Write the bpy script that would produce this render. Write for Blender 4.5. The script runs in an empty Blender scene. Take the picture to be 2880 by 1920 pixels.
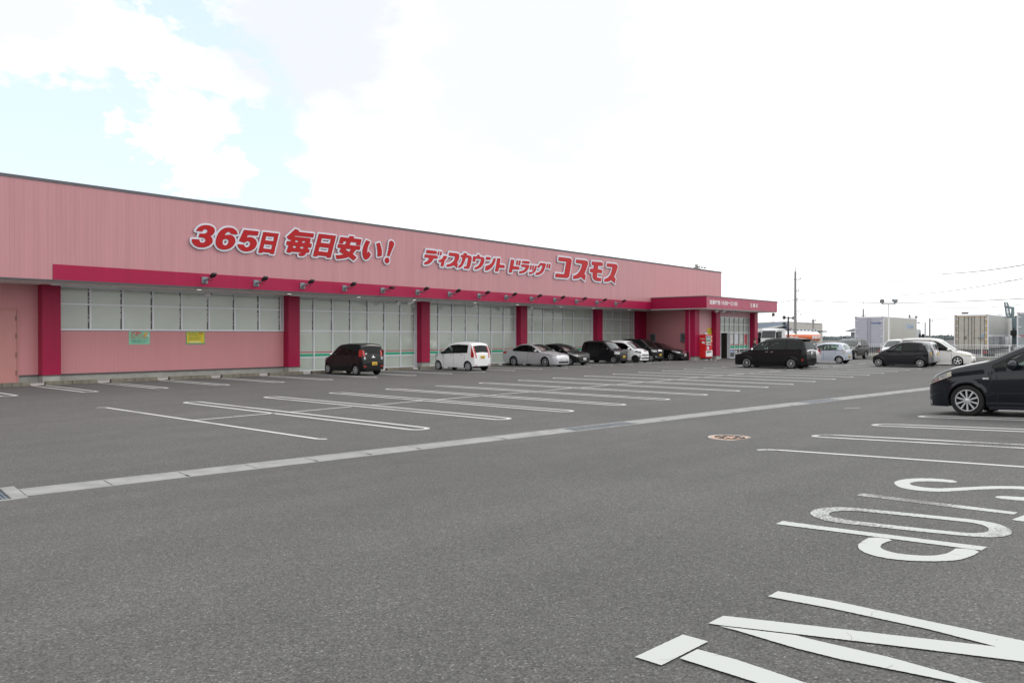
import bpy, bmesh, math, random
import numpy as np
from mathutils import Vector, Matrix
from mathutils.geometry import tessellate_polygon
random.seed(7)
scene = bpy.context.scene
COL = scene.collection
R = math.radians

# ------------------------------------------------------------------ camera, world, sun, exposure
H = 2.0
YAW = R(48.92)
PITCH = math.atan((945.0 - 960.0) / 2180.0)
cam = bpy.data.cameras.new('camera')
cam.sensor_width = 36.0
cam.lens = 2180.0 / 2880.0 * 36.0
cam.clip_start = 0.1
cam.clip_end = 8000
camo = bpy.data.objects.new('camera', cam)
COL.objects.link(camo)
camo.location = (0, 0, H)
camo.rotation_euler = (math.pi / 2 + PITCH, 0, -YAW)
scene.camera = camo

SUN_DIR = Vector((0.80, -0.52, 0.80)).normalized()
SUN_EL = math.asin(SUN_DIR.z)
SUN_ROT = math.atan2(SUN_DIR.x, SUN_DIR.y)
sun = bpy.data.lights.new('sun', 'SUN')
sun.energy = 1.0
sun.angle = R(14)
sun.color = (1.0, 0.95, 0.88)
suno = bpy.data.objects.new('sun', sun)
COL.objects.link(suno)
suno.rotation_euler = SUN_DIR.to_track_quat('Z', 'Y').to_euler()
suno.location = (0, 0, 60)
scene.view_settings.view_transform = 'Standard'
scene.view_settings.look = 'None'
scene.view_settings.exposure = 0.0
scene.view_settings.gamma = 1.0
scene.view_settings.use_curve_mapping = False


def ray(x, y):
    "direction in the world through pixel (x, y) of the 2880 x 1920 photograph"
    r = (x - 1440.0) / 2180.0
    u = -(y - 960.0) / 2180.0
    c, s = math.cos(PITCH), math.sin(PITCH)
    fw = c - u * s
    up = s + u * c
    sy, cy = math.sin(YAW), math.cos(YAW)
    return Vector((cy * r + sy * fw, -sy * r + cy * fw, up))


CAMP = Vector((0, 0, H))


def on_y(x, y, Y):
    d = ray(x, y)
    return CAMP + d * (Y / d.y)


def on_x(x, y, X):
    d = ray(x, y)
    return CAMP + d * (X / d.x)


def on_ground(x, y, z=0.0):
    d = ray(x, y)
    return CAMP + d * ((z - H) / d.z)


# the near half of the lot rises gently from the drain
D0 = Vector((3.32, 11.17, 0))
DD = Vector((29.15, -3.74, 0)).normalized()
DN = Vector((DD.y, -DD.x, 0))
SLOPE = 0.045


def near_z(p):
    v = (Vector((p[0], p[1], 0)) - D0).dot(DN)
    return SLOPE * min(max(v, 0), 25)


def on_near(x, y):
    d = ray(x, y)
    t = (SLOPE * (CAMP - D0).dot(DN) - H) / (d.z - SLOPE * d.dot(DN))
    return CAMP + d * t


world = bpy.data.worlds.new('World')
scene.world = world
world.use_nodes = True
nt = world.node_tree
nt.nodes.clear()


def wn(t, **kw):
    n = nt.nodes.new(t)
    for k, v in kw.items():
        setattr(n, k, v)
    return n


def wmath(op, a, b=None, clamp=False):
    n = wn('ShaderNodeMath', operation=op, use_clamp=clamp)
    for i, v in enumerate((a, b)):
        if v is None:
            continue
        if isinstance(v, (int, float)):
            n.inputs[i].default_value = v
        else:
            nt.links.new(v, n.inputs[i])
    return n.outputs[0]


wtc = wn('ShaderNodeTexCoord')
wdir = wtc.outputs['Generated']
sky = wn('ShaderNodeTexSky', sky_type='NISHITA')
sky.sun_disc = False
sky.sun_elevation = SUN_EL
sky.sun_rotation = SUN_ROT
sky.air_density = 1.0
sky.dust_density = 1.5
sky.ozone_density = 1.0


def wnoise(scale, detail=8, rough=0.6, off=(0, 0, 0)):
    mp = wn('ShaderNodeMapping')
    mp.inputs['Location'].default_value = off
    mp.inputs['Scale'].default_value = (1, 1, 1.9)
    nt.links.new(wdir, mp.inputs['Vector'])
    n = wn('ShaderNodeTexNoise')
    n.inputs['Scale'].default_value = scale
    n.inputs['Detail'].default_value = detail
    n.inputs['Roughness'].default_value = rough
    nt.links.new(mp.outputs[0], n.inputs['Vector'])
    return n.outputs['Fac']


n1 = wnoise(5.0, 9, 0.62, (0.3, 0.1, 0.0))
n2 = wnoise(13.0, 8, 0.6, (2.3, 1.1, 0.4))
n3 = wnoise(38.0, 6, 0.6, (0.7, 3.1, 1.4))
edge = wmath('ADD', wmath('MULTIPLY', wmath('SUBTRACT', n1, 0.5), 0.17),
             wmath('MULTIPLY', wmath('SUBTRACT', n2, 0.5), 0.13))


def blob(px, py, rad_in, soft):
    c = ray(px, py).normalized()
    d = wn('ShaderNodeVectorMath', operation='DISTANCE')
    nt.links.new(wdir, d.inputs[0])
    d.inputs[1].default_value = c
    v = wmath('ADD', d.outputs['Value'], edge)
    m = wn('ShaderNodeMapRange', interpolation_type='SMOOTHSTEP')
    m.inputs['From Min'].default_value = rad_in
    m.inputs['From Max'].default_value = rad_in + soft
    m.inputs['To Min'].default_value = 1.0
    m.inputs['To Max'].default_value = 0.0
    nt.links.new(v, m.inputs['Value'])
    return m.outputs[0]


edge2 = wmath('ADD', wmath('MULTIPLY', wmath('SUBTRACT', n1, 0.5), 0.05), wmath('MULTIPLY', wmath('SUBTRACT', n3, 0.5), 0.07))


def streak(p0, p1, rad, soft, e):
    "a band of sky or cloud between the directions of two points"
    a_, b_ = ray(*p0).normalized(), ray(*p1).normalized()
    ab = b_ - a_
    s1 = wn('ShaderNodeVectorMath', operation='SUBTRACT')
    nt.links.new(wdir, s1.inputs[0])
    s1.inputs[1].default_value = a_
    dt = wn('ShaderNodeVectorMath', operation='DOT_PRODUCT')
    nt.links.new(s1.outputs[0], dt.inputs[0])
    dt.inputs[1].default_value = ab / ab.length_squared
    t_ = wmath('ADD', dt.outputs['Value'], 0.0, True)
    sc = wn('ShaderNodeVectorMath', operation='SCALE')
    sc.inputs[0].default_value = ab
    nt.links.new(t_, sc.inputs['Scale'])
    d = wn('ShaderNodeVectorMath', operation='DISTANCE')
    nt.links.new(s1.outputs[0], d.inputs[0])
    nt.links.new(sc.outputs[0], d.inputs[1])
    m = wn('ShaderNodeMapRange', interpolation_type='SMOOTHSTEP')
    for i_, v_ in enumerate((rad, rad + soft, 1.0, 0.0)):
        m.inputs[i_ + 1].default_value = v_
    nt.links.new(wmath('ADD', d.outputs['Value'], e), m.inputs['Value'])
    return m.outputs[0]


gap = streak((-900, 480), (60, 330), 0.15, 0.06, edge)
for p0, p1, r_, s_ in (((60, 330), (390, 390), 0.14, 0.05), ((100, 560), (480, 500), 0.15, 0.05), ((430, 520), (590, 480), 0.065, 0.045), ((300, 210), (460, 260), 0.06, 0.04)):
    gap = wmath('MAXIMUM', gap, streak(p0, p1, r_, s_, edge))
gap = wmath('MAXIMUM', gap, streak((400, -60), (590, 185), 0.034, 0.026, edge2))
white_ = streak((-120, 75), (250, 85), 0.028, 0.03, edge2)
for p0, p1, r_, s_ in (((230, 80), (430, 120), 0.022, 0.022), ((400, 150), (700, 235), 0.016, 0.02), ((60, 120), (160, 185), 0.006, 0.02), ((320, 352), (324, 354), 0.003, 0.016), ((405, 385), (430, 386), 0.008, 0.016),
                       ((480, 320), (600, 325), 0.016, 0.02), ((510, 390), (560, 385), 0.010, 0.02), ((555, 500), (640, 470), 0.012, 0.02)):
    white_ = wmath('MAXIMUM', white_, streak(p0, p1, r_, s_, edge2))
gap = wmath('MULTIPLY', gap, wmath('SUBTRACT', 1.0, white_))
shade = wmath('MAXIMUM', wmath('MULTIPLY', blob(850, 90, 0.07, 0.12), 0.9), wmath('MULTIPLY', blob(1500, 150, 0.09, 0.16), 0.8))
shade = wmath('MAXIMUM', shade, wmath('MULTIPLY', streak((-100, 10), (120, 25), 0.02, 0.06, edge2), 0.8))
shade = wmath('MAXIMUM', shade, wmath('MULTIPLY', blob(2050, 120, 0.06, 0.16), 0.55))
mixc = wn('ShaderNodeMixRGB')
mixc.inputs[1].default_value = (13.6, 13.6, 13.7, 1)      # bright overcast cloud
mixc.inputs[2].default_value = (8.6, 9.0, 10.0, 1)       # thicker, greyer cloud
nt.links.new(shade, mixc.inputs[0])
skym = wn('ShaderNodeMixRGB', blend_type='MIX')           # thin veil over the blue
skym.inputs[0].default_value = 0.86
skyg = wn('ShaderNodeMixRGB')                              # the blue pales towards the horizon
skyg.inputs[1].default_value = (9.9, 11.5, 13.0, 1)
skyg.inputs[2].default_value = (8.5, 10.3, 12.5, 1)
sxyz = wn('ShaderNodeSeparateXYZ')
nt.links.new(wdir, sxyz.inputs[0])
skr = wn('ShaderNodeMapRange')
skr.inputs['From Min'].default_value = 0.14
skr.inputs['From Max'].default_value = 0.40
nt.links.new(sxyz.outputs['Z'], skr.inputs['Value'])
nt.links.new(skr.outputs[0], skyg.inputs[0])
nt.links.new(skyg.outputs[0], skym.inputs[2])
nt.links.new(sky.outputs[0], skym.inputs[1])
mixs = wn('ShaderNodeMixRGB')
nt.links.new(gap, mixs.inputs[0])
nt.links.new(mixc.outputs[0], mixs.inputs[1])
nt.links.new(skym.outputs[0], mixs.inputs[2])
bg = wn('ShaderNodeBackground')
bg.inputs['Strength'].default_value = 0.1
nt.links.new(mixs.outputs[0], bg.inputs['Color'])
wo = wn('ShaderNodeOutputWorld')
nt.links.new(bg.outputs[0], wo.inputs['Surface'])


# ------------------------------------------------------------------ materials
def mat(name, col, rough=0.6, metal=0.0, coat=0.0, noise=0.0, nscale=3.0, stretch=(1, 1, 1), bump=0.0, bscale=60.0,
        emit=None, spec=0.5, trans=0.0):
    m = bpy.data.materials.new(name)
    m.use_nodes = True
    t = m.node_tree
    b = t.nodes['Principled BSDF']
    b.inputs['Base Color'].default_value = (*col, 1)
    b.inputs['Roughness'].default_value = rough
    b.inputs['Metallic'].default_value = metal
    b.inputs['Coat Weight'].default_value = coat
    b.inputs['Coat Roughness'].default_value = 0.04
    b.inputs['Specular IOR Level'].default_value = spec
    b.inputs['Transmission Weight'].default_value = trans
    if emit:
        b.inputs['Emission Color'].default_value = (*emit[0], 1)
        b.inputs['Emission Strength'].default_value = emit[1]
    if noise or bump:
        tc = t.nodes.new('ShaderNodeTexCoord')
        mp = t.nodes.new('ShaderNodeMapping')
        mp.inputs['Scale'].default_value = stretch
        t.links.new(tc.outputs['Object'], mp.inputs[0])
    if noise:
        n = t.nodes.new('ShaderNodeTexNoise')
        n.inputs['Scale'].default_value = nscale
        n.inputs['Detail'].default_value = 6
        t.links.new(mp.outputs[0], n.inputs['Vector'])
        r = t.nodes.new('ShaderNodeMapRange')
        r.inputs['From Min'].default_value = 0.3
        r.inputs['From Max'].default_value = 0.7
        r.inputs['To Min'].default_value = 1 - noise
        r.inputs['To Max'].default_value = 1 + noise
        t.links.new(n.outputs['Fac'], r.inputs[0])
        x = t.nodes.new('ShaderNodeVectorMath')
        x.operation = 'SCALE'
        x.inputs[0].default_value = col
        t.links.new(r.outputs[0], x.inputs['Scale'])
        t.links.new(x.outputs[0], b.inputs['Base Color'])
    if bump:
        n = t.nodes.new('ShaderNodeTexNoise')
        n.inputs['Scale'].default_value = bscale
        n.inputs['Detail'].default_value = 4
        t.links.new(tc.outputs['Object'], n.inputs['Vector'])
        bb = t.nodes.new('ShaderNodeBump')
        bb.inputs['Strength'].default_value = bump
        bb.inputs['Distance'].default_value = 0.01
        t.links.new(n.outputs['Fac'], bb.inputs['Height'])
        t.links.new(bb.outputs[0], b.inputs['Normal'])
    return m


def panel_mat(name, col, pitch, axis=0, dark=0.80, rough=0.5, streak=0.05, groove=0.06, spec=0.5):
    "vertical-seam metal siding: a narrow groove every `pitch` metres along the axis, and faint weather streaks"
    m = bpy.data.materials.new(name)
    m.use_nodes = True
    t = m.node_tree
    b = t.nodes['Principled BSDF']
    b.inputs['Roughness'].default_value = rough
    b.inputs['Specular IOR Level'].default_value = spec
    tc = t.nodes.new('ShaderNodeTexCoord')
    sp = t.nodes.new('ShaderNodeSeparateXYZ')
    t.links.new(tc.outputs['Object'], sp.inputs[0])

    def mth(op, a, v=None):
        n = t.nodes.new('ShaderNodeMath')
        n.operation = op
        t.links.new(a, n.inputs[0])
        if v is not None:
            if isinstance(v, (int, float)):
                n.inputs[1].default_value = v
            else:
                t.links.new(v, n.inputs[1])
        return n.outputs[0]
    f = mth('FRACT', mth('DIVIDE', sp.outputs[axis], pitch))
    g = mth('LESS_THAN', f, groove)
    mp = t.nodes.new('ShaderNodeMapping')
    mp.inputs['Scale'].default_value = (3.0, 3.0, 0.12)
    t.links.new(tc.outputs['Object'], mp.inputs[0])
    n = t.nodes.new('ShaderNodeTexNoise')
    n.inputs['Scale'].default_value = 1.0
    n.inputs['Detail'].default_value = 7
    n.inputs['Roughness'].default_value = 0.65
    t.links.new(mp.outputs[0], n.inputs['Vector'])
    r = t.nodes.new('ShaderNodeMapRange')
    r.inputs['From Min'].default_value = 0.3
    r.inputs['From Max'].default_value = 0.7
    r.inputs['To Min'].default_value = 1 - streak
    r.inputs['To Max'].default_value = 1 + streak
    t.links.new(n.outputs['Fac'], r.inputs[0])
    k = mth('SUBTRACT', r.outputs[0], mth('MULTIPLY', g, 1 - dark))
    x = t.nodes.new('ShaderNodeVectorMath')
    x.operation = 'SCALE'
    x.inputs[0].default_value = col
    t.links.new(k, x.inputs['Scale'])
    t.links.new(x.outputs[0], b.inputs['Base Color'])
    bp = t.nodes.new('ShaderNodeBump')
    bp.invert = True
    bp.inputs['Strength'].default_value = 0.5
    bp.inputs['Distance'].default_value = 0.01
    t.links.new(g, bp.inputs['Height'])
    t.links.new(bp.outputs[0], b.inputs['Normal'])
    return m


def asphalt_mat():
    m = bpy.data.materials.new('asphalt')
    m.use_nodes = True
    t = m.node_tree
    b = t.nodes['Principled BSDF']
    b.inputs['Roughness'].default_value = 0.78
    b.inputs['Specular IOR Level'].default_value = 0.35
    tc = t.nodes.new('ShaderNodeTexCoord')

    def tex(kind, scale, **kw):
        n = t.nodes.new(kind)
        n.inputs['Scale'].default_value = scale
        for k, v in kw.items():
            n.inputs[k].default_value = v
        t.links.new(tc.outputs['Object'], n.inputs['Vector'])
        return n

    def rng(o, a, bb, c, d):
        r = t.nodes.new('ShaderNodeMapRange')
        for i, v in enumerate((a, bb, c, d)):
            r.inputs[i + 1].default_value = v
        t.links.new(o, r.inputs[0])
        return r.outputs[0]

    def mul(a, bb):
        n = t.nodes.new('ShaderNodeMath')
        n.operation = 'MULTIPLY'
        t.links.new(a, n.inputs[0])
        t.links.new(bb, n.inputs[1])
        return n.outputs[0]
    big = tex('ShaderNodeTexNoise', 0.16, Detail=5, Roughness=0.6)
    mid = tex('ShaderNodeTexNoise', 1.3, Detail=6, Roughness=0.65)
    fine = tex('ShaderNodeTexNoise', 110, Detail=3, Roughness=0.7)
    vor = tex('ShaderNodeTexVoronoi', 85)
    vor2 = tex('ShaderNodeTexVoronoi', 105)
    k = mul(rng(big.outputs['Fac'], 0.3, 0.7, 0.89, 1.10), rng(mid.outputs['Fac'], 0.3, 0.7, 0.95, 1.05))
    k = mul(k, rng(fine.outputs['Fac'], 0.3, 0.7, 0.74, 1.26))
    mpa = t.nodes.new('ShaderNodeMapping')                      # drag marks left by the paver and by tyres
    mpa.inputs['Rotation'].default_value = (0, 0, 0.128)
    mpa.inputs['Scale'].default_value = (0.05, 0.8, 1)
    t.links.new(tc.outputs['Object'], mpa.inputs[0])
    drag = t.nodes.new('ShaderNodeTexNoise')
    drag.inputs['Scale'].default_value = 1.6
    drag.inputs['Detail'].default_value = 5
    t.links.new(mpa.outputs[0], drag.inputs['Vector'])
    k = mul(k, rng(drag.outputs['Fac'], 0.25, 0.75, 0.92, 1.08))
    spot = tex('ShaderNodeTexNoise', 0.7, Detail=4, Roughness=0.55)
    k = mul(k, rng(spot.outputs['Fac'], 0.66, 0.74, 1.0, 0.82))    # old oil stains
    sepv = t.nodes.new('ShaderNodeSeparateColor')
    t.links.new(vor.outputs['Color'], sepv.inputs[0])
    k = mul(k, rng(sepv.outputs[0], 0.0, 1.0, 0.62, 1.38))
    sepw = t.nodes.new('ShaderNodeSeparateColor')
    t.links.new(vor2.outputs['Color'], sepw.inputs[0])
    k = mul(k, rng(sepw.outputs[1], 0.90, 0.99, 1.0, 2.1))      # the odd pale chip
    x = t.nodes.new('ShaderNodeVectorMath')
    x.operation = 'SCALE'
    x.inputs[0].default_value = ASPHALT
    t.links.new(k, x.inputs['Scale'])
    t.links.new(x.outputs[0], b.inputs['Base Color'])
    bp = t.nodes.new('ShaderNodeBump')
    bp.inputs['Strength'].default_value = 0.45
    bp.inputs['Distance'].default_value = 0.006
    t.links.new(vor.outputs['Distance'], bp.inputs['Height'])
    t.links.new(bp.outputs[0], b.inputs['Normal'])
    return m


ASPHALT = (0.093, 0.0925, 0.090)


def paint_mat(name, col, wear, cracks=True):
    "road paint, worn through to the asphalt in places"
    m = bpy.data.materials.new(name)
    m.use_nodes = True
    t = m.node_tree
    b = t.nodes['Principled BSDF']
    b.inputs['Roughness'].default_value = 0.7
    b.inputs['Specular IOR Level'].default_value = 0.3
    tc = t.nodes.new('ShaderNodeTexCoord')
    big = t.nodes.new('ShaderNodeTexNoise')
    big.inputs['Scale'].default_value = 0.55
    big.inputs['Detail'].default_value = 3
    fine = t.nodes.new('ShaderNodeTexNoise')
    fine.inputs['Scale'].default_value = 42
    fine.inputs['Detail'].default_value = 5
    fine.inputs['Roughness'].default_value = 0.75
    for n in (big, fine):
        t.links.new(tc.outputs['Object'], n.inputs['Vector'])
    ad = t.nodes.new('ShaderNodeMath')
    ad.operation = 'MULTIPLY_ADD'
    t.links.new(big.outputs['Fac'], ad.inputs[0])
    ad.inputs[1].default_value = 1.3
    t.links.new(fine.outputs['Fac'], ad.inputs[2])
    r = t.nodes.new('ShaderNodeMapRange')
    r.inputs[1].default_value = wear
    r.inputs[2].default_value = wear + 0.10
    t.links.new(ad.outputs[0], r.inputs[0])
    mx = t.nodes.new('ShaderNodeMixRGB')
    t.links.new(r.outputs[0], mx.inputs[0])
    mx.inputs[1].default_value = (0.16, 0.155, 0.15, 1)
    mx.inputs[2].default_value = (*col, 1)
    out = mx.outputs[0]
    if cracks:
        v = t.nodes.new('ShaderNodeTexVoronoi')
        v.feature = 'DISTANCE_TO_EDGE'
        v.inputs['Scale'].default_value = 2.2
        n = t.nodes.new('ShaderNodeTexNoise')
        n.inputs['Scale'].default_value = 6
        mx2 = t.nodes.new('ShaderNodeMixRGB')
        mx2.inputs[0].default_value = 0.12
        t.links.new(tc.outputs['Object'], n.inputs['Vector'])
        t.links.new(tc.outputs['Object'], mx2.inputs[1])
        t.links.new(n.outputs['Color'], mx2.inputs[2])
        t.links.new(mx2.outputs[0], v.inputs['Vector'])
        lt = t.nodes.new('ShaderNodeMath')
        lt.operation = 'LESS_THAN'
        t.links.new(v.outputs['Distance'], lt.inputs[0])
        lt.inputs[1].default_value = 0.005
        gt = t.nodes.new('ShaderNodeMath')
        gt.operation = 'GREATER_THAN'
        t.links.new(n.outputs['Fac'], gt.inputs[0])
        gt.inputs[1].default_value = 0.57
        an = t.nodes.new('ShaderNodeMath')
        an.operation = 'MULTIPLY'
        t.links.new(lt.outputs[0], an.inputs[0])
        t.links.new(gt.outputs[0], an.inputs[1])
        m3 = t.nodes.new('ShaderNodeMixRGB')
        t.links.new(an.outputs[0], m3.inputs[0])
        t.links.new(out, m3.inputs[1])
        m3.inputs[2].default_value = (0.34, 0.335, 0.325, 1)
        out = m3.outputs[0]
    t.links.new(out, b.inputs['Base Color'])
    return m


def glass_mat(name, col, rough=0.03, wav=1.0):
    "see-through tinted glass: clear through, mirror-like at glancing angles"
    m = bpy.data.materials.new(name)
    m.use_nodes = True
    t = m.node_tree
    t.nodes.clear()
    tr = t.nodes.new('ShaderNodeBsdfTransparent')
    tr.inputs[0].default_value = (*col, 1)
    gl = t.nodes.new('ShaderNodeBsdfGlossy')
    gl.inputs['Roughness'].default_value = rough
    gl.inputs['Color'].default_value = (0.9, 0.95, 0.95, 1)
    fr = t.nodes.new('ShaderNodeFresnel')
    fr.inputs['IOR'].default_value = 1.5
    ma = t.nodes.new('ShaderNodeMath')
    ma.operation = 'MULTIPLY'
    ma.inputs[1].default_value = wav
    t.links.new(fr.outputs[0], ma.inputs[0])
    mx = t.nodes.new('ShaderNodeMixShader')
    t.links.new(ma.outputs[0], mx.inputs[0])
    t.links.new(tr.outputs[0], mx.inputs[1])
    t.links.new(gl.outputs[0], mx.inputs[2])
    o = t.nodes.new('ShaderNodeOutputMaterial')
    t.links.new(mx.outputs[0], o.inputs['Surface'])
    return m


M = {}
M['asphalt'] = asphalt_mat()
M['line'] = paint_mat('parking_paint', (0.62, 0.63, 0.62), 0.88, False)
M['letter'] = paint_mat('road_letter_paint', (0.50, 0.525, 0.51), 0.76)
M['letter_worn'] = paint_mat('worn_letter_paint', (0.50, 0.525, 0.51), 0.94)
M['concrete'] = mat('concrete', (0.36, 0.36, 0.33), 0.85, noise=0.14, nscale=2.5, bump=0.3)
M['drain'] = mat('drain_concrete', (0.285, 0.287, 0.285), 0.85, noise=0.16, nscale=3.0, bump=0.3)
M['stop'] = mat('wheel_stop_concrete', (0.165, 0.15, 0.118), 0.9, noise=0.2, nscale=5.0, bump=0.4, bscale=40)
M['apron'] = mat('apron_concrete', (0.55, 0.55, 0.54), 0.8, noise=0.08, nscale=1.0)
M['pink'] = panel_mat('pink_siding', (0.485, 0.226, 0.246), 0.165, 0, 0.86, 0.36, 0.08, 0.06, 0.6)
M['pink_low'] = panel_mat('pink_siding_low', (0.61, 0.265, 0.28), 0.165, 0, 0.87, streak=0.03)
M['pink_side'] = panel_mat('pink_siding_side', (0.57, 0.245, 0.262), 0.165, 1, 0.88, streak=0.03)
M['pink_plain'] = mat('pink_door_paint', (0.54, 0.245, 0.23), 0.45, noise=0.02)
M['magenta'] = panel_mat('magenta_panel', (0.345, 0.007, 0.055), 0.165, 0, 0.90, 0.42, 0.06, spec=0.3)
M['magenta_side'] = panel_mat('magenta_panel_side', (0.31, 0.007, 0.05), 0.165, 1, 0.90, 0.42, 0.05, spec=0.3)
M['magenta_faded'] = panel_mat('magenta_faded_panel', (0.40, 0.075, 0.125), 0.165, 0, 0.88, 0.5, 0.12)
M['trim'] = mat('dark_grey_trim', (0.075, 0.075, 0.082), 0.5)
M['cap'] = mat('grey_metal_cap', (0.15, 0.15, 0.165), 0.5, 0.2)
M['soffit'] = mat('soffit_board', (0.62, 0.60, 0.58), 0.7, noise=0.04)
M['alu'] = mat('aluminium_frame', (0.72, 0.735, 0.78), 0.4, 0.15)
M['pane'] = mat('window_glass_over_white_film', (0.49, 0.545, 0.485), 0.08, noise=0.12, nscale=0.35, spec=0.6, bump=0.06, bscale=0.9)
M['gap'] = mat('dark_interior_gap', (0.045, 0.05, 0.045), 0.2)
M['dot'] = mat('interior_lamp', (0.8, 0.8, 0.75), 0.5, emit=((1, 0.98, 0.9), 0.9))
M['lamp'] = mat('ceiling_downlight', (0.9, 0.9, 0.85), 0.5, emit=((1, 0.96, 0.88), 1.2))
M['green'] = mat('green_film', (0.03, 0.40, 0.23), 0.25)
M['red_film'] = mat('red_film', (0.50, 0.03, 0.06), 0.25)
M['red'] = mat('sign_red', (0.40, 0.007, 0.010), 0.5, spec=0.25)
M['red2'] = mat('sign_red_lit', (0.45, 0.014, 0.018), 0.5, spec=0.3)
M['silver'] = mat('sign_silver_backing', (0.60, 0.63, 0.70), 0.4)
M['white'] = mat('white_paint', (0.78, 0.79, 0.80), 0.45)
M['black'] = mat('black_plastic', (0.016, 0.016, 0.017), 0.45)
M['rubber'] = mat('tyre_rubber', (0.010, 0.010, 0.010), 0.85, noise=0.15, nscale=8)
M['under'] = mat('underbody_black', (0.008, 0.008, 0.008), 0.9)
M['rim'] = mat('alloy_rim', (0.55, 0.56, 0.58), 0.3, 0.7)
M['rim_grey'] = mat('grey_wheel_cover', (0.42, 0.43, 0.45), 0.38, 0.3)
M['rim_dark'] = mat('dark_rim', (0.06, 0.06, 0.065), 0.3, 0.6)
M['chrome'] = mat('chrome', (0.72, 0.73, 0.75), 0.12, 0.95)
M['head'] = mat('headlight_lens', (0.50, 0.51, 0.51), 0.12, 0.3, coat=1.0, noise=0.35, nscale=9)
M['head_amber'] = mat('headlight_lens_yellowed', (0.62, 0.60, 0.50), 0.12, 0.3, coat=1.0, noise=0.3, nscale=7)
M['head_dark'] = mat('headlight_lens_smoked', (0.16, 0.17, 0.19), 0.1, 0.3, coat=1.0, noise=0.5, nscale=9)
M['tail'] = mat('taillight_red', (0.42, 0.012, 0.012), 0.15, coat=1.0)
M['tail_clear'] = mat('taillight_clear', (0.42, 0.42, 0.42), 0.15, coat=1.0)
M['orange'] = mat('orange_lens', (0.62, 0.15, 0.015), 0.2, coat=0.6)
M['tint'] = glass_mat('tinted_glass', (0.05, 0.055, 0.06), 0.04, 0.7)
M['clear'] = glass_mat('green_glass', (0.66, 0.80, 0.73), 0.03, 0.8)
M['screen'] = glass_mat('windscreen_glass', (0.55, 0.66, 0.62), 0.04, 1.7)
M['lorry_glass'] = mat('lorry_glass', (0.02, 0.025, 0.027), 0.06)
M['trim_black'] = mat('gloss_black_trim', (0.005, 0.005, 0.005), 0.35, spec=0.25)
M['seat'] = mat('seat_cloth', (0.05, 0.05, 0.052), 0.9, noise=0.1)
M['dash'] = mat('dashboard', (0.03, 0.03, 0.032), 0.7)
M['plate_y'] = mat('yellow_plate', (0.70, 0.46, 0.05), 0.5)
M['plate_w'] = mat('white_plate', (0.72, 0.74, 0.70), 0.5)
M['ink'] = mat('black_ink', (0.012, 0.014, 0.012), 0.6)
M['galv'] = mat('galvanised_steel', (0.22, 0.245, 0.265), 0.5, 0.3, noise=0.15, nscale=6)
M['pole'] = mat('pole_concrete', (0.27, 0.27, 0.26), 0.9, noise=0.08)
M['wire'] = mat('wire', (0.10, 0.10, 0.10), 0.8)


# ------------------------------------------------------------------ object helpers
def tag(o, label=None, cat=None, group=None, kind=None):
    for k, v in (('label', label), ('category', cat), ('group', group), ('kind', kind)):
        if v:
            o[k] = v
    return o


def empty(name, loc=(0, 0, 0), label=None, cat=None, group=None, mw=None):
    o = bpy.data.objects.new(name, None)
    COL.objects.link(o)
    o.empty_display_size = 0.2
    if mw is not None:
        o.matrix_world = mw
    else:
        o.location = loc
    return tag(o, label, cat, group)


def copy_tree(o, parent=None):
    c = o.copy()
    COL.objects.link(c)
    if parent is not None:
        c.parent = parent
        c.matrix_parent_inverse = o.matrix_parent_inverse.copy()
    for ch in list(o.children):
        copy_tree(ch, c)
    return c


def attach(o, parent, local=False):
    "parent o; meshes laid out in world coordinates keep them, local ones sit in their parent's frame"
    if parent is not None:
        o.parent = parent
        if parent.type == 'EMPTY' and not local:
            o.matrix_parent_inverse = parent.matrix_basis.inverted()


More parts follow.
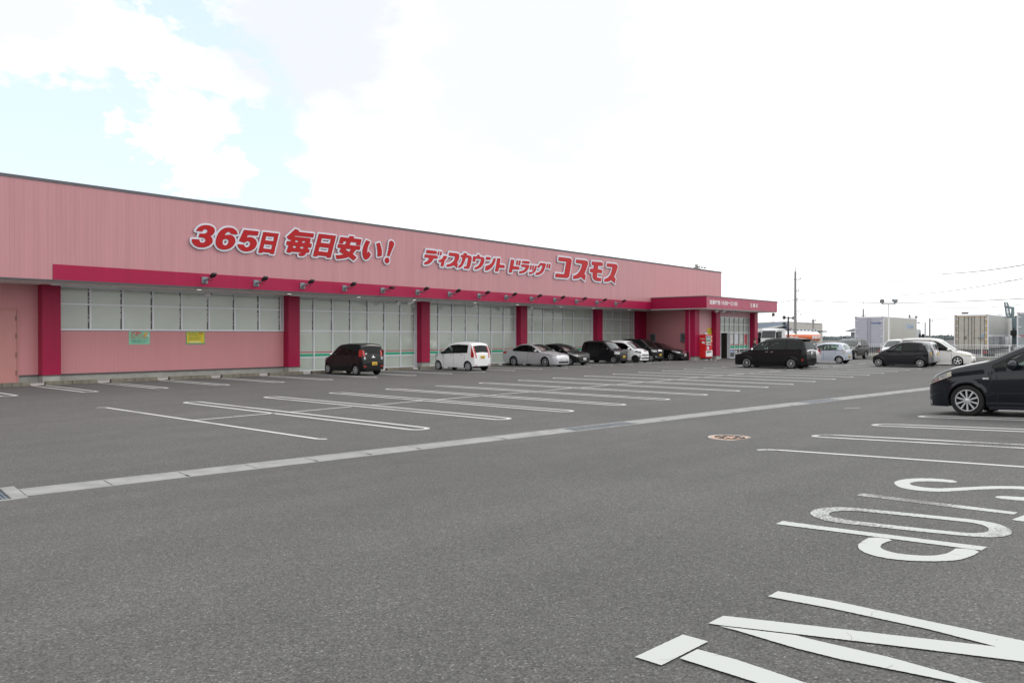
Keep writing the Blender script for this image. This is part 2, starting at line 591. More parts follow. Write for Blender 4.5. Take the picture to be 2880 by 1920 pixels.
class MB:
    def __init__(s, local=False):
        s.v, s.f, s.T, s.local = [], [], None, local

    def add(s, verts, faces):
        n = len(s.v)
        if s.T is not None:
            verts = [s.T @ Vector(p) for p in verts]
        s.v += [tuple(p) for p in verts]
        s.f += [tuple(i + n for i in f) for f in faces]
        return s

    def box(s, x0, x1, y0, y1, z0, z1):
        v = [(x, y, z) for z in (z0, z1) for y in (y0, y1) for x in (x0, x1)]
        return s.add(v, [(0, 2, 3, 1), (4, 5, 7, 6), (0, 1, 5, 4), (2, 6, 7, 3), (0, 4, 6, 2), (1, 3, 7, 5)])

    def bbox(s, x0, x1, y0, y1, z0, z1, b=0.02):
        "box with chamfered edges"
        bm = bmesh.new()
        bmesh.ops.create_cube(bm, size=1)
        for q in bm.verts:
            q.co = Vector((x0 + (q.co.x + .5) * (x1 - x0), y0 + (q.co.y + .5) * (y1 - y0), z0 + (q.co.z + .5) * (z1 - z0)))
        bmesh.ops.bevel(bm, geom=bm.edges[:], offset=b, segments=2, affect='EDGES')
        bm.verts.index_update()
        s.add([q.co.copy() for q in bm.verts], [[q.index for q in f.verts] for f in bm.faces])
        bm.free()
        return s

    def quad(s, a, b, c, d):
        return s.add([a, b, c, d], [(0, 1, 2, 3)])

    def grid(s, rows):
        n, m = len(rows), len(rows[0])
        v = [p for r in rows for p in r]
        f = [(i * m + j, i * m + j + 1, (i + 1) * m + j + 1, (i + 1) * m + j) for i in range(n - 1) for j in range(m - 1)]
        return s.add(v, f)

    def tube(s, pts, r, n=8, cap=True):
        pts = [Vector(p) for p in pts]
        rad = r if isinstance(r, (list, tuple)) else [r] * len(pts)
        rows, prev = [], None
        for i, p in enumerate(pts):
            t = (pts[min(i + 1, len(pts) - 1)] - pts[max(i - 1, 0)]).normalized()
            a = prev if prev else (Vector((0, 0, 1)) if abs(t.z) < 0.9 else Vector((1, 0, 0)))
            u = (a - t * a.dot(t)).normalized()
            prev = u
            w = t.cross(u)
            rows.append([p + (u * math.cos(2 * math.pi * k / n) + w * math.sin(2 * math.pi * k / n)) * rad[i] for k in range(n)])
        v = [q for r_ in rows for q in r_]
        f = [(i * n + k, i * n + (k + 1) % n, (i + 1) * n + (k + 1) % n, (i + 1) * n + k) for i in range(len(rows) - 1) for k in range(n)]
        if cap:
            f += [tuple(range(n))[::-1], tuple((len(rows) - 1) * n + k for k in range(n))]
        return s.add(v, f)

    def lathe(s, prof, axis='z', c=(0, 0, 0), n=24):
        "prof: list of (radius, height along the axis)"
        v, f = [], []
        for r, h in prof:
            for k in range(n):
                a = 2 * math.pi * k / n
                x, y = r * math.cos(a), r * math.sin(a)
                p = {'z': (x, y, h), 'y': (x, h, y), 'x': (h, x, y)}[axis]
                v.append((p[0] + c[0], p[1] + c[1], p[2] + c[2]))
        for i in range(len(prof) - 1):
            for k in range(n):
                f.append((i * n + k, i * n + (k + 1) % n, (i + 1) * n + (k + 1) % n, (i + 1) * n + k))
        return s.add(v, f)

    def ball(s, c, r, n=12):
        r = r if isinstance(r, (list, tuple)) else (r, r, r)
        rows = []
        for i in range(n // 2 + 1):
            a = math.pi * i / (n // 2)
            rows.append([(c[0] + r[0] * math.sin(a) * math.cos(2 * math.pi * k / n), c[1] + r[1] * math.sin(a) * math.sin(2 * math.pi * k / n),
                          c[2] + r[2] * math.cos(a)) for k in range(n + 1)])
        return s.grid(rows)

    def prism(s, poly, h0, h1, axes='xyz'):
        "poly in the plane of the first two axes, extruded along the third"
        n = len(poly)
        ix = ['xyz'.index(a) for a in axes]

        def P(u, v, h):
            p = [0, 0, 0]
            p[ix[0]], p[ix[1]], p[ix[2]] = u, v, h
            return tuple(p)
        v = [P(a, b, h0) for a, b in poly] + [P(a, b, h1) for a, b in poly]
        f = [tuple(range(n))[::-1], tuple(range(n, 2 * n))] + [(i, (i + 1) % n, n + (i + 1) % n, n + i) for i in range(n)]
        return s.add(v, f)

    def build(s, name, m, parent=None, smooth=None, label=None, cat=None, group=None, kind=None):
        me = bpy.data.meshes.new(name)
        me.from_pydata(s.v, [], s.f)
        bm = bmesh.new()
        bm.from_mesh(me)
        bmesh.ops.recalc_face_normals(bm, faces=bm.faces[:])
        bm.to_mesh(me)
        bm.free()
        if smooth:
            me.shade_smooth()
            me.set_sharp_from_angle(angle=R(smooth))
        me.materials.append(m)
        o = bpy.data.objects.new(name, me)
        COL.objects.link(o)
        attach(o, parent, s.local)
        return tag(o, label, cat, group, kind)


def box_part(name, m, parent, *a, **k):
    return MB().box(*a).build(name, m, parent, **k)


def frame(o, ex, ey):
    "4x4 matrix of the plane through o whose first axes are ex and ey"
    ex, ey = Vector(ex), Vector(ey)
    ez = ex.cross(ey)
    return Matrix(((ex.x, ey.x, ez.x, o[0]), (ex.y, ey.y, ez.y, o[1]), (ex.z, ey.z, ez.z, o[2]), (0, 0, 0, 1)))


def text(name, body, fr, w, h, m, parent=None, bold=0.0, extrude=0.002, shear=0.0, local=False, **k):
    "lettering fitted to a w x h box whose lower left corner is the origin of frame fr"
    cu = bpy.data.curves.new(name, 'FONT')
    cu.body = body
    cu.size = 1.0
    cu.offset = bold
    cu.extrude = 0.0
    cu.shear = shear
    cu.resolution_u = 3
    to = bpy.data.objects.new(name, cu)
    COL.objects.link(to)
    dg = bpy.context.evaluated_depsgraph_get()
    me = bpy.data.meshes.new_from_object(to.evaluated_get(dg))
    bpy.data.objects.remove(to)
    bpy.data.curves.remove(cu)
    co = np.array([q.co[:] for q in me.vertices]) if len(me.vertices) else np.zeros((1, 3))
    lo, hi = co.min(0), co.max(0)
    sx = w / max(hi[0] - lo[0], 1e-6)
    sy = h / max(hi[1] - lo[1], 1e-6)
    for q in me.vertices:
        q.co = fr @ Vector(((q.co.x - lo[0]) * sx, (q.co.y - lo[1]) * sy, extrude))
    me.name = name
    me.materials.clear()
    me.materials.append(m)
    o = bpy.data.objects.new(name, me)
    COL.objects.link(o)
    attach(o, parent, local)
    return tag(o, **k)


# ------------------------------------------------------------------ the ground
def ground():
    us = [-3000, -60, 0, 30, 60, 3000]
    vs = [-3000, -60, -20, 0, 12, 25, 3000]
    mb = MB()
    rows = []
    for v in vs:
        rows.append([(D0.x + DD.x * u + DN.x * v, D0.y + DD.y * u + DN.y * v, SLOPE * min(max(v, 0), 25)) for u in us])
    mb.grid(rows)
    return mb.build('asphalt_ground', M['asphalt'], kind='structure')


ground()
LZ = 0.004


def hairpin(mb, x, y0, y1, P, gap=0.45, lw=0.115, round0=True, round1=True):
    "a bay line: a long loop of paint from y0 to y1 centred on x; P maps (x, y) to the ground"
    r = gap / 2
    N = 8

    def loop(rad):
        pts = []
        if round0:
            pts += [(x + rad * math.cos(a), y0 + r + rad * math.sin(a) * 1.0) for a in [math.pi + math.pi * k / N for k in range(N + 1)]]
        else:
            pts += [(x - rad, y0), (x + rad, y0)]
        if round1:
            pts += [(x + rad * math.cos(a), y1 - r + rad * math.sin(a)) for a in [math.pi * k / N for k in range(N + 1)]]
        else:
            pts += [(x + rad, y1), (x - rad, y1)]
        return pts
    a, b = loop(r + lw / 2), loop(r - lw / 2)
    n = len(a)
    M_ = 14
    for i in range(n):
        j = (i + 1) % n
        k = M_ if abs(a[i][1] - a[j][1]) > 1.5 else 1
        for q in range(k):
            t0, t1 = q / k, (q + 1) / k

            def L(p, s_, t):
                return (p[0] + (s_[0] - p[0]) * t, p[1] + (s_[1] - p[1]) * t)
            mb.quad(P(*L(a[i], a[j], t0)), P(*L(a[i], a[j], t1)), P(*L(b[i], b[j], t1)), P(*L(b[i], b[j], t0)))


def strip(mb, pts, w, P):
    for i in range(len(pts) - 1):
        a, b = Vector(pts[i]), Vector(pts[i + 1])
        d = (b - a).normalized()
        n = Vector((-d.y, d.x)) * w / 2
        mb.quad(P(*(a - n)), P(*(b - n)), P(*(b + n)), P(*(a + n)))


FLAT = lambda x, y: (x, y, LZ)
lines = MB()
PITCH_B = 2.553
for k in range(24):                                   # the island of back to back bays
    x = 8.88 + PITCH_B * k - (0.14 if k == 1 else 0)
    if k == 0:
        strip(lines, [(x, 22.85), (x, 12.75), (x + 0.10, 12.6)], 0.10, FLAT)
        strip(lines, [(x - 0.02, 22.85), (x - 0.18, 23.0)], 0.09, FLAT)
    else:
        hairpin(lines, x, 12.35, 22.85, FLAT)
    if k < 23:
        a = x + (0.28 if k else 0.06)
        strip(lines, [(a, 17.82 - 0.006 * k), (a + 0.98, 17.82 - 0.006 * k)], 0.09, FLAT)
        strip(lines, [(a + 1.02, 17.86 - 0.006 * k), (x + PITCH_B - 0.29, 17.86 - 0.006 * k)], 0.09, FLAT)
for k in range(-2, 19):                               # bays along the wall of the shop
    x = 11.04 + PITCH_B * k
    if x < 57.0:
        hairpin(lines, x, 29.55, 35.0, FLAT, round1=False)
strip(lines, [(58.9, 29.2), (60.3, 29.9)], 0.1, FLAT)
for px, py, l in ((2375, 1158, 0.5), (1850, 1032, 0.9)):       # short stray marks of old paint
    p = on_ground(px, py)
    strip(lines, [(p.x, p.y), (p.x + l * 0.62, p.y - l * 0.6)], 0.07, lambda x, y: (x, y, near_z((x, y)) + LZ))
lines.build('parking_lines', M['line'], kind='structure')

ang = math.atan2(DD.y, DD.x)


def NEAR(u, v):
    "coordinates along and across the drain on the rising side"
    p = D0 + DD * u + DN * v
    return (p.x, p.y, near_z(p) + LZ)


def duv(p):
    q = Vector((p[0], p[1], 0)) - D0
    return q.dot(DD), q.dot(DN)


nl = MB()
Z_ = .53564
for i, (ex, ey) in enumerate([(900, 345), (1125, 270), (1435, 213), (1675, 169), (1930, 131), (2130, 118)]):
    u, v = duv(on_near(1700 + ex * Z_, 1080 + ey * Z_))
    if i == 0:
        strip(nl, [(u, v), (u + .12, v + 12)], 0.10, NEAR)
        strip(nl, [(u - .17, v - .22), (u - .05, v - .12), (u, v + .05)], 0.10, NEAR)
    else:
        hairpin(nl, u, v - 0.05, v + 10.4, NEAR)
nl.build('parking_lines', M['line'], kind='structure')

LET = [
    [(1855, 508), (1750, 496), (1640, 494), (1565, 500), (1527, 510), (1518, 520), (1545, 541), (1610, 555), (1700, 563), (1780, 565), (1870, 560), (1960, 553), (2100, 549), (2203, 552), (2270, 561), (2320, 577), (2290, 591), (2203, 594), (2065, 585), (2045, 598), (2203, 613), (2300, 612), (2400, 600), (2420, 575), (2330, 550), (2203, 537), (2110, 535), (2010, 536), (1920, 540), (1830, 545), (1750, 548), (1680, 543), (1620, 533), (1600, 523), (1615, 515), (1660, 510), (1750, 511), (1843, 519)],
    [(1353, 572), (1700, 616), (2170, 674), (2150, 685), (1700, 632), (1323, 584)],
    [(2137, 713), (2340, 640), (2400, 650), (2198, 722)],
    None,
    [(935, 720), (1300, 768), (2010, 857), (1980, 875), (1300, 787), (900, 736)],
    [(1400, 803), (1350, 828), (1328, 850), (1345, 878), (1410, 903), (1510, 922), (1630, 931), (1750, 933), (1860, 927), (1930, 905), (1980, 877), (1848, 861), (1825, 880), (1780, 896), (1720, 904), (1640, 902), (1540, 892), (1470, 875), (1445, 857), (1465, 835), (1525, 818)],
    [(912, 1090), (1200, 1140), (1700, 1248), (2203, 1352), (2600, 1430), (2600, 1510), (2203, 1420), (1700, 1290), (1200, 1182), (857, 1118)],
    [(625, 1220), (1000, 1262), (1500, 1320), (2050, 1382), (2203, 1408), (2600, 1500), (2560, 1520), (2203, 1462), (1500, 1375), (1000, 1315), (600, 1269), (545, 1260)],
    [(605, 1275), (1000, 1322), (1100, 1348), (1500, 1440), (1960, 1568), (2300, 1660), (2150, 1680), (1830, 1568), (1240, 1450), (1000, 1390), (700, 1300)],
    [(412, 1320), (545, 1357), (300, 1482), (160, 1438)],
    [(488, 1398), (700, 1455), (1035, 1568), (1300, 1650), (1100, 1680), (780, 1568), (395, 1446)],
]
O_OUT = [(1080, 683), (1085, 668), (1120, 655), (1190, 648), (1260, 647), (1400, 658), (1900, 708), (2010, 722), (2090, 742), (2135, 765), (2142, 785), (2110, 800), (2050, 806), (1960, 803), (1800, 790), (1300, 737), (1180, 722), (1110, 703)]
O_IN = [(1175, 682), (1200, 670), (1260, 665), (1350, 668), (1880, 722), (1960, 733), (2010, 750), (2022, 768), (2000, 780), (1930, 785), (1800, 773), (1330, 722), (1240, 708), (1190, 697)]


def rough_edge(l):
    "break an outline into short pieces and shake them a little, like paint over stones"
    out = []
    for i in range(len(l)):
        a, b = l[i], l[(i + 1) % len(l)]
        n = max(1, int(math.hypot(b[0] - a[0], b[1] - a[1]) / 9))
        for k in range(n):
            t = k / n
            out.append((a[0] + (b[0] - a[0]) * t + random.uniform(-1, 1) * .9, a[1] + (b[1] - a[1]) * t + random.uniform(-1, 1) * .6))
    return out


def poly_fill(mb, loops, P, rough=False):
    "fill the first loop, with the others as holes; P maps 2D points to the surface"
    loops = [rough_edge(l) for l in loops] if rough else loops
    flat = [p for l in loops for p in l]
    tris = tessellate_polygon([[Vector((a, b, 0)) for a, b in l] for l in loops])
    mb.add([P(a, b) for a, b in flat], [tuple(t) for t in tris])


for O_ in (O_OUT, O_IN):
    O_[:] = [tuple(p[c] + (q[c] - p[c]) * t for c in (0, 1)) for p, q in zip(O_, O_[1:] + O_[:1]) for t in (.25, .75)]
lets, worn = MB(), MB()
for i, pl in enumerate(LET):
    if i in (0, 5):                                   # round off the curved strokes
        pl = [tuple(p[c] + (q[c] - p[c]) * t for c in (0, 1)) for p, q in zip(pl, pl[1:] + pl[:1]) for t in (.25, .75)]

    def PN(a, b, i=i):
        p = on_near(1700 + a * Z_, 1080 + b * Z_)
        return (p.x, p.y, p.z + 0.003 + 0.0006 * i)
    poly_fill(worn if i in (1, 3, 4) else lets, [O_OUT, O_IN] if pl is None else [pl], PN, True)
lets.build('road_lettering', M['letter'], kind='structure')
worn.build('road_lettering', M['letter_worn'], kind='structure')

# dark seam lines and patches in the asphalt are in the material; the pale strip under the eaves is concrete
box_part('concrete_apron', M['apron'], None, -14.5, 57.5, 35.25, 37.3, -0.1, 0.012, kind='structure')
box_part('entrance_pavement', M['asphalt'], None, 57.95, 72, 30.9, 34, -0.1, 0.02, kind='structure')

# ------------------------------------------------------------------ drain, manhole
dr = empty('drainage_channel', tuple(D0), 'long pale concrete drainage channel crossing the asphalt diagonally', 'drain')


def dbox(mb, u0, u1, v0, v1, z0, z1):
    P = lambda u, v, z: tuple(D0 + DD * u + DN * v + Vector((0, 0, z)))
    v = [P(u, w, z) for z in (z0, z1) for w in (v0, v1) for u in (u0, u1)]
    mb.add(v, [(0, 2, 3, 1), (4, 5, 7, 6), (0, 1, 5, 4), (2, 6, 7, 3), (0, 4, 6, 2), (1, 3, 7, 5)])


gr = [duv(on_ground(1580, 1212))[0], duv(on_ground(1785, 1190))[0], duv(on_ground(2250, 1133))[0], duv(on_ground(2350, 1122))[0]]
bas = duv(on_ground(62, 1390))[0]
u = bas + 0.02
curb = MB()
dbox(curb, bas, 62, -0.30, -0.245, -0.1, 0.012)
dbox(curb, bas, 62, 0.245, 0.30, -0.1, 0.016)
curb.build('channel_edge', M['drain'], dr)
while u < 58:
    grate = gr[0] - .3 < u < gr[1] - .3 or gr[2] - .4 < u < gr[3] - .3
    mb = MB()
    if grate:
        for k in range(26):
            dbox(mb, u + .03 + k * .037, u + .045 + k * .037, -0.235, 0.235, -0.03, 0.010)
        for v in (-.235, -.08, .07, .22):
            dbox(mb, u + .01, u + .985, v, v + .018, -0.035, 0.008)
        dbox(mb, u, u + 1, -0.24, 0.24, -0.12, -0.08)
        mb.build('steel_grate', M['galv'], dr)
    else:
        dbox(mb, u + .006, u + .42, -0.24, 0.24, -0.09, 0.010)
        dbox(mb, u + .42, u + .58, -0.24, 0.24, -0.09, 0.0102)
        dbox(mb, u + .58, u + .985, -0.24, 0.24, -0.09, 0.010)
        mb.build('cover_slab', M['drain'], dr)
        if random.random() < .7:
            mb = MB()
            dbox(mb, u + .975, u + 1.01, 0.03 + .1 * random.random(), 0.22, -0.02, 0.0125)
            mb.build('lifting_slot', M['under'], dr)
    u += 1.0
cb = empty('catch_basin', tuple(D0 + DD * (bas - 0.6)), 'square steel grating in a concrete frame at the near end of the drain', 'drain grate')
mb = MB()
for a in ((bas - 1.1, bas - .98, -.48, .48), (bas - .16, bas, -.48, .48), (bas - .98, bas - .16, -.48, -.42), (bas - .98, bas - .16, .42, .48)):
    dbox(mb, *a, -0.1, 0.026)
mb.build('concrete_frame', M['drain'], cb)
mb = MB()
for k in range(20):
    dbox(mb, bas - .97 + k * .04, bas - .955 + k * .04, -.41, .41, -0.02, 0.018)
for k in range(7):
    dbox(mb, bas - .975, bas - .165, -.41 + k * .132, -.395 + k * .132, -0.02, 0.014)
mb.build('grating', mat('blue_grey_steel', (0.17, 0.22, 0.27), 0.5, 0.4), cb)
mb = MB()
dbox(mb, bas - .98, bas - .16, -.42, .42, -0.3, -0.1)
mb.build('pit', M['under'], cb)

mc = (on_near(1700 + 555 * Z_, 1080 + 281 * Z_) + on_near(1700 + 763 * Z_, 1080 + 283 * Z_)) / 2
mh = empty('manhole_cover', mc, 'round peach coloured manhole cover with a black cast pattern', 'manhole cover')
mz = mc.z
mb = MB()
mb.lathe([(0.385, -0.05), (0.385, 0.012), (0.33, 0.012), (0.325, 0.004)], c=(mc.x, mc.y, mz), n=40)
mb.build('rim', mat('manhole_rim', (0.45, 0.40, 0.36), 0.6, 0.2, noise=0.15), mh, 40)
mb = MB()
mb.lathe([(0.325, -0.02), (0.32, 0.013), (0.0, 0.013)], c=(mc.x, mc.y, mz), n=40)
mb.build('lid', mat('manhole_peach', (0.52, 0.33, 0.23), 0.6, noise=0.2, nscale=5), mh)
mb = MB()
for k in range(6):
    a = k * math.pi / 3 + .2
    for rr, ww, ll in ((.13, .045, .035), (.215, .06, .03)):
        cx, cy = mc.x + rr * math.cos(a + (.5 if rr > .2 else 0)), mc.y + rr * math.sin(a + (.5 if rr > .2 else 0))
        mb.lathe([(0.0, .018), (ww, .018), (ww, .0)], c=(cx, cy, mz), n=7)
mb.lathe([(.27, .0), (.27, .018), (.245, .018), (.245, 0)], c=(mc.x, mc.y, mz), n=36)
mb.build('cast_pattern', M['ink'], mh)

# ------------------------------------------------------------------ the shop
YU, YC, YW = 34.0, 36.7, 37.2           # upper wall, column fronts, lower wall
ZS, ZB, ZR = 4.20, 4.86, 8.15           # eaves, top of the magenta band, roof edge
XL, XR = -14.0, 69.8
shop = empty('drugstore_building', (28, 34, 0), 'long pink shop with a magenta band, magenta columns and a projecting entrance canopy', 'shop building')
mb = MB()
mb.box(XL, 11.24, YU, YU + .2, ZS + .045, ZR)
mb.box(11.24, 56.75, YU, YU + .2, ZB, ZR)
mb.box(56.75, XR, YU, YU + .2, 5.0, ZR)
mb.box(XR - .2, XR, YU + .2, 80, 0.3, ZR)
mb.box(XL, XL + .2, YU + .2, 80, 0.3, ZR)
mb.box(XL + .2, XR - .2, 79.8, 80, 0.3, ZR)
mb.build('upper_wall', M['pink'], shop)
box_part('roof', M['cap'], shop, XL + .2, XR - .2, YU + .2, 79.8, ZR - .5, ZR - .3)
mb = MB()
mb.box(XL - .03, XR + .03, YU - .05, YU + .3, ZR, ZR + .05)
mb.box(XL - .03, XR + .03, YU - .03, YU, ZR - .06, ZR)
mb.box(XR - .25, XR + .03, YU + .3, 80, ZR, ZR + .07)
mb.build('roof_cap', M['cap'], shop)
mb = MB()
for x0, x1, sgn in ((11.24, 56.745, 1),):
    mb.box(x0, x1, YU - .025, YU + .2, ZS + .05, ZB)
mb.build('fascia_band', M['magenta'], shop)
mb = MB()
mb.box(XL, 11.24, YU - .02, YU + .22, ZS - .02, ZS + .044)
mb.box(11.24, 56.745, YU - .03, YU + .22, ZS - .02, ZS + .046)
mb.build('drip_trim', M['trim'], shop)
mb = MB()
mb.box(XL, 60.6, YU + .22, YW, ZS, ZS + .04)
mb.build('soffit', M['soffit'], shop)
mb = MB()
for k in range(1, 36):                   # shadow joints of the soffit boards
    x = 1.82 * k - 6
    if x < 60:
        mb.box(x, x + .012, YU + .24, YW - .02, ZS - .002, ZS)
for y in (34.9, 35.7, 36.5):
    mb.box(XL, 60, y, y + .01, ZS - .0015, ZS)
mb.build('soffit_joint', M['cap'], shop)

# lower wall: solid pieces only where there is no glass
mb = MB()
mb.box(XL, 9.0, YW, YW + .2, .33, ZS)
mb.box(9.0, 10.94, YW, YW + .2, 3.16, ZS)
mb.box(10.94, 11.8, YW, YW + .2, .33, ZS)
mb.box(12.4, 23.75, YW, YW + .2, .33, 2.23)
mb.build('lower_wall', M['pink_low'], shop)
mb = MB()
for a, b in ((XL, 9.0), (10.94, 11.72), (12.43, 23.70)):
    mb.box(a, b, YW + .03, YW + .2, -.2, .30)
mb.build('foundation', M['concrete'], shop)
mb = MB()
for a, b in ((XL, 9.0), (10.94, 11.70), (12.45, 23.68)):
    mb.box(a, b, YW - .035, YW + .19, .285, .345)
mb.build('base_trim', M['trim'], shop)
dl = box_part('service_door', M['pink_plain'], shop, 9.03, 10.89, YW - .04, YW + .05, .03, 3.10)
mb = MB()
mb.box(8.96, 9.03, YW - .06, YW + .1, .02, 3.16)
mb.box(10.89, 10.96, YW - .06, YW + .1, .02, 3.16)
mb.box(9.03, 10.89, YW - .06, YW + .1, 3.10, 3.16)
mb.box(9.94, 9.97, YW - .052, YW - .03, .03, 3.10)
mb.build('door_frame', mat('pink_frame', (0.50, 0.22, 0.21), 0.45), dl)
for z in (.45, 1.2, 2.0, 2.75):
    mb = MB()
    mb.tube([(10.88, YW - .06, z - .1), (10.88, YW - .06, z + .1)], .03)
    mb.build('hinge', M['black'] if 0 else mat('hinge_brown', (0.28, 0.16, 0.12), 0.5), dl)

COLS = [(11.71, 12.44), (23.69, 24.40), (33.37, 34.08), (43.09, 43.83), (52.85, 53.58), (59.2, 60.62)]
for a, b in COLS:
    c = MB().box(a, b, YC, YW + .1, .335, ZS).build('column', M['magenta'], shop)
    MB().box(a + .02, b - .02, YC + .02, YW + .1, -.2, .30).build('column_base', M['concrete'], c)
    MB().box(a - .015, b + .015, YC - .02, YW + .1, .30, .334).build('column_trim', M['trim'], c)


def window(x0, x1, mull, trans, zb, zt, y, stripes=True, gaps=True, mname='pane', w=.075):
    "a glazed bay: panes, aluminium bars, dark slots of the shop interior beside each sheet, coloured film stripes"
    f = MB()
    f.box(x0, x1, y - .05, y + .03, zt - w, zt)
    f.box(x0, x1, y - .07, y + .05, zb, zb + w)
    for i, x in enumerate(mull):
        ww = w * 1.4 if i in (0, len(mull) - 1) else w
        f.box(x - ww / 2, x + ww / 2, y - .062, y + .02, zb + w, zt - w)
    for z in trans:
        f.box(x0, x1, y - .05, y + .028, z - w / 2, z + w / 2)
    fr = f.build('window_frame', M['alu'], shop)
    p = MB()
    g = MB()
    d = MB()
    for i in range(len(mull) - 1):
        zz = [zb + w] + [t for t in trans] + [zt - w]
        for j in range(len(zz) - 1):
            a, b = mull[i] + w / 2, mull[i + 1] - w / 2
            gp = .06 if gaps and i < len(mull) - 2 else 0.0
            lo, hi = zz[j] + w / 2 * (j > 0), zz[j + 1] - w / 2 * (j < len(zz) - 2)
            p.box(a, b - gp, y - .01, y + .0, lo, hi)
            if gp and lo > 1.9:
                g.box(b - gp, b, y + .012, y + .03, lo, hi)
                for k in range(9 if hi > 3.3 else 7):
                    if random.random() < .45:
                        z = hi - .12 - k * .085
                        if z > lo + .05:
                            d.box(b - gp * .62, b - gp * .38, y + .008, y + .012, z - .016, z + .016)
            elif gp:
                p.box(b - gp + .015, b, y + .0, y + .012, lo, hi)
                g.box(b - gp, b - gp + .014, y + .012, y + .03, lo, hi)
    p.build('window_pane', M[mname], fr)
    for nm, q, mm in (('interior_gap', g, 'gap'), ('interior_light', d, 'dot')):
        for i in range(0, len(q.v), 8):              # every piece is a sub-part of its own
            s_ = MB().add(q.v[i:i + 8], [tuple(j % 8 for j in f) for f in q.f[:6]])
            s_.build(nm, M[mm], fr)
    if stripes:
        s, t = MB(), MB()
        for i in range(len(mull) - 1):
            a, b = mull[i] + w / 2 + .002, mull[i + 1] - w / 2 - .002
            s.box(a, b, y - .016, y - .011, .86, 1.0)
            t.box(a, b, y - .016, y - .011, 1.075, 1.12)
        s.build('green_stripe', M['green'], fr)
        t.build('red_stripe', M['red_film'], fr)
    return fr


YG = YW + .02
window(12.44, 23.69, [12.47, 13.81, 15.22, 16.61, 18.01, 19.42, 20.82, 22.22, 23.50, 23.66], [3.42], 2.25, ZS, YG, stripes=False)
TR = [.80, 2.29, 3.43]
window(24.40, 33.37, [24.43, 25.63, 26.90, 28.18, 29.46, 30.75, 32.02, 33.2, 33.34], TR, .03, ZS, YG)
window(34.08, 43.09, [34.11, 35.29, 36.57, 37.87, 39.15, 40.45, 41.74, 42.9, 43.06], TR, .03, ZS, YG)
window(43.83, 52.85, [43.86, 45.02, 46.27, 47.57, 48.84, 50.13, 51.43, 52.6, 52.82], TR, .03, ZS, YG)
window(53.58, 59.2, [53.61, 54.70, 55.81, 57.04, 58.25, 59.17], TR, .03, ZS, YG)
box_part('interior_backing', M['gap'], shop, 12.44, 59.4, YW + .15, YW + .25, .0, ZS - .01)
mb = MB()
mb.box(24.40, 33.37, YW - .06, YW + .2, -.1, .028)
mb.box(34.08, 43.09, YW - .06, YW + .2, -.1, .028)
mb.box(43.83, 52.85, YW - .06, YW + .2, -.1, .028)
mb.box(53.58, 59.2, YW - .06, YW + .2, -.1, .028)
mb.build('window_sill', M['concrete'], shop)
for k, x in enumerate((18.0, 22.9, 27.4, 31.6, 36.9, 41.2, 46.2, 50.4, 55.6)):
    MB().lathe([(0.0, ZS - .012), (.09, ZS - .010), (.10, ZS)], c=(x, 35.4, 0), n=14).build('ceiling_downlight', M['lamp'], shop)
for x in (12.0, 23.5, 33.6, 43.3):           # long white fittings fixed under the eaves
    MB().box(x - .2, x + 2.4, 35.75, 35.95, ZS - .07, ZS - .002).build('eaves_fitting', M['white'], shop)

# entrance block and canopy
CX0, CX1, CY = 56.75, 70.82, 28.9
can = MB().box(CX0, CX1, CY + .025, YU, 4.26, 5.17).build('canopy', M['magenta_side'], shop)
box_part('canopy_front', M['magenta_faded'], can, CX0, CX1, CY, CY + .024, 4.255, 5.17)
box_part('canopy_soffit', M['soffit'], can, CX0 + .05, CX1 - .05, CY + .05, 36.0, 4.19, 4.255)
mb = MB()
mb.box(CX0 - .03, CX1 + .03, CY - .03, CY + .15, 5.172, 5.235)
mb.box(CX0 - .03, CX0 + .15, CY + .15, YU - .03, 5.172, 5.235)
mb.box(CX1 - .15, CX1 + .03, CY + .15, YU - .03, 5.172, 5.235)
mb.build('canopy_cap', M['cap'], can)
EY = 30.95                                # plane of the entrance wall, its columns stand in front of it
WA, WB_ = Vector((60.66, 37.1, 0)), Vector((57.93, 30.95, 0))
wd = (WB_ - WA).normalized()
wnrm = Vector((wd.y, -wd.x, 0))
if wnrm.x > 0:
    wnrm = -wnrm
mb = MB()
mb.prism([(WA.x, WA.y), (WB_.x, WB_.y), (WB_.x - wnrm.x * .2, WB_.y - wnrm.y * .2), (WA.x - wnrm.x * .2, WA.y - wnrm.y * .2)], .33, 4.19)
mb.build('side_wall', M['pink_side'], shop)
mb = MB()
mb.prism([(WA.x, WA.y), (WB_.x, WB_.y), (WB_.x - wnrm.x * .18, WB_.y - wnrm.y * .18), (WA.x - wnrm.x * .18, WA.y - wnrm.y * .18)], -.1, .328)
mb.build('side_foundation', M['concrete'], shop)


def on_side(x, y):
    d = ray(x, y)
    t = (WA - CAMP).dot(wnrm) / d.dot(wnrm)
    return CAMP + d * t


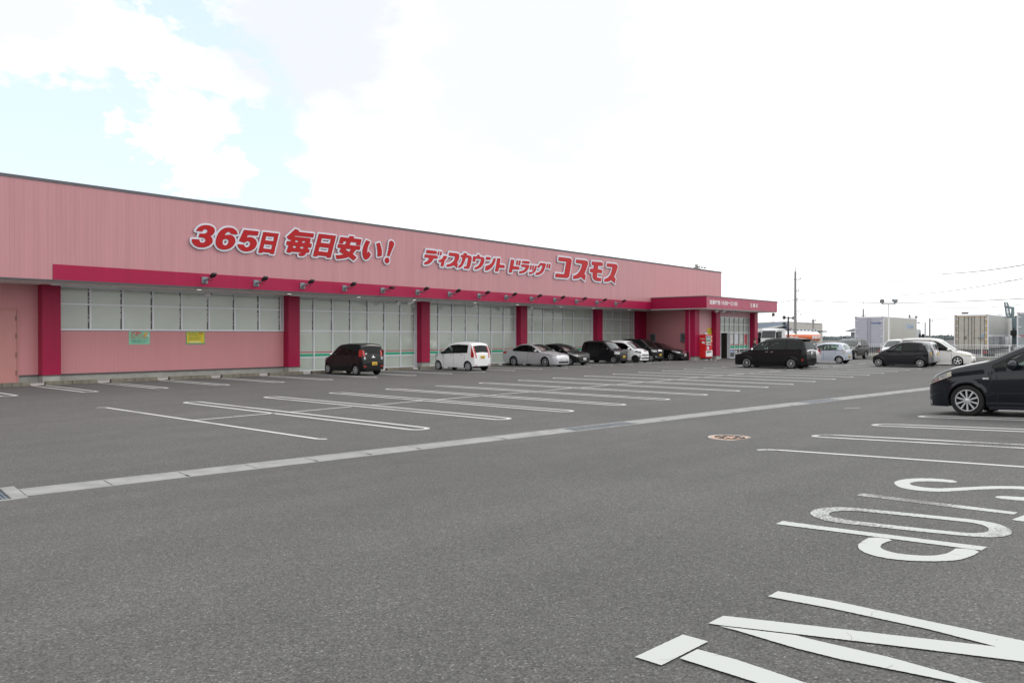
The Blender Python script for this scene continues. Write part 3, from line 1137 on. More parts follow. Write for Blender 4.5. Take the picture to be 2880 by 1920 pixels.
for cx_, (xa, ya, xb, yb) in enumerate(((440, 680, 560, 890), (1185, 665, 1305, 885))):
    k = 220 / 1916
    p, q = on_side(1780 + k * xa, 860 + k * ya), on_side(1780 + k * xb, 860 + k * yb)
    fr = frame((p.x + wnrm.x * .01, p.y + wnrm.y * .01, q.z), wd, (0, 0, 1))
    w_, h_ = (Vector((q.x, q.y, 0)) - Vector((p.x, p.y, 0))).length, p.z - q.z
    g = MB()
    g.T = fr
    for a in ((0, w_, 0, .07), (0, w_, h_ - .07, h_), (0, .07, .07, h_ - .07), (w_ - .07, w_, .07, h_ - .07)):
        g.box(a[0], a[1], a[2], a[3], 0, .09)
    for j in range(4):
        x = w_ * (.2 + .2 * j)
        g.box(x - .012, x + .012, .02, h_ - .02, .1, .125)
    for z in (.13, h_ - .13):
        g.box(-.02, w_ + .02, z - .015, z + .015, .125, .15)
    go = g.build('barred_window', M['galv'], shop)
    g = MB()
    g.T = fr
    g.box(.07, w_ - .07, .07, h_ - .07, .0, .03)
    g.build('window_pane', M['gap'], go)
ECOL = [(57.85, 58.62), (61.66, 62.40), (69.50, 70.20)]
for i, (a, b) in enumerate(ECOL):
    c = MB().box(a, b, 30.5, EY + (.45 if i == 0 else .2), .335, 4.19).build('column', M['magenta'], shop, label='magenta entrance column')
    MB().box(a + .02, b - .02, 30.52, EY + .2, -.1, .30).build('column_base', M['concrete'], c)
    MB().box(a - .015, b + .015, 30.48, EY + .21, .30, .334).build('column_trim', M['trim'], c)
mb = MB()
px = on_side(1700 + 1095 * .2211, 900)
mb.tube([(px.x + wnrm.x * .12, px.y + wnrm.y * .12, 4.19), (px.x + wnrm.x * .12, px.y + wnrm.y * .12, .02)], .075, 12)
mb.build('downpipe', mat('magenta_pipe', (0.45, 0.05, 0.12), 0.45), shop, 40)
mb = MB()
mb.box(58.6, 61.7, EY, EY + .2, .33, 4.19)
mb.box(62.4, 69.5, EY, EY + .2, 3.72, 4.19)
mb.build('entrance_wall', mat('pink_front', (0.62, 0.34, 0.37), 0.5, noise=.04, stretch=(3, 3, .2)), shop)
box_part('entrance_foundation', M['concrete'], shop, 58.6, 61.7, EY + .02, EY + .2, -.1, .33)
mb = MB()
mb.box(69.52, 69.8, 31.3, YU, .0, 4.19)
mb.build('end_wall', M['pink_side'], shop)
# glazed entrance: door opening between 63.5 and 65.3
YE = EY + .1
mull = [62.43, 62.75, 63.55, 64.45, 65.35, 66.32, 67.32, 68.32, 69.1, 69.46]
f = MB()
for z0, z1 in ((3.66, 3.72), (3.02, 3.08), (2.28, 2.37)):
    f.box(62.4, 69.5, YE - .05, YE + .03, z0, z1)
for x in mull:
    if x == 64.45:
        f.box(x - .03, x + .03, YE - .06, YE + .02, 2.37, 3.66)
    else:
        f.box(x - .03, x + .03, YE - .06, YE + .02, .02, 3.66)
for a, b in ((62.43, 63.55), (65.35, 69.46)):
    f.box(a, b, YE - .05, YE + .03, .02, .10)
    f.box(a, b, YE - .05, YE + .03, .80, .87)
entr = f.build('entrance_frame', M['alu'], shop)
p = MB()
p2 = MB()
for i in range(len(mull) - 1):
    a, b = mull[i] + .03, mull[i + 1] - .03
    for lo, hi in ((3.08, 3.66), (2.37, 3.02)):
        (p if random.random() < .8 else p).box(a, b - .12, YE - .01, YE, lo, hi)
        p2.box(b - .12, b, YE - .006, YE + .004, lo, hi)
    if not (63.4 < mull[i] < 65.3):
        p.box(a, b - .16, YE - .01, YE, .87, 2.28)
        p2.box(b - .16, b, YE - .006, YE + .004, .87, 2.28)
        p2.box(a, b, YE - .006, YE + .004, .1, .8)
p.build('entrance_pane', M['pane'], entr)
p2.build('dark_pane', mat('dark_entrance_glass', (0.09, 0.10, 0.095), 0.08), entr)
s, t = MB(), MB()
for i in range(len(mull) - 1):
    if not (63.4 < mull[i] < 65.3):
        s.box(mull[i] + .032, mull[i + 1] - .032, YE - .016, YE - .011, .92, 1.13)
        t.box(mull[i] + .032, mull[i + 1] - .032, YE - .016, YE - .011, 1.19, 1.24)
s.build('green_stripe', M['green'], entr)
t.build('red_stripe', M['red_film'], entr)
for a, b, lo, hi, cc in ((65.48, 66.0, 1.35, 2.1, (.66, .62, .62)), (66.45, 67.1, 1.28, 2.2, (.66, .69, .74)), (67.5, 68.0, 1.5, 2.1, (.6, .62, .6)),
                         (68.45, 68.95, 1.3, 2.15, (.50, .06, .08)), (65.5, 66.2, .5, .75, (.28, .30, .50)), (66.5, 66.9, .45, .7, (.5, .5, .52))):
    MB().box(a, b, YE - .02, YE - .012, lo, hi).build('window_notice', mat('notice', cc, .5, noise=.25, nscale=9), entr)
slide = MB()
slide.box(65.08, 65.16, YE + .04, YE + .10, .03, 2.27)
slide.box(65.28, 65.34, YE + .04, YE + .10, .03, 2.27)
slide.build('sliding_door', M['alu'], entr)
# what shows through the open door: an aisle with shelves
room = MB()
room.box(62.5, 62.6, YE + .3, 36.5, 0.02, 4.1)
room.box(68.0, 68.1, YE + .3, 36.5, 0.02, 4.1)
room.box(62.6, 68.0, 36.4, 36.5, 0.02, 4.1)
room.build('interior_wall', mat('interior_wall', (0.22, 0.21, 0.19), .8), shop)
sh, goods = MB(), MB()
for z in (.15, .6, 1.05, 1.5, 1.95):
    sh.box(63.4, 66.6, 34.2, 34.7, z - .03, z)
    x = 63.4
    while x < 66.5:
        w_ = .08 + .12 * random.random()
        goods.box(x, x + w_ * .9, 34.22, 34.5, z, z + .12 + .2 * random.random())
        x += w_
sh.build('interior_shelf', M['white'], shop)
goods.build('shelf_goods', mat('goods', (0.42, 0.36, 0.16), .6, noise=.6, nscale=4), shop)
for y in (32.4, 34.0):
    MB().box(63.2, 66.6, y, y + .12, 3.4, 3.46).build('interior_light', M['lamp'], shop)
for x in (60.2, 63.5, 66.8):
    MB().lathe([(0.0, 4.18), (.12, 4.18), (.13, 4.19)], c=(x, 29.9, 0), n=12).build('ceiling_downlight', M['soffit'], shop)
# opening hours and branch name on the canopy front
fr = frame((57.27, CY - .004, 4.555), (1, 0, 0), (0, 0, 1))
text('opening_hours_lettering', '営業時間', fr, 1.83, .35, M['white'], can, bold=.016)
fr = frame((59.38, CY - .004, 4.57), (1, 0, 0), (0, 0, 1))
text('opening_hours_lettering', '10:00～21:00', fr, 2.94, .33, M['white'], can, bold=.016)
fr = frame((64.9, CY - .004, 4.54), (1, 0, 0), (0, 0, 1))
text('branch_name_lettering', '王 喜 店', fr, 1.56, .34, M['white'], can, bold=.022)


# ------------------------------------------------------------------ lettering on the upper wall
Z1, Z2, Z3, Z4 = (520, 620, 300 / 2352), (790, 630, 340 / 2352), (1180, 690, 260 / 2352), (1420, 700, 340 / 2352)
C = 1
G1 = [  # (zoom, outer, holes) ; a third element marks a corner, other points are rounded through
    (Z1, [(242, 228, C), (300, 155), (380, 112), (470, 100), (570, 118), (640, 165), (660, 225), (640, 285), (600, 325), (560, 345, C), (600, 390), (613, 440), (600, 495), (550, 545), (480, 580), (390, 595), (290, 585), (210, 545), (165, 490), (152, 440), (158, 408, C), (322, 418, C), (322, 450), (345, 480), (390, 490), (435, 475), (455, 435), (445, 405), (410, 385), (360, 375), (300, 368, C), (328, 282, C), (400, 290), (450, 285), (490, 255), (500, 225), (480, 200), (445, 192), (410, 205), (385, 243, C)], []),
    (Z1, [(1160, 312, C), (1155, 270), (1125, 215), (1060, 170), (970, 155), (880, 165), (800, 210), (740, 280), (700, 370), (680, 470), (690, 540), (730, 600), (800, 635), (880, 643), (970, 625), (1050, 575), (1100, 505), (1112, 440), (1095, 380), (1050, 335), (985, 315), (930, 315), (880, 325, C), (900, 285), (930, 260), (965, 253), (1000, 265), (1015, 298, C)],
     [[(835, 440), (860, 415), (905, 408), (945, 420), (963, 455), (950, 505), (920, 540), (880, 547), (845, 530), (830, 490)]]),
    (Z1, [(1305, 205, C), (1632, 240, C), (1603, 335, C), (1390, 320, C), (1365, 370, C), (1430, 365), (1500, 380), (1560, 425), (1587, 490), (1570, 565), (1520, 630), (1440, 672), (1350, 683), (1260, 665), (1195, 615), (1165, 560), (1160, 520, C), (1305, 533, C), (1315, 565), (1345, 588), (1385, 585), (1425, 555), (1440, 510), (1425, 470), (1390, 455), (1350, 465), (1318, 493, C), (1192, 447, C)], []),
    (Z1, [(1730, 252, C), (2072, 290, C), (1960, 742, C), (1878, 735, C), (1880, 712, C), (1705, 695, C), (1698, 718, C), (1618, 710, C)],
     [[(1793, 343, C), (1970, 362, C), (1950, 455, C), (1772, 437, C)], [(1748, 520, C), (1926, 540, C), (1905, 634, C), (1727, 613, C)]]),
    (Z2, [(282, 95, C), (355, 125, C), (345, 152, C), (645, 186, C), (630, 263, C), (275, 226, C), (262, 243, C), (583, 280, C), (560, 378, C), (603, 386, C), (588, 462, C), (533, 452, C), (525, 485, C), (560, 492, C), (545, 560, C), (490, 560, C), (470, 600), (430, 622, C), (355, 622, C), (345, 565, C), (405, 558, C), (395, 550, C), (200, 540, C), (180, 565, C), (105, 543, C), (150, 412, C), (103, 405, C), (118, 332, C), (185, 335, C), (203, 295, C), (165, 310, C), (112, 250, C)],
     [[(285, 315, C), (338, 320, C), (328, 355, C), (275, 350, C)], [(422, 328, C), (472, 333, C), (462, 368, C), (412, 362, C)], [(242, 423, C), (298, 428, C), (287, 466, C), (230, 460, C)], [(380, 438, C), (442, 443, C), (432, 480, C), (370, 473, C)]]),
    (Z2, [(738, 187, C), (1075, 228, C), (968, 658, C), (885, 650, C), (890, 628, C), (712, 608, C), (706, 633, C), (622, 625, C)],
     [[(795, 275, C), (973, 295, C), (950, 383, C), (775, 362, C)], [(752, 445, C), (932, 465, C), (912, 548, C), (732, 528, C)]]),
    (Z2, [(1160, 250, C), (1325, 270, C), (1335, 232, C), (1425, 242, C), (1418, 278, C), (1572, 297, C), (1543, 416, C), (1462, 408, C), (1475, 362, C), (1362, 348, C), (1335, 408, C), (1548, 430, C), (1532, 505, C), (1465, 497, C), (1398, 580, C), (1475, 648, C), (1415, 713, C), (1318, 640, C), (1230, 668), (1085, 683, C), (1062, 603, C), (1150, 600), (1232, 585, C), (1195, 575, C), (1130, 530, C), (1175, 470, C), (1100, 460, C), (1115, 388, C), (1248, 396, C), (1280, 340, C), (1222, 333, C), (1205, 382, C), (1128, 374, C)],
     [[(1275, 482, C), (1362, 488, C), (1330, 540, C), (1258, 500, C)]]),
    (Z2, [(1662, 312, C), (1740, 345, C), (1705, 410), (1685, 480), (1675, 575, C), (1705, 528, C), (1752, 590, C), (1720, 650), (1680, 685), (1640, 690), (1610, 665), (1590, 600), (1588, 520), (1610, 420)], []),
    (Z2, [(1855, 382, C), (1920, 358, C), (1950, 450), (1965, 540), (1962, 620, C), (1877, 635, C), (1880, 540), (1870, 450)], []),
    (Z2, [(2120, 335), (2150, 325), (2185, 345), (2203, 385), (2195, 420), (2150, 530), (2108, 632, C), (2065, 610, C), (2095, 470), (2105, 380)], []),
    (Z2, [(2020, 708), (2033, 667), (2065, 650), (2097, 667), (2110, 708), (2097, 749), (2065, 766), (2033, 749)], []),
]


def cc(l):
    return [(a[0], a[1], C) for a in l]


def rc(l):
    "light rounding: only points given with a third element stay sharp"
    return l


G2 = [(Z3, cc(l)) for l in [
    [(180, 112), (400, 138), (428, 150), (440, 172), (440, 195), (430, 222), (165, 195)],
    [(138, 228), (400, 255), (440, 264), (460, 285), (463, 305), (455, 340), (360, 332), (325, 395), (285, 440), (235, 470), (180, 484), (117, 488), (128, 430), (170, 412), (205, 388), (232, 350), (248, 318), (120, 302)],
    [(478, 145), (498, 148), (505, 156), (490, 247), (455, 243)], [(535, 155), (560, 160), (568, 172), (550, 252), (515, 250)],
    [(618, 262), (705, 275), (690, 312), (670, 345), (638, 385), (605, 535), (538, 530), (555, 425), (480, 420), (495, 372), (545, 355), (572, 335), (590, 315)],
    [(755, 180), (940, 200), (985, 212), (1008, 240), (1013, 275), (1005, 325), (985, 380), (950, 445), (975, 480), (955, 580), (872, 505), (830, 525), (775, 540), (730, 544), (680, 543), (695, 485), (745, 476), (800, 455), (850, 415), (890, 360), (908, 283), (742, 258)],
    [(1125, 193), (1185, 198), (1202, 210), (1205, 225), (1200, 248), (1280, 262), (1312, 280), (1325, 305), (1325, 360), (1300, 480), (1270, 570), (1258, 588), (1235, 595), (1125, 585), (1140, 535), (1170, 536), (1190, 522), (1205, 490), (1240, 318), (1180, 312), (1160, 370), (1135, 430), (1095, 510), (1060, 548), (1025, 568), (985, 575), (1000, 515), (1040, 480), (1060, 445), (1080, 390), (1090, 300), (1050, 295), (1062, 238), (1118, 243)],
    [(1478, 232), (1515, 238), (1528, 252), (1527, 290), (1600, 298), (1632, 312), (1646, 340), (1648, 385), (1625, 470), (1598, 515), (1560, 555), (1500, 592), (1450, 608), (1392, 613), (1410, 560), (1455, 540), (1500, 510), (1530, 470), (1550, 425), (1570, 350), (1430, 335), (1412, 415), (1350, 410), (1368, 272), (1465, 285)],
    [(1692, 292), (1785, 298), (1803, 305), (1810, 320), (1800, 370), (1683, 362)],
    [(1895, 322), (1940, 328), (1915, 430), (1890, 485), (1860, 530), (1825, 572), (1775, 612), (1720, 636), (1665, 640), (1685, 520), (1750, 505), (1785, 487), (1820, 460), (1848, 425), (1870, 380)],
    [(1980, 322), (2035, 328), (2054, 338), (2058, 360), (2038, 490), (2130, 498), (2155, 505), (2166, 525), (2162, 578), (2022, 568), (2000, 665), (1920, 660)]]]
G2 += [(Z4, cc(l)) for l in [
    [(120, 205), (165, 208), (178, 216), (180, 230), (165, 335), (265, 342), (280, 352), (283, 368), (278, 402), (150, 395), (135, 460), (75, 458)],
    [(232, 220), (258, 222), (263, 230), (245, 312), (215, 310)], [(280, 222), (303, 226), (309, 238), (295, 318), (262, 315)],
    [(340, 230), (460, 238), (478, 248), (482, 262), (475, 290), (333, 275)],
    [(325, 298), (450, 310), (470, 320), (474, 335), (465, 368), (440, 410), (410, 440), (370, 463), (325, 474), (275, 478), (285, 432), (330, 426), (365, 410), (390, 388), (410, 355), (315, 345)],
    [(498, 315), (522, 317), (526, 325), (510, 405), (484, 402)], [(543, 318), (564, 320), (569, 328), (553, 408), (527, 405)],
    [(592, 325), (622, 328), (610, 390), (597, 425), (570, 457), (530, 482), (498, 490), (465, 492), (475, 450), (510, 447), (540, 434), (560, 412), (575, 380)],
    [(685, 270), (780, 280), (795, 290), (798, 310), (785, 355), (755, 430), (725, 465), (680, 494), (645, 507), (595, 510), (605, 462), (640, 458), (672, 440), (700, 410), (718, 375), (735, 325), (690, 320), (682, 345), (665, 363), (635, 370), (640, 325), (660, 318), (672, 300)],
    [(822, 285), (841, 287), (846, 294), (830, 375), (805, 373)], [(860, 290), (884, 293), (891, 303), (880, 382), (848, 378)]]]
G3 = [(Z4, cc(l)) for l in [
    [(1048, 155), (1250, 178), (1280, 187), (1298, 210), (1300, 240), (1255, 500), (1248, 535), (1232, 558), (1205, 568), (978, 548), (990, 475), (1155, 490), (1195, 250), (1038, 232)],
    [(1390, 202), (1560, 222), (1596, 233), (1614, 255), (1616, 290), (1600, 345), (1580, 405), (1545, 485), (1575, 515), (1555, 615), (1483, 548), (1430, 570), (1380, 581), (1325, 583), (1332, 518), (1375, 507), (1415, 480), (1450, 440), (1482, 380), (1505, 292), (1378, 270)],
    [(1697, 242), (1870, 258), (1897, 268), (1907, 290), (1903, 332), (1815, 325), (1810, 392), (1870, 402), (1888, 412), (1895, 430), (1885, 475), (1797, 465), (1790, 545), (1800, 558), (1875, 565), (1868, 630), (1790, 625), (1750, 612), (1722, 588), (1707, 555), (1705, 530), (1710, 455), (1652, 447), (1665, 380), (1720, 382), (1735, 318), (1690, 308)],
    [(1992, 278), (2140, 292), (2175, 303), (2191, 325), (2192, 355), (2180, 405), (2160, 455), (2123, 545), (2155, 575), (2140, 672), (2072, 610), (2030, 628), (1985, 638), (1930, 640), (1940, 580), (1975, 572), (2015, 545), (2050, 500), (2075, 435), (2092, 355), (1978, 342)]]]


def curve(pts, n=5):
    out = []
    m = len(pts)
    for i in range(m):
        a, b = pts[i], pts[(i + 1) % m]
        if len(a) > 2 and len(b) > 2:
            out.append(a[:2])
            continue
        p0 = pts[i - 1] if len(a) == 2 else a
        p3 = pts[(i + 2) % m] if len(b) == 2 else b
        for k in range(n):
            t = k / n
            q = []
            for c in (0, 1):
                v0, v1, v2, v3 = p0[c], a[c], b[c], p3[c]
                q.append(.5 * (2 * v1 + (v2 - v0) * t + (2 * v0 - 5 * v1 + 4 * v2 - v3) * t * t + (3 * v1 - v0 - 3 * v2 + v3) * t ** 3))
            out.append(tuple(q))
    return out


def to_wall(zm, pts, Y):
    r = []
    for a, b in curve(pts):
        p = on_y(zm[0] + zm[2] * a, zm[1] + zm[2] * b, Y)
        r.append((p.x, p.z))
    return r


def sdf(loops, gx, gz):
    "signed distance (negative inside, even-odd) to a set of loops on the grid"
    X, Z = np.meshgrid(gx, gz)
    d = np.full(X.shape, 1e9)
    ins = np.zeros(X.shape, bool)
    for lp in loops:
        n = len(lp)
        for i in range(n):
            ax, az = lp[i]
            bx, bz = lp[(i + 1) % n]
            dx, dz = bx - ax, bz - az
            t = np.clip(((X - ax) * dx + (Z - az) * dz) / max(dx * dx + dz * dz, 1e-12), 0, 1)
            d = np.minimum(d, np.hypot(X - ax - t * dx, Z - az - t * dz))
            cr = ((az > Z) != (bz > Z)) & (X < dx * (Z - az) / (dz if abs(dz) > 1e-12 else 1e-12) + ax)
            ins ^= cr
    return np.where(ins, -d, d)


def iso_sheet(F, gx, gz, y):
    "marching squares: the region F < 0 as a flat mesh at depth y"
    vid, V, Fc = {}, [], []

    def vert(key, x, z):
        if key not in vid:
            vid[key] = len(V)
            V.append((x, y, z))
        return vid[key]
    for j in range(len(gz) - 1):
        row = F[j:j + 2]
        if row.min() >= 0:
            continue
        for i in range(len(gx) - 1):
            q = [(i, j), (i + 1, j), (i + 1, j + 1), (i, j + 1)]
            f = [F[b, a] for a, b in q]
            if min(f) >= 0:
                continue
            ids = []
            for k in range(4):
                a, b = q[k], q[(k + 1) % 4]
                fa, fb = f[k], f[(k + 1) % 4]
                if fa < 0:
                    ids.append(vert(a, gx[a[0]], gz[a[1]]))
                if (fa < 0) != (fb < 0):
                    t = fa / (fa - fb)
                    ids.append(vert((min(a, b), max(a, b)), gx[a[0]] + (gx[b[0]] - gx[a[0]]) * t, gz[a[1]] + (gz[b[1]] - gz[a[1]]) * t))
            if len(ids) > 2:
                Fc.append(tuple(ids))
    return V, Fc


def solid(o, th):
    md = o.modifiers.new('thickness', 'SOLIDIFY')
    md.thickness = th
    md.offset = 0


def wall_sign(name, label, glyphs, margin, red):
    Y = YU - .09
    loops = []
    for g in glyphs:
        loops.append([to_wall(g[0], g[1], Y)] + [to_wall(g[0], h, Y) for h in (g[2] if len(g) > 2 else [])])
    xs = [p[0] for l in loops for p in l[0]]
    zs = [p[1] for l in loops for p in l[0]]
    root = empty(name, ((min(xs) + max(xs)) / 2, YU, min(zs)), label, 'wall lettering')
    st = .03
    gx = np.arange(min(xs) - .3, max(xs) + .3, st)
    gz = np.arange(min(zs) - .3, max(zs) + .3, st)
    F = np.full((len(gz), len(gx)), 1e3)
    for l in loops:
        x0, x1 = min(p[0] for p in l[0]) - .25, max(p[0] for p in l[0]) + .25
        a, b = np.searchsorted(gx, x0), np.searchsorted(gx, x1)
        F[:, a:b] = np.minimum(F[:, a:b], sdf(l, gx[a:b], gz))
    V, Fc = iso_sheet(F - margin, gx, gz, YU - .055)
    b = MB().add(V, Fc).build('backing', M['silver'], root)
    solid(b, .05)
    for l in loops:
        mb = MB()
        poly_fill(mb, l, lambda x, z: (x, Y, z))
        solid(mb.build('letter', red, root), .03)
    return root


wall_sign('slogan_lettering', 'big red slanted numerals and Japanese characters ending in an exclamation mark on the pink wall', G1, .085, M['red'])
wall_sign('shop_type_lettering', 'small red katakana lettering with silver edges between the slogan and the tall katakana', G2, .105, M['red2'])
wall_sign('shop_name_lettering', 'four tall red katakana characters nearest the right end of the pink wall', G3, .115, M['red2'])

# ------------------------------------------------------------------ floodlights on the band
ORD = ['first', 'second', 'third', 'fourth', 'fifth', 'sixth', 'seventh', 'eighth', 'ninth', 'tenth', 'eleventh', 'twelfth', 'thirteenth', 'fourteenth',
       'fifteenth', 'sixteenth', 'seventeenth', 'eighteenth', 'nineteenth', 'twentieth']
WHERE = ['below the numeral 3', 'below the numeral 5', 'below the gap right of the small red box character', 'below the second large red box character', 'just right of the exclamation mark',
         'left of the katakana lettering', 'below the start of the small katakana', 'below the middle of the small katakana', 'below the gap in the small katakana',
         'below the end of the small katakana', 'below the first tall katakana', 'below the second tall katakana', 'below the last tall katakana', 'right of all the lettering']


def floodlight(tilt):
    y0 = YU - .025
    r = empty('floodlight', (0, y0, 4.55))
    mb = MB().box(-.14, .14, y0 - .03, y0, 4.40, 4.71)
    for a in (-.11, .11):
        for b in (4.43, 4.68):
            mb.lathe([(0, y0 - .05), (.022, y0 - .05), (.022, y0 - .03)], 'y', (a, 0, b), 8)
    mb.build('mounting_plate', M['galv'], r)
    arm = MB()
    arm.tube([(0, y0 - .02, 4.56), (0, y0 - .30, 4.58), (0, y0 - .62, 4.66)], [.055, .04, .034], 8)
    arm.box(-.02, .02, y0 - .18, y0 - .03, 4.42, 4.54)
    arm.build('arm', M['galv'], r)
    hd = MB()
    hd.T = Matrix.Translation((0, y0 - .62, 4.66)) @ Matrix.Rotation(R(-28 + tilt), 4, 'X')
    hd.bbox(-.12, .12, -.35, -.04, -.03, .045, .02)
    for k in range(5):
        hd.box(-.10 + k * .047, -.088 + k * .047, -.30, -.1, -.065, -.03)
    hd.tube([(0, -.06, 0), (0, .03, .0)], .05, 8)
    h = hd.build('lamp_head', M['black'], r)
    MB().tube([(.05, y0 - .25, 4.56), (.06, y0 - .45, 4.50), (.05, y0 - .66, 4.56), (.04, y0 - .72, 4.66)], .012, 6).build('cable', M['black'], r)
    return r


fl = floodlight(0)
fl2 = floodlight(24)
for k in range(14):
    o = fl if k == 0 else (fl2 if k == 4 else copy_tree(fl))
    o.location.x = 17.53 + 2.603 * k
    tag(o, f'black floodlight on a grey arm fixed to the magenta band, {ORD[k]} from the left, {WHERE[k]}', 'floodlight', 'floodlights along the magenta band')
    o['label'] = f'black floodlight on grey arm {WHERE[k]}'

# ------------------------------------------------------------------ security cameras
def cctv(x, y, z, yaw, label, drop=.25):
    r = empty('security_camera', (x, y, z + drop), label, 'security camera', 'security cameras under the eaves')
    MB().tube([(x, y, z + drop), (x, y, z + .02)], .022, 8).build('stem', M['white'], r)
    T = Matrix.Translation((x, y, z)) @ Matrix.Rotation(yaw, 4, 'Z') @ Matrix.Rotation(R(-18), 4, 'X')
    b = MB()
    b.T = T
    b.bbox(-.07, .07, -.24, .14, -.065, .065, .02)
    b.box(-.08, .08, -.30, .1, .066, .078)
    b.build('housing', M['white'], r)
    b = MB()
    b.T = T
    b.lathe([(0, -.255), (.045, -.255), (.05, -.235)], 'y', (0, 0, 0), 12)
    b.build('lens', M['black'], r)


cctv(18.86, 36.3, 3.98, R(30), 'white security camera under the eaves in front of the high window, below the numeral 3', .22)
p = on_y(700 + 1645 * .2551, 780 + 282 * .2551, 35.6)
cctv(p.x, 35.6, p.z, R(-60), 'white security camera facing left on a bent stem above the small black hatchback', ZS - p.z)
p = on_y(700 + 1775 * .2551, 780 + 283 * .2551, 35.6)
cctv(p.x, 35.6, p.z, R(70), 'white security camera facing right, close to the second magenta column from the left window', ZS - p.z)
p = on_y(1180 + 612 * .2551, 800 + 250 * .2551, 35.6)
cctv(p.x, 35.6, p.z, R(10), 'small security camera above the white hatchback roof, halfway along its glazed bay', ZS - p.z)
p = on_y(1180 + 1232 * .2551, 800 + 262 * .2551, 35.6)
cctv(p.x, 35.6, p.z, R(-75), 'white security camera beside the column left of the black cars', ZS - p.z)
p = on_y(1960 + 590 * .0935, 800 + 810 * .0935, 29.8)
cctv(p.x, 29.8, p.z, R(60), 'white bullet camera under the canopy, left of the entrance column', 4.19 - p.z)
p = on_y(1960 + 800 * .0935, 800 + 815 * .0935, 29.6)
cctv(p.x, 29.6, p.z, R(75), 'white bullet camera under the canopy, tilted down above the sliding door', 4.19 - p.z)
p = on_y(1960 + 1090 * .0935, 800 + 840 * .0935, 29.6)
cctv(p.x, 29.6, p.z, R(-20), 'dark topped camera under the middle of the canopy, in front of the glass', 4.19 - p.z)

# loudspeaker hanging at the right end of the canopy
p = on_y(1960 + 2300 * .0935, 800 + 905 * .0935, 29.5)
sp = empty('hanging_speaker', (p.x, 29.5, 4.19), 'small brown speaker hanging on a wire bracket at the canopy end', 'speaker')
MB().tube([(p.x - .25, 29.5, 4.19), (p.x - .25, 29.5, p.z - .2), (p.x, 29.5, p.z - .2), (p.x, 29.5, p.z - .1)], .015, 6).build('bracket', M['galv'], sp)
MB().lathe([(0, p.z - .15), (.12, p.z - .14), (.14, p.z), (.10, p.z + .15), (0, p.z + .16)], c=(p.x, 29.5, 0), n=12).build('horn', mat('speaker_brown', (0.13, 0.09, 0.07), .6), sp, 50)

# ------------------------------------------------------------------ posters
M['teal'] = mat('poster_teal', (0.26, 0.60, 0.42), .5)
M['yellow'] = mat('poster_yellow', (0.72, 0.60, 0.03), .5)
M['p_red'] = mat('poster_red', (0.50, 0.02, 0.03), .5)
M['p_ink'] = mat('poster_green_ink', (0.02, 0.16, 0.14), .5)
M['p_orange'] = mat('poster_orange', (0.80, 0.42, 0.05), .5)
M['p_pale'] = mat('poster_pale', (0.78, 0.74, 0.32), .5)
yp = YW - .012
r = empty('wall_poster', (15.97, yp, 1.61), 'pale green notice with red headline under the high window', 'poster')
box_part('board', M['teal'], r, 15.49, 16.46, yp - .006, yp + .01, 1.61, 2.23)


def ptext(body, x, z, w, h, m, bold=.012, dy=.009, nm='poster_text', r=None):
    text(nm, body, frame((x, yp - dy, z), (1, 0, 0), (0, 0, 1)), w, h, m, r, bold=bold)


mb = MB()
pts = []
for k in range(40):
    a = 2 * math.pi * k / 40
    q = 1.0 if k % 2 else .86
    pts.append((15.84 + .29 * q * math.cos(a), 2.15 + .062 * q * math.sin(a)))
mb.add([(a, yp - .009, b) for a, b in pts], [tuple(range(40))])
mb.build('burst', M['p_red'], r)
ptext('ご注意下さい!!', 15.62, 2.12, .46, .06, M['white'], dy=.012, r=r)
ptext('車上荒らしが', 15.57, 1.99, .62, .075, M['p_red'], .03, r=r)
ptext('多発しております。', 15.57, 1.88, .80, .075, M['p_red'], .03, r=r)
for i, t in enumerate(('●貴重品は車内に置かないでください', '●駐車場内での盗難事故等については', '一切責任を負いかねます', '●お車を離れる際は必ず施錠して下さい')):
    ptext(t, 15.60, 1.805 - i * .042, .72 - .06 * (i % 2), .03, M['p_ink'], r=r)
mb = MB()
for a, b, q in ((16.28, 2.12, .07), (16.22, 2.02, .06)):
    mb.lathe([(0, yp - .01), (q, yp - .01), (q, yp - .006)], 'y', (a, 0, b), 16)
mb.build('picture', M['p_orange'], r)
MB().lathe([(0, yp - .011), (.05, yp - .011), (.05, yp - .006)], 'y', (16.38, 0, 2.04), 16).build('picture', M['silver'], r)

r = empty('wall_poster', (18.7, yp, 1.6), 'yellow notice with a green frame and a red heading under the high window', 'poster')
box_part('frame', M['green'], r, 18.23, 19.20, yp - .004, yp + .01, 1.60, 2.23)
box_part('board', M['yellow'], r, 18.26, 19.17, yp - .008, yp - .0045, 1.655, 2.205)
ptext('お車でご来店のお客様へ', 18.31, 2.10, .52, .075, M['p_ink'], .02, .011, r=r)
ptext('お願い', 18.86, 2.10, .27, .085, M['p_red'], .04, .011, r=r)
for i, t in enumerate(('駐車場内での事故・盗難等につきましては', '当店では一切の責任を負いかねます', 'アイドリングストップにご協力ください', '長時間の駐車はご遠慮ください', 'お買い物以外の駐車は固くお断りします', '近隣の迷惑となる行為はおやめください')):
    ptext(t, 18.36, 2.045 - i * .048, .70 - .05 * (i % 3), .03, M['p_ink'], .008, .011, r=r)
box_part('caption_strip', M['p_pale'], r, 18.40, 18.98, yp - .0105, yp - .009, 1.675, 1.745)

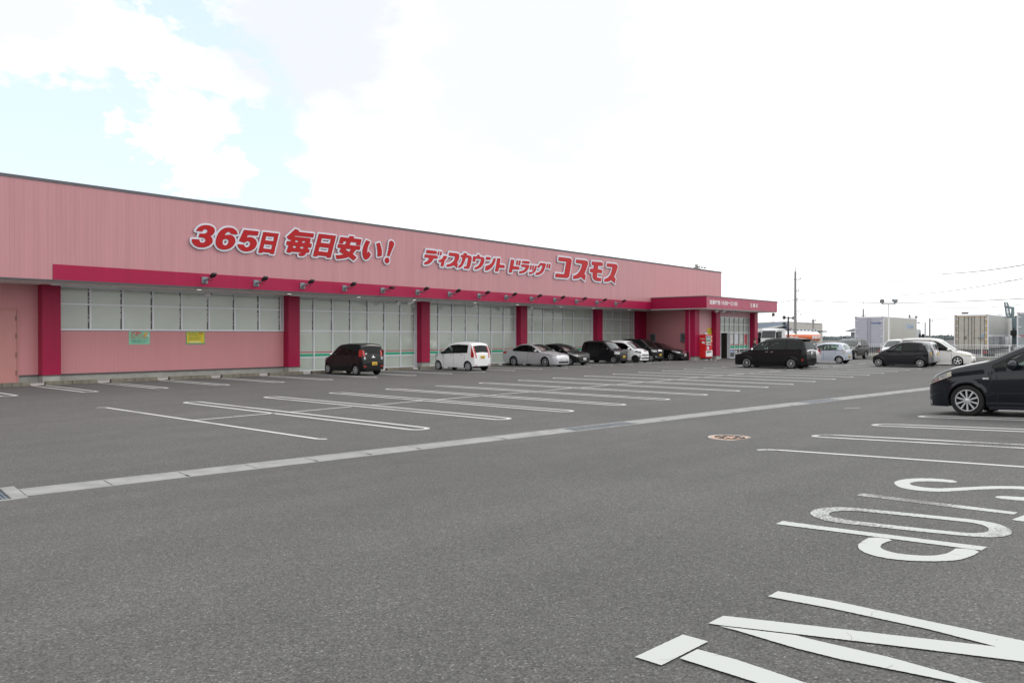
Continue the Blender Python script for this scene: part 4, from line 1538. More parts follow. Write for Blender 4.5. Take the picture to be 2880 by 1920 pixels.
kz = 300 / 2352
a, b = on_y(1900 + 697 * kz, 920 + 20 * kz, EY - .02), on_y(1900 + 805 * kz, 920 + 157 * kz, EY - .02)
yp = EY - .012
r = empty('wall_poster', ((a.x + b.x) / 2, yp, b.z), 'yellow notice above the red vending machine', 'poster')
box_part('board', M['yellow'], r, a.x, b.x, yp - .006, yp + .008, b.z, a.z)
ww, hh = b.x - a.x, a.z - b.z
ptext('お知らせ', a.x + ww * .1, a.z - hh * .22, ww * .5, hh * .12, M['p_red'], .02, r=r)
MB().lathe([(0, yp - .009), (.09, yp - .009), (.09, yp - .006)], 'y', (b.x - ww * .2, 0, a.z - hh * .17), 14).build('picture', M['p_red'], r)
for i in range(5):
    ptext('駐輪場はこちらをご利用ください', a.x + ww * .1, a.z - hh * (.38 + .11 * i), ww * (.8 - .07 * (i % 2)), hh * .055, M['p_ink'], .006, r=r)
a, b = on_y(1900 + 627 * kz, 920 + 120 * kz, EY - .02), on_y(1900 + 690 * kz, 920 + 160 * kz, EY - .02)
r = empty('meter_box', ((a.x + b.x) / 2, EY, b.z), 'small white outlet box on the pink wall above the vending machine', 'outlet box')
MB().bbox(a.x, b.x, EY - .12, EY - .001, b.z, a.z, .015).build('cover', M['white'], r)
mb = MB()
for k in range(3):
    x = a.x + (b.x - a.x) * (.3 + .25 * k)
    mb.box(x - .03, x + .03, EY - .1, EY - .03, b.z - .12, b.z - .001)
mb.build('plug', M['black'], r)

# ------------------------------------------------------------------ vending machine
vx0, vx1, vy0, vy1, vz0, vz1 = 58.78, 59.98, 29.92, 30.48, .20, 2.12
vx0, vx1 = on_y(1984.4, 1000, vy0).x, on_y(2003.4, 1000, vy0).x
M['v_red'] = mat('vending_red', (0.60, 0.012, 0.015), .3, coat=.4)
vm = empty('vending_machine', ((vx0 + vx1) / 2, (vy0 + vy1) / 2, 0), 'red drinks vending machine by the magenta entrance columns', 'vending machine')
vw = vx1 - vx0
MB().bbox(vx0, vx1, vy0, vy1, vz0, vz1, .02).build('cabinet', M['v_red'], vm)
MB().box(vx0 + .05, vx0 + .5, vy0 + .02, vy1 - .02, 0, .085).box(vx1 - .3, vx1 + .12, vy0 + .05, vy1 - .05, 0, .085).build('concrete_foot', M['concrete'], vm)
MB().box(vx0 + .1, vx1 - .1, vy0 + .08, vy1 - .05, .085, vz0).build('plinth', M['under'], vm)
y = vy0
wn_ = MB().box(vx0 + .05, vx0 + .72 * vw, y - .02, y - .001, 1.25, 2.02).build('display_window', mat('display_glow', (.50, .56, .56), .2), vm)
for j in range(3):
    cans = MB()
    for k in range(10):
        x = vx0 + .08 + k * (.64 * vw / 10)
        cans.lathe([(0, 1.30 + .25 * j), (.028, 1.30 + .25 * j), (.028, 1.46 + .25 * j), (.018, 1.49 + .25 * j), (0, 1.49 + .25 * j)], c=(x + .03, y - .035, 0), n=8)
    cans.build('drinks_row', mat('drinks', [(.45, .36, .30), (.20, .40, .30), (.34, .40, .42)][j], .4, noise=.8, nscale=11), vm)
    MB().box(vx0 + .05, vx0 + .72 * vw, y - .07, y - .021, 1.255 + .25 * j, 1.285 + .25 * j).build('price_rail', M['white'], vm)
MB().box(vx0 + .06, vx1 - .04, y - .03, y - .001, .32, .82).build('dispenser_panel', M['white'], vm)
MB().box(vx0 + .16, vx1 - .25, y - .036, y - .031, .66, .76).build('delivery_flap', M['black'], vm)
MB().box(vx0 + .2, vx0 + .45, y - .036, y - .031, .56, .62).build('green_label', M['green'], vm)
MB().box(vx0 + .25, vx0 + .58, y - .012, y - .001, .9, 1.16).build('coin_panel', M['silver'], vm)
for z in (1.86, 1.55):
    MB().box(vx1 - .2, vx1 - .08, y - .012, y - .001, z, z + .14).build('side_label', M['p_pale'], vm)
fr = frame((vx0 - .003, vy1 - .06, 1.72), (0, -1, 0), (0, 0, 1))
text('side_lettering', 'Coca-Cola', fr, .40, .15, M['white'], vm, bold=.015, shear=.3)
mb = MB()
mb.T = frame((vx0 - .004, vy1 - .22, 1.42), Vector((0, -.97, -.2)).normalized(), Vector((0, -.2, .97)).normalized())
mb.add([(0, 0, 0), (.26, 0, 0), (.26, .16, 0), (0, .16, 0)], [(0, 1, 2, 3)])
mb.build('side_label', M['white'], vm)

# ------------------------------------------------------------------ wheel stops
def wheel_stop():
    r = empty('wheel_stop', (0, 35.15, 0))
    for k in range(2):
        mb = MB()
        prof = [(35.05, 0), (35.07, .13), (35.10, .155), (35.19, .155), (35.23, .13), (35.25, 0)]
        for q in range(3):
            a = -1.0 + k * 1.01 + q * .333
            mb.prism(prof, a, a + .322, 'yzx')
        mb.prism([(35.07, 0), (35.09, .09), (35.21, .09), (35.23, 0)], -1.0 + k * 1.01, k * 1.01 - .01, 'yzx')
        mb.build('stop_block', M['stop'], r)
    return r


ws = wheel_stop()
NEAR_TO = {3: 'near the foot of the first magenta column', 4: 'left of the pale green notice', 5: 'below the pale green notice', 6: 'below the yellow notice', 7: 'left of the second magenta column',
           8: 'at the second magenta column', 9: 'in front of the small black hatchback', 10: 'right of the small black hatchback', 12: 'in front of the white hatchback', 15: 'behind the silver saloon',
           11: 'left of the white hatchback', 13: 'right of the white hatchback', 14: 'between the white hatchback and the silver saloon'}
n = 0
for k in range(-1, 18):
    x = 12.315 + PITCH_B * (k - 3)
    if x < 6 or x > 56:
        continue
    o = ws if n == 0 else copy_tree(ws)
    o.location.x = x
    tag(o, f'low concrete wheel stop, {ORD[n]} from the left along the shop wall', 'wheel stop', 'wheel stops along the shop wall')
    n += 1


# ------------------------------------------------------------------ vehicles
def paint(name, col, metal=0.0, rough=0.28):
    return mat(name, col, rough, metal, coat=.34, noise=.02, nscale=1.0, spec=.2)


RIMS = {}


def rim_mesh(style, r):
    key = (style, round(r, 3))
    if key in RIMS:
        return RIMS[key]
    mb = MB(True)
    mb.lathe([(r * .98, -.02), (r * 1.0, .03), (r * .93, .03), (r * .90, -.02)], 'y', n=28)
    n, w, dbl = {'ten': (10, .062, False), 'mesh': (12, .028, True), 'eight': (8, .070, False), 'cover': (9, .095, False), 'five': (5, .105, False), 'six': (6, .11, False)}[style]
    for k in range(n):
        a0 = 2 * math.pi * k / n + .3
        for s_ in ((-.19, .19) if dbl else (0,)):
            if style == 'mesh':
                a, b = a0 + s_ * .2, a0 + s_ * 1.6
            else:
                a, b = a0 + s_ * .75, a0 + s_ * 1.05
            i0, i1 = r * .20, r * .95
            ca, sa, cb_, sb = math.cos(a), math.sin(a), math.cos(b), math.sin(b)
            w0, w1 = w * r * .9, w * r * 1.25
            p = [(i0 * ca + sa * w0, i0 * sa - ca * w0), (i1 * cb_ + sb * w1, i1 * sb - cb_ * w1), (i1 * cb_ - sb * w1, i1 * sb + cb_ * w1), (i0 * ca - sa * w0, i0 * sa + ca * w0)]
            v = [(x, .022, z) for x, z in p] + [(x, -.01, z) for x, z in p]
            mb.add(v, [(0, 1, 2, 3), (4, 5, 6, 7), (0, 1, 5, 4), (1, 2, 6, 5), (2, 3, 7, 6), (3, 0, 4, 7)])
    mb.lathe([(0, .035), (r * .20, .03), (r * .26, .012), (r * .26, -.02)], 'y', n=18)
    me = bpy.data.meshes.new('rim')
    me.from_pydata(mb.v, [], mb.f)
    bm = bmesh.new()
    bm.from_mesh(me)
    bmesh.ops.recalc_face_normals(bm, faces=bm.faces[:])
    bm.to_mesh(me)
    bm.free()
    RIMS[key] = me
    return me


TYRES = {}


def wheel(root, x, y, side, r, w, style, rmat, rimr):
    key = (round(r, 3), round(w, 3), round(rimr, 3))
    if key not in TYRES:
        mb = MB(True)
        h = w / 2
        mb.lathe([(rimr * .97, h - .03), (rimr * 1.02, h - .005), (r * .90, h), (r * .97, h - .012), (r, h - .04), (r, -h + .04), (r * .97, -h + .012), (rimr, -h)], 'y', n=36)
        mb.lathe([(0, .0), (rimr * 1.0, .0)], 'y', n=24)      # brake and hub shadow plate
        me = bpy.data.meshes.new('wheel')
        me.from_pydata(mb.v, [], mb.f)
        bm = bmesh.new()
        bm.from_mesh(me)
        bmesh.ops.recalc_face_normals(bm, faces=bm.faces[:])
        bm.to_mesh(me)
        bm.free()
        me.shade_smooth()
        me.set_sharp_from_angle(angle=R(40))
        me.materials.append(M['rubber'])
        TYRES[key] = me
    o = bpy.data.objects.new('wheel', TYRES[key])
    COL.objects.link(o)
    o.parent = root
    o.location = (x, y, r)
    if side < 0:
        o.rotation_euler.z = math.pi
    rm_ = rim_mesh(style, rimr)
    rm2 = rm_ if rm_.materials and rm_.materials[0] == rmat else rm_.copy()
    if rm2 is not rm_:
        rm2.materials.clear()
        rm2.materials.append(rmat)
    if not rm_.materials:
        rm_.materials.append(rmat)
    ro = bpy.data.objects.new('rim', rm2)
    COL.objects.link(ro)
    ro.parent = o
    ro.location = (0, w / 2 - .035, 0)
    return o


def lin(pts, x):
    return float(np.interp(x, [p[0] for p in pts], [p[1] for p in pts]))


def make_car(label, cat, mw, s, paint_m, group='cars standing in the car park', name='parked_car'):
    L, W, Ht, WB = s['L'], s['W'], s['H'], s['WB']
    fo = s.get('fo', (L - WB) * .47)
    r = s.get('r', .28)
    tw = s.get('tw', .165)
    sill = s.get('sill', .20)
    tum = s.get('tum', .12)
    rf, kf = s.get('rf', .55), s.get('kf', .55)
    rr, kr = s.get('rr', .35), s.get('kr', .35)
    belt = s['belt']
    hw = W / 2
    prof = list(s['prof'])
    fl = lambda d: fo + WB / 2 - d
    # resample the roof line by arc length, a little smoothed
    P = np.array(prof, float)
    seg = np.hypot(np.diff(P[:, 0]), np.diff(P[:, 1]))
    cum = np.concatenate([[0], np.cumsum(seg)])
    N = 110
    t = np.linspace(0, cum[-1], N)
    D, Zt = np.interp(t, cum, P[:, 0]), np.interp(t, cum, P[:, 1])
    ker = np.array([1, 3, 4, 3, 1.]) / 12
    for _ in range(s.get('smooth', 2)):
        D[2:-2] = np.convolve(D, ker, 'valid')
        Zt[2:-2] = np.convolve(Zt, ker, 'valid')
    D = np.maximum.accumulate(D + np.arange(N) * 1e-5)
    # extra stations round the wheel arches
    arch = []
    ra = r + s.get('archgap', .055)
    for wc in (fo, fo + WB):
        arch += [wc + ra * math.cos(a) for a in np.linspace(0, math.pi, 17)] + [wc + ra + .002, wc - ra - .002]
    wins = s['wins']                                 # [(d0, d1, material)]
    gapz = s.get('rail', .125)
    arch += [q for d0, d1, _ in wins for q in (d0, d1)]
    Da = np.sort(np.concatenate([D, arch]))
    Za = np.interp(Da, D, Zt)
    D, Zt = Da, Za
    Sarc = np.concatenate([[0], np.cumsum(np.hypot(np.diff(D), np.diff(Zt)))])

    def zbot(d):
        z = sill
        e = s.get('frontlip', .0)
        if d < .35:
            z = sill + e * (1 - d / .35)
        if d > L - .45:
            z = sill + s.get('rearlip', .10) * (d - L + .45) / .45
        for wc in (fo, fo + WB):
            if abs(d - wc) < ra:
                z = max(z, r + math.sqrt(max(ra * ra - (d - wc) ** 2, 0)))
        return z

    def w(d, z):
        b = lin(belt, d)
        h = hw
        if d < rf:
            q = 1 - max(d, 0) / rf
            h -= rf * kf * (1 - math.sqrt(max(1 - q * q, 0)))
        if d > L - rr:
            q = 1 - max(L - d, 0) / rr
            h -= rr * kr * (1 - math.sqrt(max(1 - q * q, 0)))
        if z < b:
            k = (b - z) / (b - sill)
            h *= 1 - .055 * max(0, k - .5) ** 2 / .25 - .012 * k * (1 - k) * -1 * 0
            h -= .012 * math.exp(-((z - b + .10) / .05) ** 2)
        else:
            h *= 1 - tum * ((z - b) / max(Ht - b, .1)) ** 1.15
        for wc in (fo, fo + WB):                       # arch lips
            q = math.hypot(d - wc, z - r)
            if ra <= q < ra + .05 and z < r + ra + .05:
                h += .012
        return h

    def rc(d, zt):
        return min(s.get('rc', .10), max(.02, (zt - zbot(d)) * .28))
    crown = s.get('crown', .05)

    def top_edge(d, zt):
        c = rc(d, zt)
        return w(d, zt - c) - c * 1.1, c
    def band(d, zt):
        "lower and upper edge of the side glass at d, and whether there is any"
        c, zb = rc(d, zt), zbot(d)
        lo, hi = lin(belt, d) + .03, zt - gapz
        zc = zt - c
        if hi > lo + .01 and lo > zb + .05 and hi < zc - .002:
            return zb, lo, hi, zc, True
        return zb, zb + .6 * (zc - zb), zb + .8 * (zc - zb), zc, False
    rows, ok = [], []
    for d, zt in zip(D, Zt):
        c = rc(d, zt)
        zb, w0_, w1_, zc, g_ = band(d, zt)
        ok.append(g_)
        half = []
        for z in list(np.linspace(zb, w0_, 9)) + list(np.linspace(w0_, w1_, 5))[1:] + [zc]:
            half.append((fl(d), w(d, z), z))
        w0 = w(d, zc)
        for a in (25, 50, 75, 90):
            a = R(a)
            half.append((fl(d), w0 - c * 1.1 * (1 - math.cos(a)), zt - c + c * math.sin(a)))
        we = w0 - c * 1.1
        for v in (.75, .5, .25, 0):
            half.append((fl(d), we * v, zt + crown * (1 - v * v)))
        rows.append(half + [(x, -y, z) for x, y, z in half[-2::-1]])
    a0, a1 = (float(np.interp(q, D, Sarc)) for q in s['ws'])

    def rear_arc(z):
        for i in range(len(D)):
            if D[i] > L * .5 and Zt[i] <= z:
                return Sarc[i]
        return Sarc[-1]
    spans = [(a0, a1)]
    if 'rg' in s:
        spans.append((rear_arc(s['rg'][1]), rear_arc(s['rg'][0])))
    nc = len(rows[0])
    body_f = []
    for i in range(len(rows) - 1):
        side_open = ok[i] and ok[i + 1] and any(D[i] >= d0 - 1e-6 and D[i + 1] <= d1 + 1e-6 for d0, d1, _ in wins)
        top_open = any(Sarc[i] >= q0 - 1e-6 and Sarc[i + 1] <= q1 + 1e-6 for q0, q1 in spans)
        for j in range(nc - 1):
            jj = min(j, nc - 2 - j)
            if (side_open and 8 <= jj <= 11) or (top_open and jj >= 17):
                continue
            body_f.append((i * nc + j, i * nc + j + 1, (i + 1) * nc + j + 1, (i + 1) * nc + j))
    root = empty(name, label=label, cat=cat, group=group, mw=mw)
    mb = MB(True)
    mb.add([p for q in rows for p in q], body_f)
    for rw in (rows[0], rows[-1]):
        n = len(rw)
        for j in range(n // 2):
            a, b, c_, d_ = rw[j], rw[j + 1], rw[n - 2 - j], rw[n - 1 - j]
            if j + 1 == n // 2:
                mb.add([a, b, d_], [(0, 1, 2)])
            else:
                mb.quad(a, b, c_, d_)
    body = mb.build('body', paint_m, root, 38)
    MB(True).box(fl(L - .25), fl(.3), -hw + .26, hw - .26, sill + .0, min(.72, lin(belt, L / 2) - .1)).box(fl(L - .06), fl(.06), -hw + .32, hw - .32, sill + .02, sill + .2).build('underbody', M['under'], root)
    if s.get('skirt'):
        MB(True).box(fl(fo + WB - ra - .05), fl(fo + ra + .05), -hw + .015, hw - .015, sill - .05, sill + .03).build('side_skirt', paint_m, root)

    def side_pt(d, z, off, sgn):
        y = w(d, z)
        e = .01
        gx = (w(d + e, z) - w(d - e, z)) / (2 * e)       # d grows backwards, x forwards
        gz = (w(d, z + e) - w(d, z - e)) / (2 * e)
        nv = Vector((gx, 1, -gz)).normalized()
        p = Vector((fl(d), y, z)) + nv * off
        return (p.x, p.y * sgn, p.z)

    def side_patch(mb, d0, d1, zlo, zhi, off, sgn, nd=14, nz=4, thick=0):
        rows_ = []
        for i in range(nd + 1):
            d = d0 + (d1 - d0) * i / nd
            a, b = zlo(d), zhi(d)
            b = max(a, b)
            rows_.append([side_pt(d, a + (b - a) * k / nz, off, sgn) for k in range(nz + 1)])
        mb.grid(rows_)
    ztop = lambda d: float(np.interp(d, D, Zt))
    for sgn in (1, -1):
        tr = MB(True)
        dA, dB = wins[0][0] - .03, wins[-1][1] + .03
        cuts = [dA] + [q for d0, d1, _ in wins for q in (d0, d1)] + [dB]
        lo_, hi_ = (lambda d: lin(belt, d) + .03), (lambda d: ztop(d) - gapz)
        for q in range(0, len(cuts), 2):
            if cuts[q + 1] - cuts[q] > .004:
                side_patch(tr, cuts[q], cuts[q + 1], lo_, hi_, .004, sgn, 6)
        side_patch(tr, dA, dB, lambda d: lin(belt, d) + .002, lambda d: min(lo_(d), ztop(d) - .06), .0046, sgn, 40, 1)
        side_patch(tr, dA, dB, lambda d: max(hi_(d), lin(belt, d)), lambda d: ztop(d) - gapz + .028, .0052, sgn, 40, 1)
        tr.build('window_trim', M['trim_black'], root, 50)
        for d0, d1, wm in wins:
            g = MB(True)
            slant = s.get('wslant', 0)
            side_patch(g, d0, d1, lambda d: lin(belt, d) + .03, lambda d: ztop(d) - gapz, .007, sgn, 18)
            g.build('side_window', M[wm], root, 50)
        sm = MB(True)
        for d in s.get('seams', []):
            zt_ = min(lin(belt, d), ztop(d) - .1)
            side_patch(sm, d, d + .012, lambda q: sill + .06, lambda q: zt_, .002, sgn, 1, 8)
        if sm.v:
            sm.build('door_seam', M['under'], root)
        for d, z in s.get('handles', []):
            hnd = MB(True)
            p = side_pt(d, z, .012, sgn)
            hnd.bbox(p[0] - .10, p[0] + .08, p[1] - .02, p[1] + .02, z - .018, z + .018, .008)
            hnd.build('door_handle', s.get('hmat', paint_m), root, 40)
        if 'mirror' in s:
            d, z = s['mirror']
            p = side_pt(d, z, .11, sgn)
            mm = MB(True)
            k_ = s.get('mscale', 1)
            mm.ball((p[0], p[1] + .0 * sgn, z), (.085 * k_, .125 * k_, .085 * k_), 14)
            mm.box(p[0] - .03, p[0] + .03, min(p[1], p[1] - .12 * sgn), max(p[1], p[1] - .12 * sgn), z - .06, z - .03)
            mm.build('mirror', s.get('mmat', paint_m), root, 50)
        for d0, d1, zl, zh, key, nm, *of in s.get('side_lamps', []):
            g = MB(True)
            f0, f1 = (zl if isinstance(zl, tuple) else (zl, zl)), (zh if isinstance(zh, tuple) else (zh, zh))
            side_patch(g, d0, d1, lambda d: f0[0] + (f0[1] - f0[0]) * (d - d0) / (d1 - d0), lambda d: f1[0] + (f1[1] - f1[0]) * (d - d0) / (d1 - d0), of[0] if of else .012, sgn, 10)
            g.build(nm, M[key], root, 60)

    def arc_of(d):
        return float(np.interp(d, D, Sarc))

    def front_arc(z):
        for i in range(len(D)):
            if Zt[i] >= z:
                return Sarc[i]
        return Sarc[-1]

    def top_pt(a, v, off):
        d, zt = float(np.interp(a, Sarc, D)), float(np.interp(a, Sarc, Zt))
        e = .03
        dd = float(np.interp(a + e, Sarc, D)) - float(np.interp(a - e, Sarc, D))
        dz = float(np.interp(a + e, Sarc, Zt)) - float(np.interp(a - e, Sarc, Zt))
        nv = Vector((dz, 0, dd)).normalized()            # forward-up normal of the profile
        we, c = top_edge(d, zt)
        p = Vector((fl(d), we * v, zt + crown * (1 - v * v))) + nv * off
        return tuple(p)

    def top_patch(mb, a0, a1, v0, v1, off, na=10, nv=12):
        mb.grid([[top_pt(a0 + (a1 - a0) * i / na, v0 + (v1 - v0) * j / nv, off) for j in range(nv + 1)] for i in range(na + 1)])
        return mb
    top_patch(MB(True), a0, a1, -1.0, 1.0, .006).build('windscreen', M[s.get('wsmat', 'screen')], root, 50)
    top_patch(MB(True), a0 - .10, a0 + .01, -.95, .95, .005, 3).build('cowl', M['black'], root, 50)
    bz = lin(belt, L / 2)                              # the cabin seen through the glass
    MB(True).box(fl(s['ws'][0] + .62), fl(s['ws'][0] + .12), -hw + .2, hw - .2, bz - .32, bz - .09).build('dashboard', M['dash'], root)
    dsx = s['ws'][1] + .35
    for yy in (-.36, .36):
        st = MB(True)
        st.bbox(fl(dsx + .16), fl(dsx), yy - .23, yy + .23, bz - .45, bz + .16, .05)
        st.bbox(fl(dsx + .12), fl(dsx + .03), yy - .12, yy + .12, bz + .20, min(bz + .37, Ht - .22), .03)
        st.bbox(fl(dsx + .1), fl(dsx - .5), yy - .23, yy + .23, bz - .55, bz - .38, .05)
        st.build('seat', M['seat'], root, 40)
    st = MB(True)
    st.bbox(fl(dsx + 1.05), fl(dsx + .90), -hw + .22, hw - .22, bz - .45, bz + .14, .05)
    for yy in (-.36, .36):
        st.bbox(fl(dsx + 1.0), fl(dsx + .92), yy - .11, yy + .11, bz + .17, bz + .30, .03)
    st.build('rear_seat', M['seat'], root, 40)
    sw = MB(True)
    sx, sy, sz = fl(dsx - .55), -.36, bz + .0
    sw.tube([(sx - .06 * math.sin(q), sy + .17 * math.cos(q), sz + .16 * math.sin(q)) for q in np.linspace(0, 2 * math.pi, 17)], .018, 6, False)
    sw.build('steering_wheel', M['dash'], root, 50)
    wp = MB(True)
    for v in (-.5, .35):
        wp.tube([top_pt(a0 - .03, v, .02), top_pt(a0 + .05, v + .55, .02)], .008, 5)
    wp.build('wiper', M['black'], root)
    if 'rg' in s:
        top_patch(MB(True), rear_arc(s['rg'][1]), rear_arc(s['rg'][0]), -1.0, 1.0, .006).build('rear_window', M[s.get('rgmat', 'tint')], root, 50)
    for z0, z1, v0, key, nm in s.get('rear_lamps', []):
        for sgn in (1, -1):
            top_patch(MB(True), rear_arc(z1), rear_arc(z0), *sorted((v0 * sgn, 1.03 * sgn)), .010, 8, 4).build(nm, M[key], root, 60)
    for z0, z1, v0, v1, key, nm in s.get('rear_trim', []):
        top_patch(MB(True), rear_arc(z1), rear_arc(z0), v0, v1, .012, 4, 10).build(nm, M[key], root, 60)
    for z0, z1, v0, v1, key, nm in s.get('front_trim', []):
        g = MB(True)
        top_patch(g, front_arc(z0), front_arc(z1), v0, v1, .012, 5, 10)
        g.build(nm, M[key], root, 60)
    for y0, y1, z0, z1, key, nm in s.get('front_box', []):
        lim = hw - rf * kf - .015
        if y0 < 0 < y1 or max(abs(y0), abs(y1)) <= lim:
            MB(True).box(fl(0) - .01, fl(0) + .012, max(y0, -lim), min(y1, lim), z0, z1).build(nm, M[key], root)
            if max(abs(y0), abs(y1)) > lim and y0 < 0 < y1:
                y0 = lim
            else:
                continue
            both = (1, -1)
        else:
            both = (1 if y0 > 0 else -1,)
        ya, yb = sorted((abs(y0), abs(y1)))
        zm_ = (z0 + z1) / 2
        ds = np.linspace(0, rf, 200)
        ww_ = np.array([w(q, zm_) for q in ds])
        da_, db_ = float(np.interp(ya, ww_, ds)), float(np.interp(yb, ww_, ds))
        for sgn in both:
            g = MB(True)
            side_patch(g, da_, max(db_, da_ + .01), lambda d: z0, lambda d: z1, .008, sgn, 8)
            g.build(nm, M[key], root, 60)
    for y0, y1, z0, z1, key, nm in s.get('rear_box', []):
        MB(True).box(fl(L) - .012, fl(L) + .01, y0, y1, z0, z1).build(nm, M[key], root)
    pl = M[s.get('plate', 'plate_w')]
    num = s.get('num', '')
    zf, zr = s.get('pf', .42), s.get('pr', .72)
    yo = s.get('pfy', 0)
    xf = fl(float(np.interp(front_arc(zf), Sarc, D))) + .022
    o = MB(True).bbox(xf - .015, xf, yo - .165, yo + .165, zf - .08, zf + .085, .004).build('front_plate', pl, root)
    if num:
        text('plate_lettering', num, Matrix.Translation((xf + .003, yo - .12, zf - .06)) @ Matrix(((0, 0, 1, 0), (1, 0, 0, 0), (0, 1, 0, 0), (0, 0, 0, 1))), .24, .085, M['ink'], o, bold=.02, local=True)
    xr = fl(float(np.interp(rear_arc(zr + .08), Sarc, D))) - .03
    yo = s.get('pry', 0)
    o = MB(True).bbox(xr - .012, xr + .004, yo - .165, yo + .165, zr - .08, zr + .085, .004).build('rear_plate', pl, root)
    if num:
        text('plate_lettering', num, Matrix.Translation((xr - .015, yo + .12, zr - .06)) @ Matrix(((0, 0, -1, 0), (-1, 0, 0, 0), (0, 1, 0, 0), (0, 0, 0, 1))), .24, .085, M['ink'], o, bold=.02, local=True)
    ty = hw - tw / 2 - .012
    for x in (WB / 2, -WB / 2):
        for sgn in (1, -1):
            wheel(root, x, ty * sgn, sgn, r, tw, s.get('rim', 'cover'), M[s.get('rmat', 'rim')], s.get('rimr', r * .66))
    if s.get('aerial'):
        d, y, l = s['aerial']
        z = ztop(d)
        MB(True).tube([(fl(d), y, z), (fl(d) - l * .6, y, z + l * .8)], [.012, .006], 6).build('aerial', M['black'], root)
    if s.get('spoiler'):
        d0, d1, z = s['spoiler']
        sp_ = MB(True)
        sp_.bbox(fl(d1), fl(d0), -hw * .82, hw * .82, z - .02, z + .025, .012)
        sp_.build('spoiler', paint_m, root, 40)
    if s.get('roof_strip'):
        for sgn in (1, -1):
            q = MB(True)
            pts = [top_pt(a, .96 * sgn, .012) for a in np.linspace(arc_of(s['roof_strip'][0]), arc_of(s['roof_strip'][1]), 16)]
            q.tube(pts, .022, 6)
            q.build('roof_rail', M[s.get('rsmat', 'black')], root, 40)
    return root


def place(x, y, z, heading):
    "origin midway between the axles, heading in degrees from +X"
    return Matrix.Translation((x, y, z)) @ Matrix.Rotation(R(heading), 4, 'Z')


BLK = paint('paint_black', (0.006, 0.006, 0.007))
BLK2 = paint('paint_black_pearl', (0.009, 0.008, 0.010))
NAVY = paint('paint_dark_blue', (0.005, 0.0075, 0.0125), .0, .15)
NAVY.node_tree.nodes['Principled BSDF'].inputs['Coat Weight'].default_value = .6
CHAR = paint('paint_charcoal', (0.014, 0.0145, 0.018), .0)
WHT = paint('paint_white', (0.74, 0.75, 0.76))
PEARL = paint('paint_pearl', (0.76, 0.755, 0.73))
SIL = paint('paint_silver', (0.50, 0.50, 0.525), .45, .32)
SIL2 = paint('paint_silver_blue', (0.50, 0.545, 0.62), .35, .32)
BRN = paint('paint_dark_bronze', (0.012, 0.0105, 0.009), .0)

KEI = dict(L=3.395, W=1.475, r=.275, tw=.155, plate='plate_y')
LIFE = dict(KEI, H=1.60, WB=2.36, rim='six', rmat='rim_grey', rimr=.185, num='14-90', pr=.60, pry=-.05,
            prof=[(0, .48), (.02, .66), (.12, .82), (.72, 1.0), (1.32, 1.47), (1.55, 1.56), (2.2, 1.60), (3.08, 1.585), (3.2, 1.54), (3.33, 1.04), (3.38, .92), (3.395, .60)],
            belt=[(0, .9), (1, .98), (3.4, 1.02)], tum=.11, wins=[(.86, 1.78, 'clear'), (1.86, 2.62, 'tint'), (2.68, 3.06, 'tint')], ws=(.74, 1.42), rg=(1.06, 1.46), seams=[.98, 1.82, 2.66],
            rear_lamps=[(.98, 1.30, .85, 'tail', 'taillight'), (.84, .975, .85, 'tail_clear', 'reversing_lamp')],
            side_lamps=[(3.14, 3.36, (.96, .96), (1.30, 1.30), 'tail', 'taillight'), (.05, .42, (.66, .78), (.80, .90), 'head', 'headlight')],
            rear_box=[(-.62, -.46, .44, .50, 'tail', 'reflector'), (.46, .62, .44, .50, 'tail', 'reflector')], rear_trim=[(.855, .90, -.18, .18, 'chrome', 'badge_bar'), (1.07, 1.10, .62, .78, 'white', 'badge'), (.935, .985, -.04, .04, 'chrome', 'emblem')],
            handles=[(1.66, .86), (2.5, .88)], mirror=(.98, 1.06), mmat=M['chrome'], rail=.13, rc=.09, kr=.25)
MOVE = dict(KEI, H=1.63, WB=2.455, rim='cover', rmat='rim_grey', rimr=.20, num='14-90', pr=.80,
            prof=[(0, .50), (.02, .72), (.10, .86), (.62, 1.03), (1.30, 1.50), (1.6, 1.60), (2.1, 1.63), (2.95, 1.60), (3.14, 1.55), (3.30, 1.08), (3.37, .95), (3.395, .62)],
            belt=[(0, .92), (1, .98), (3.4, 1.06)], tum=.13, wins=[(.78, 1.72, 'clear'), (1.80, 2.86, 'tint')], ws=(.66, 1.36), rg=(1.06, 1.44), seams=[.92, 1.76, 2.64],
            rear_lamps=[(.76, 1.42, .87, 'tail', 'taillight'), ], side_lamps=[(3.16, 3.36, (.80, .78), (1.46, 1.0), 'tail', 'taillight'), (.04, .50, (.70, .86), (.90, .98), 'head', 'headlight')],
            rear_trim=[(.90, .94, -.28, .28, 'chrome', 'badge_bar')], rear_box=[(-.6, -.45, .34, .38, 'tail', 'reflector'), (.45, .6, .34, .38, 'tail', 'reflector')],
            handles=[(1.58, .89), (2.44, .93)], hmat=M['chrome'], mirror=(.94, 1.05), mmat=M['black'], aerial=(2.8, .0, .24), rail=.14, kr=.25)
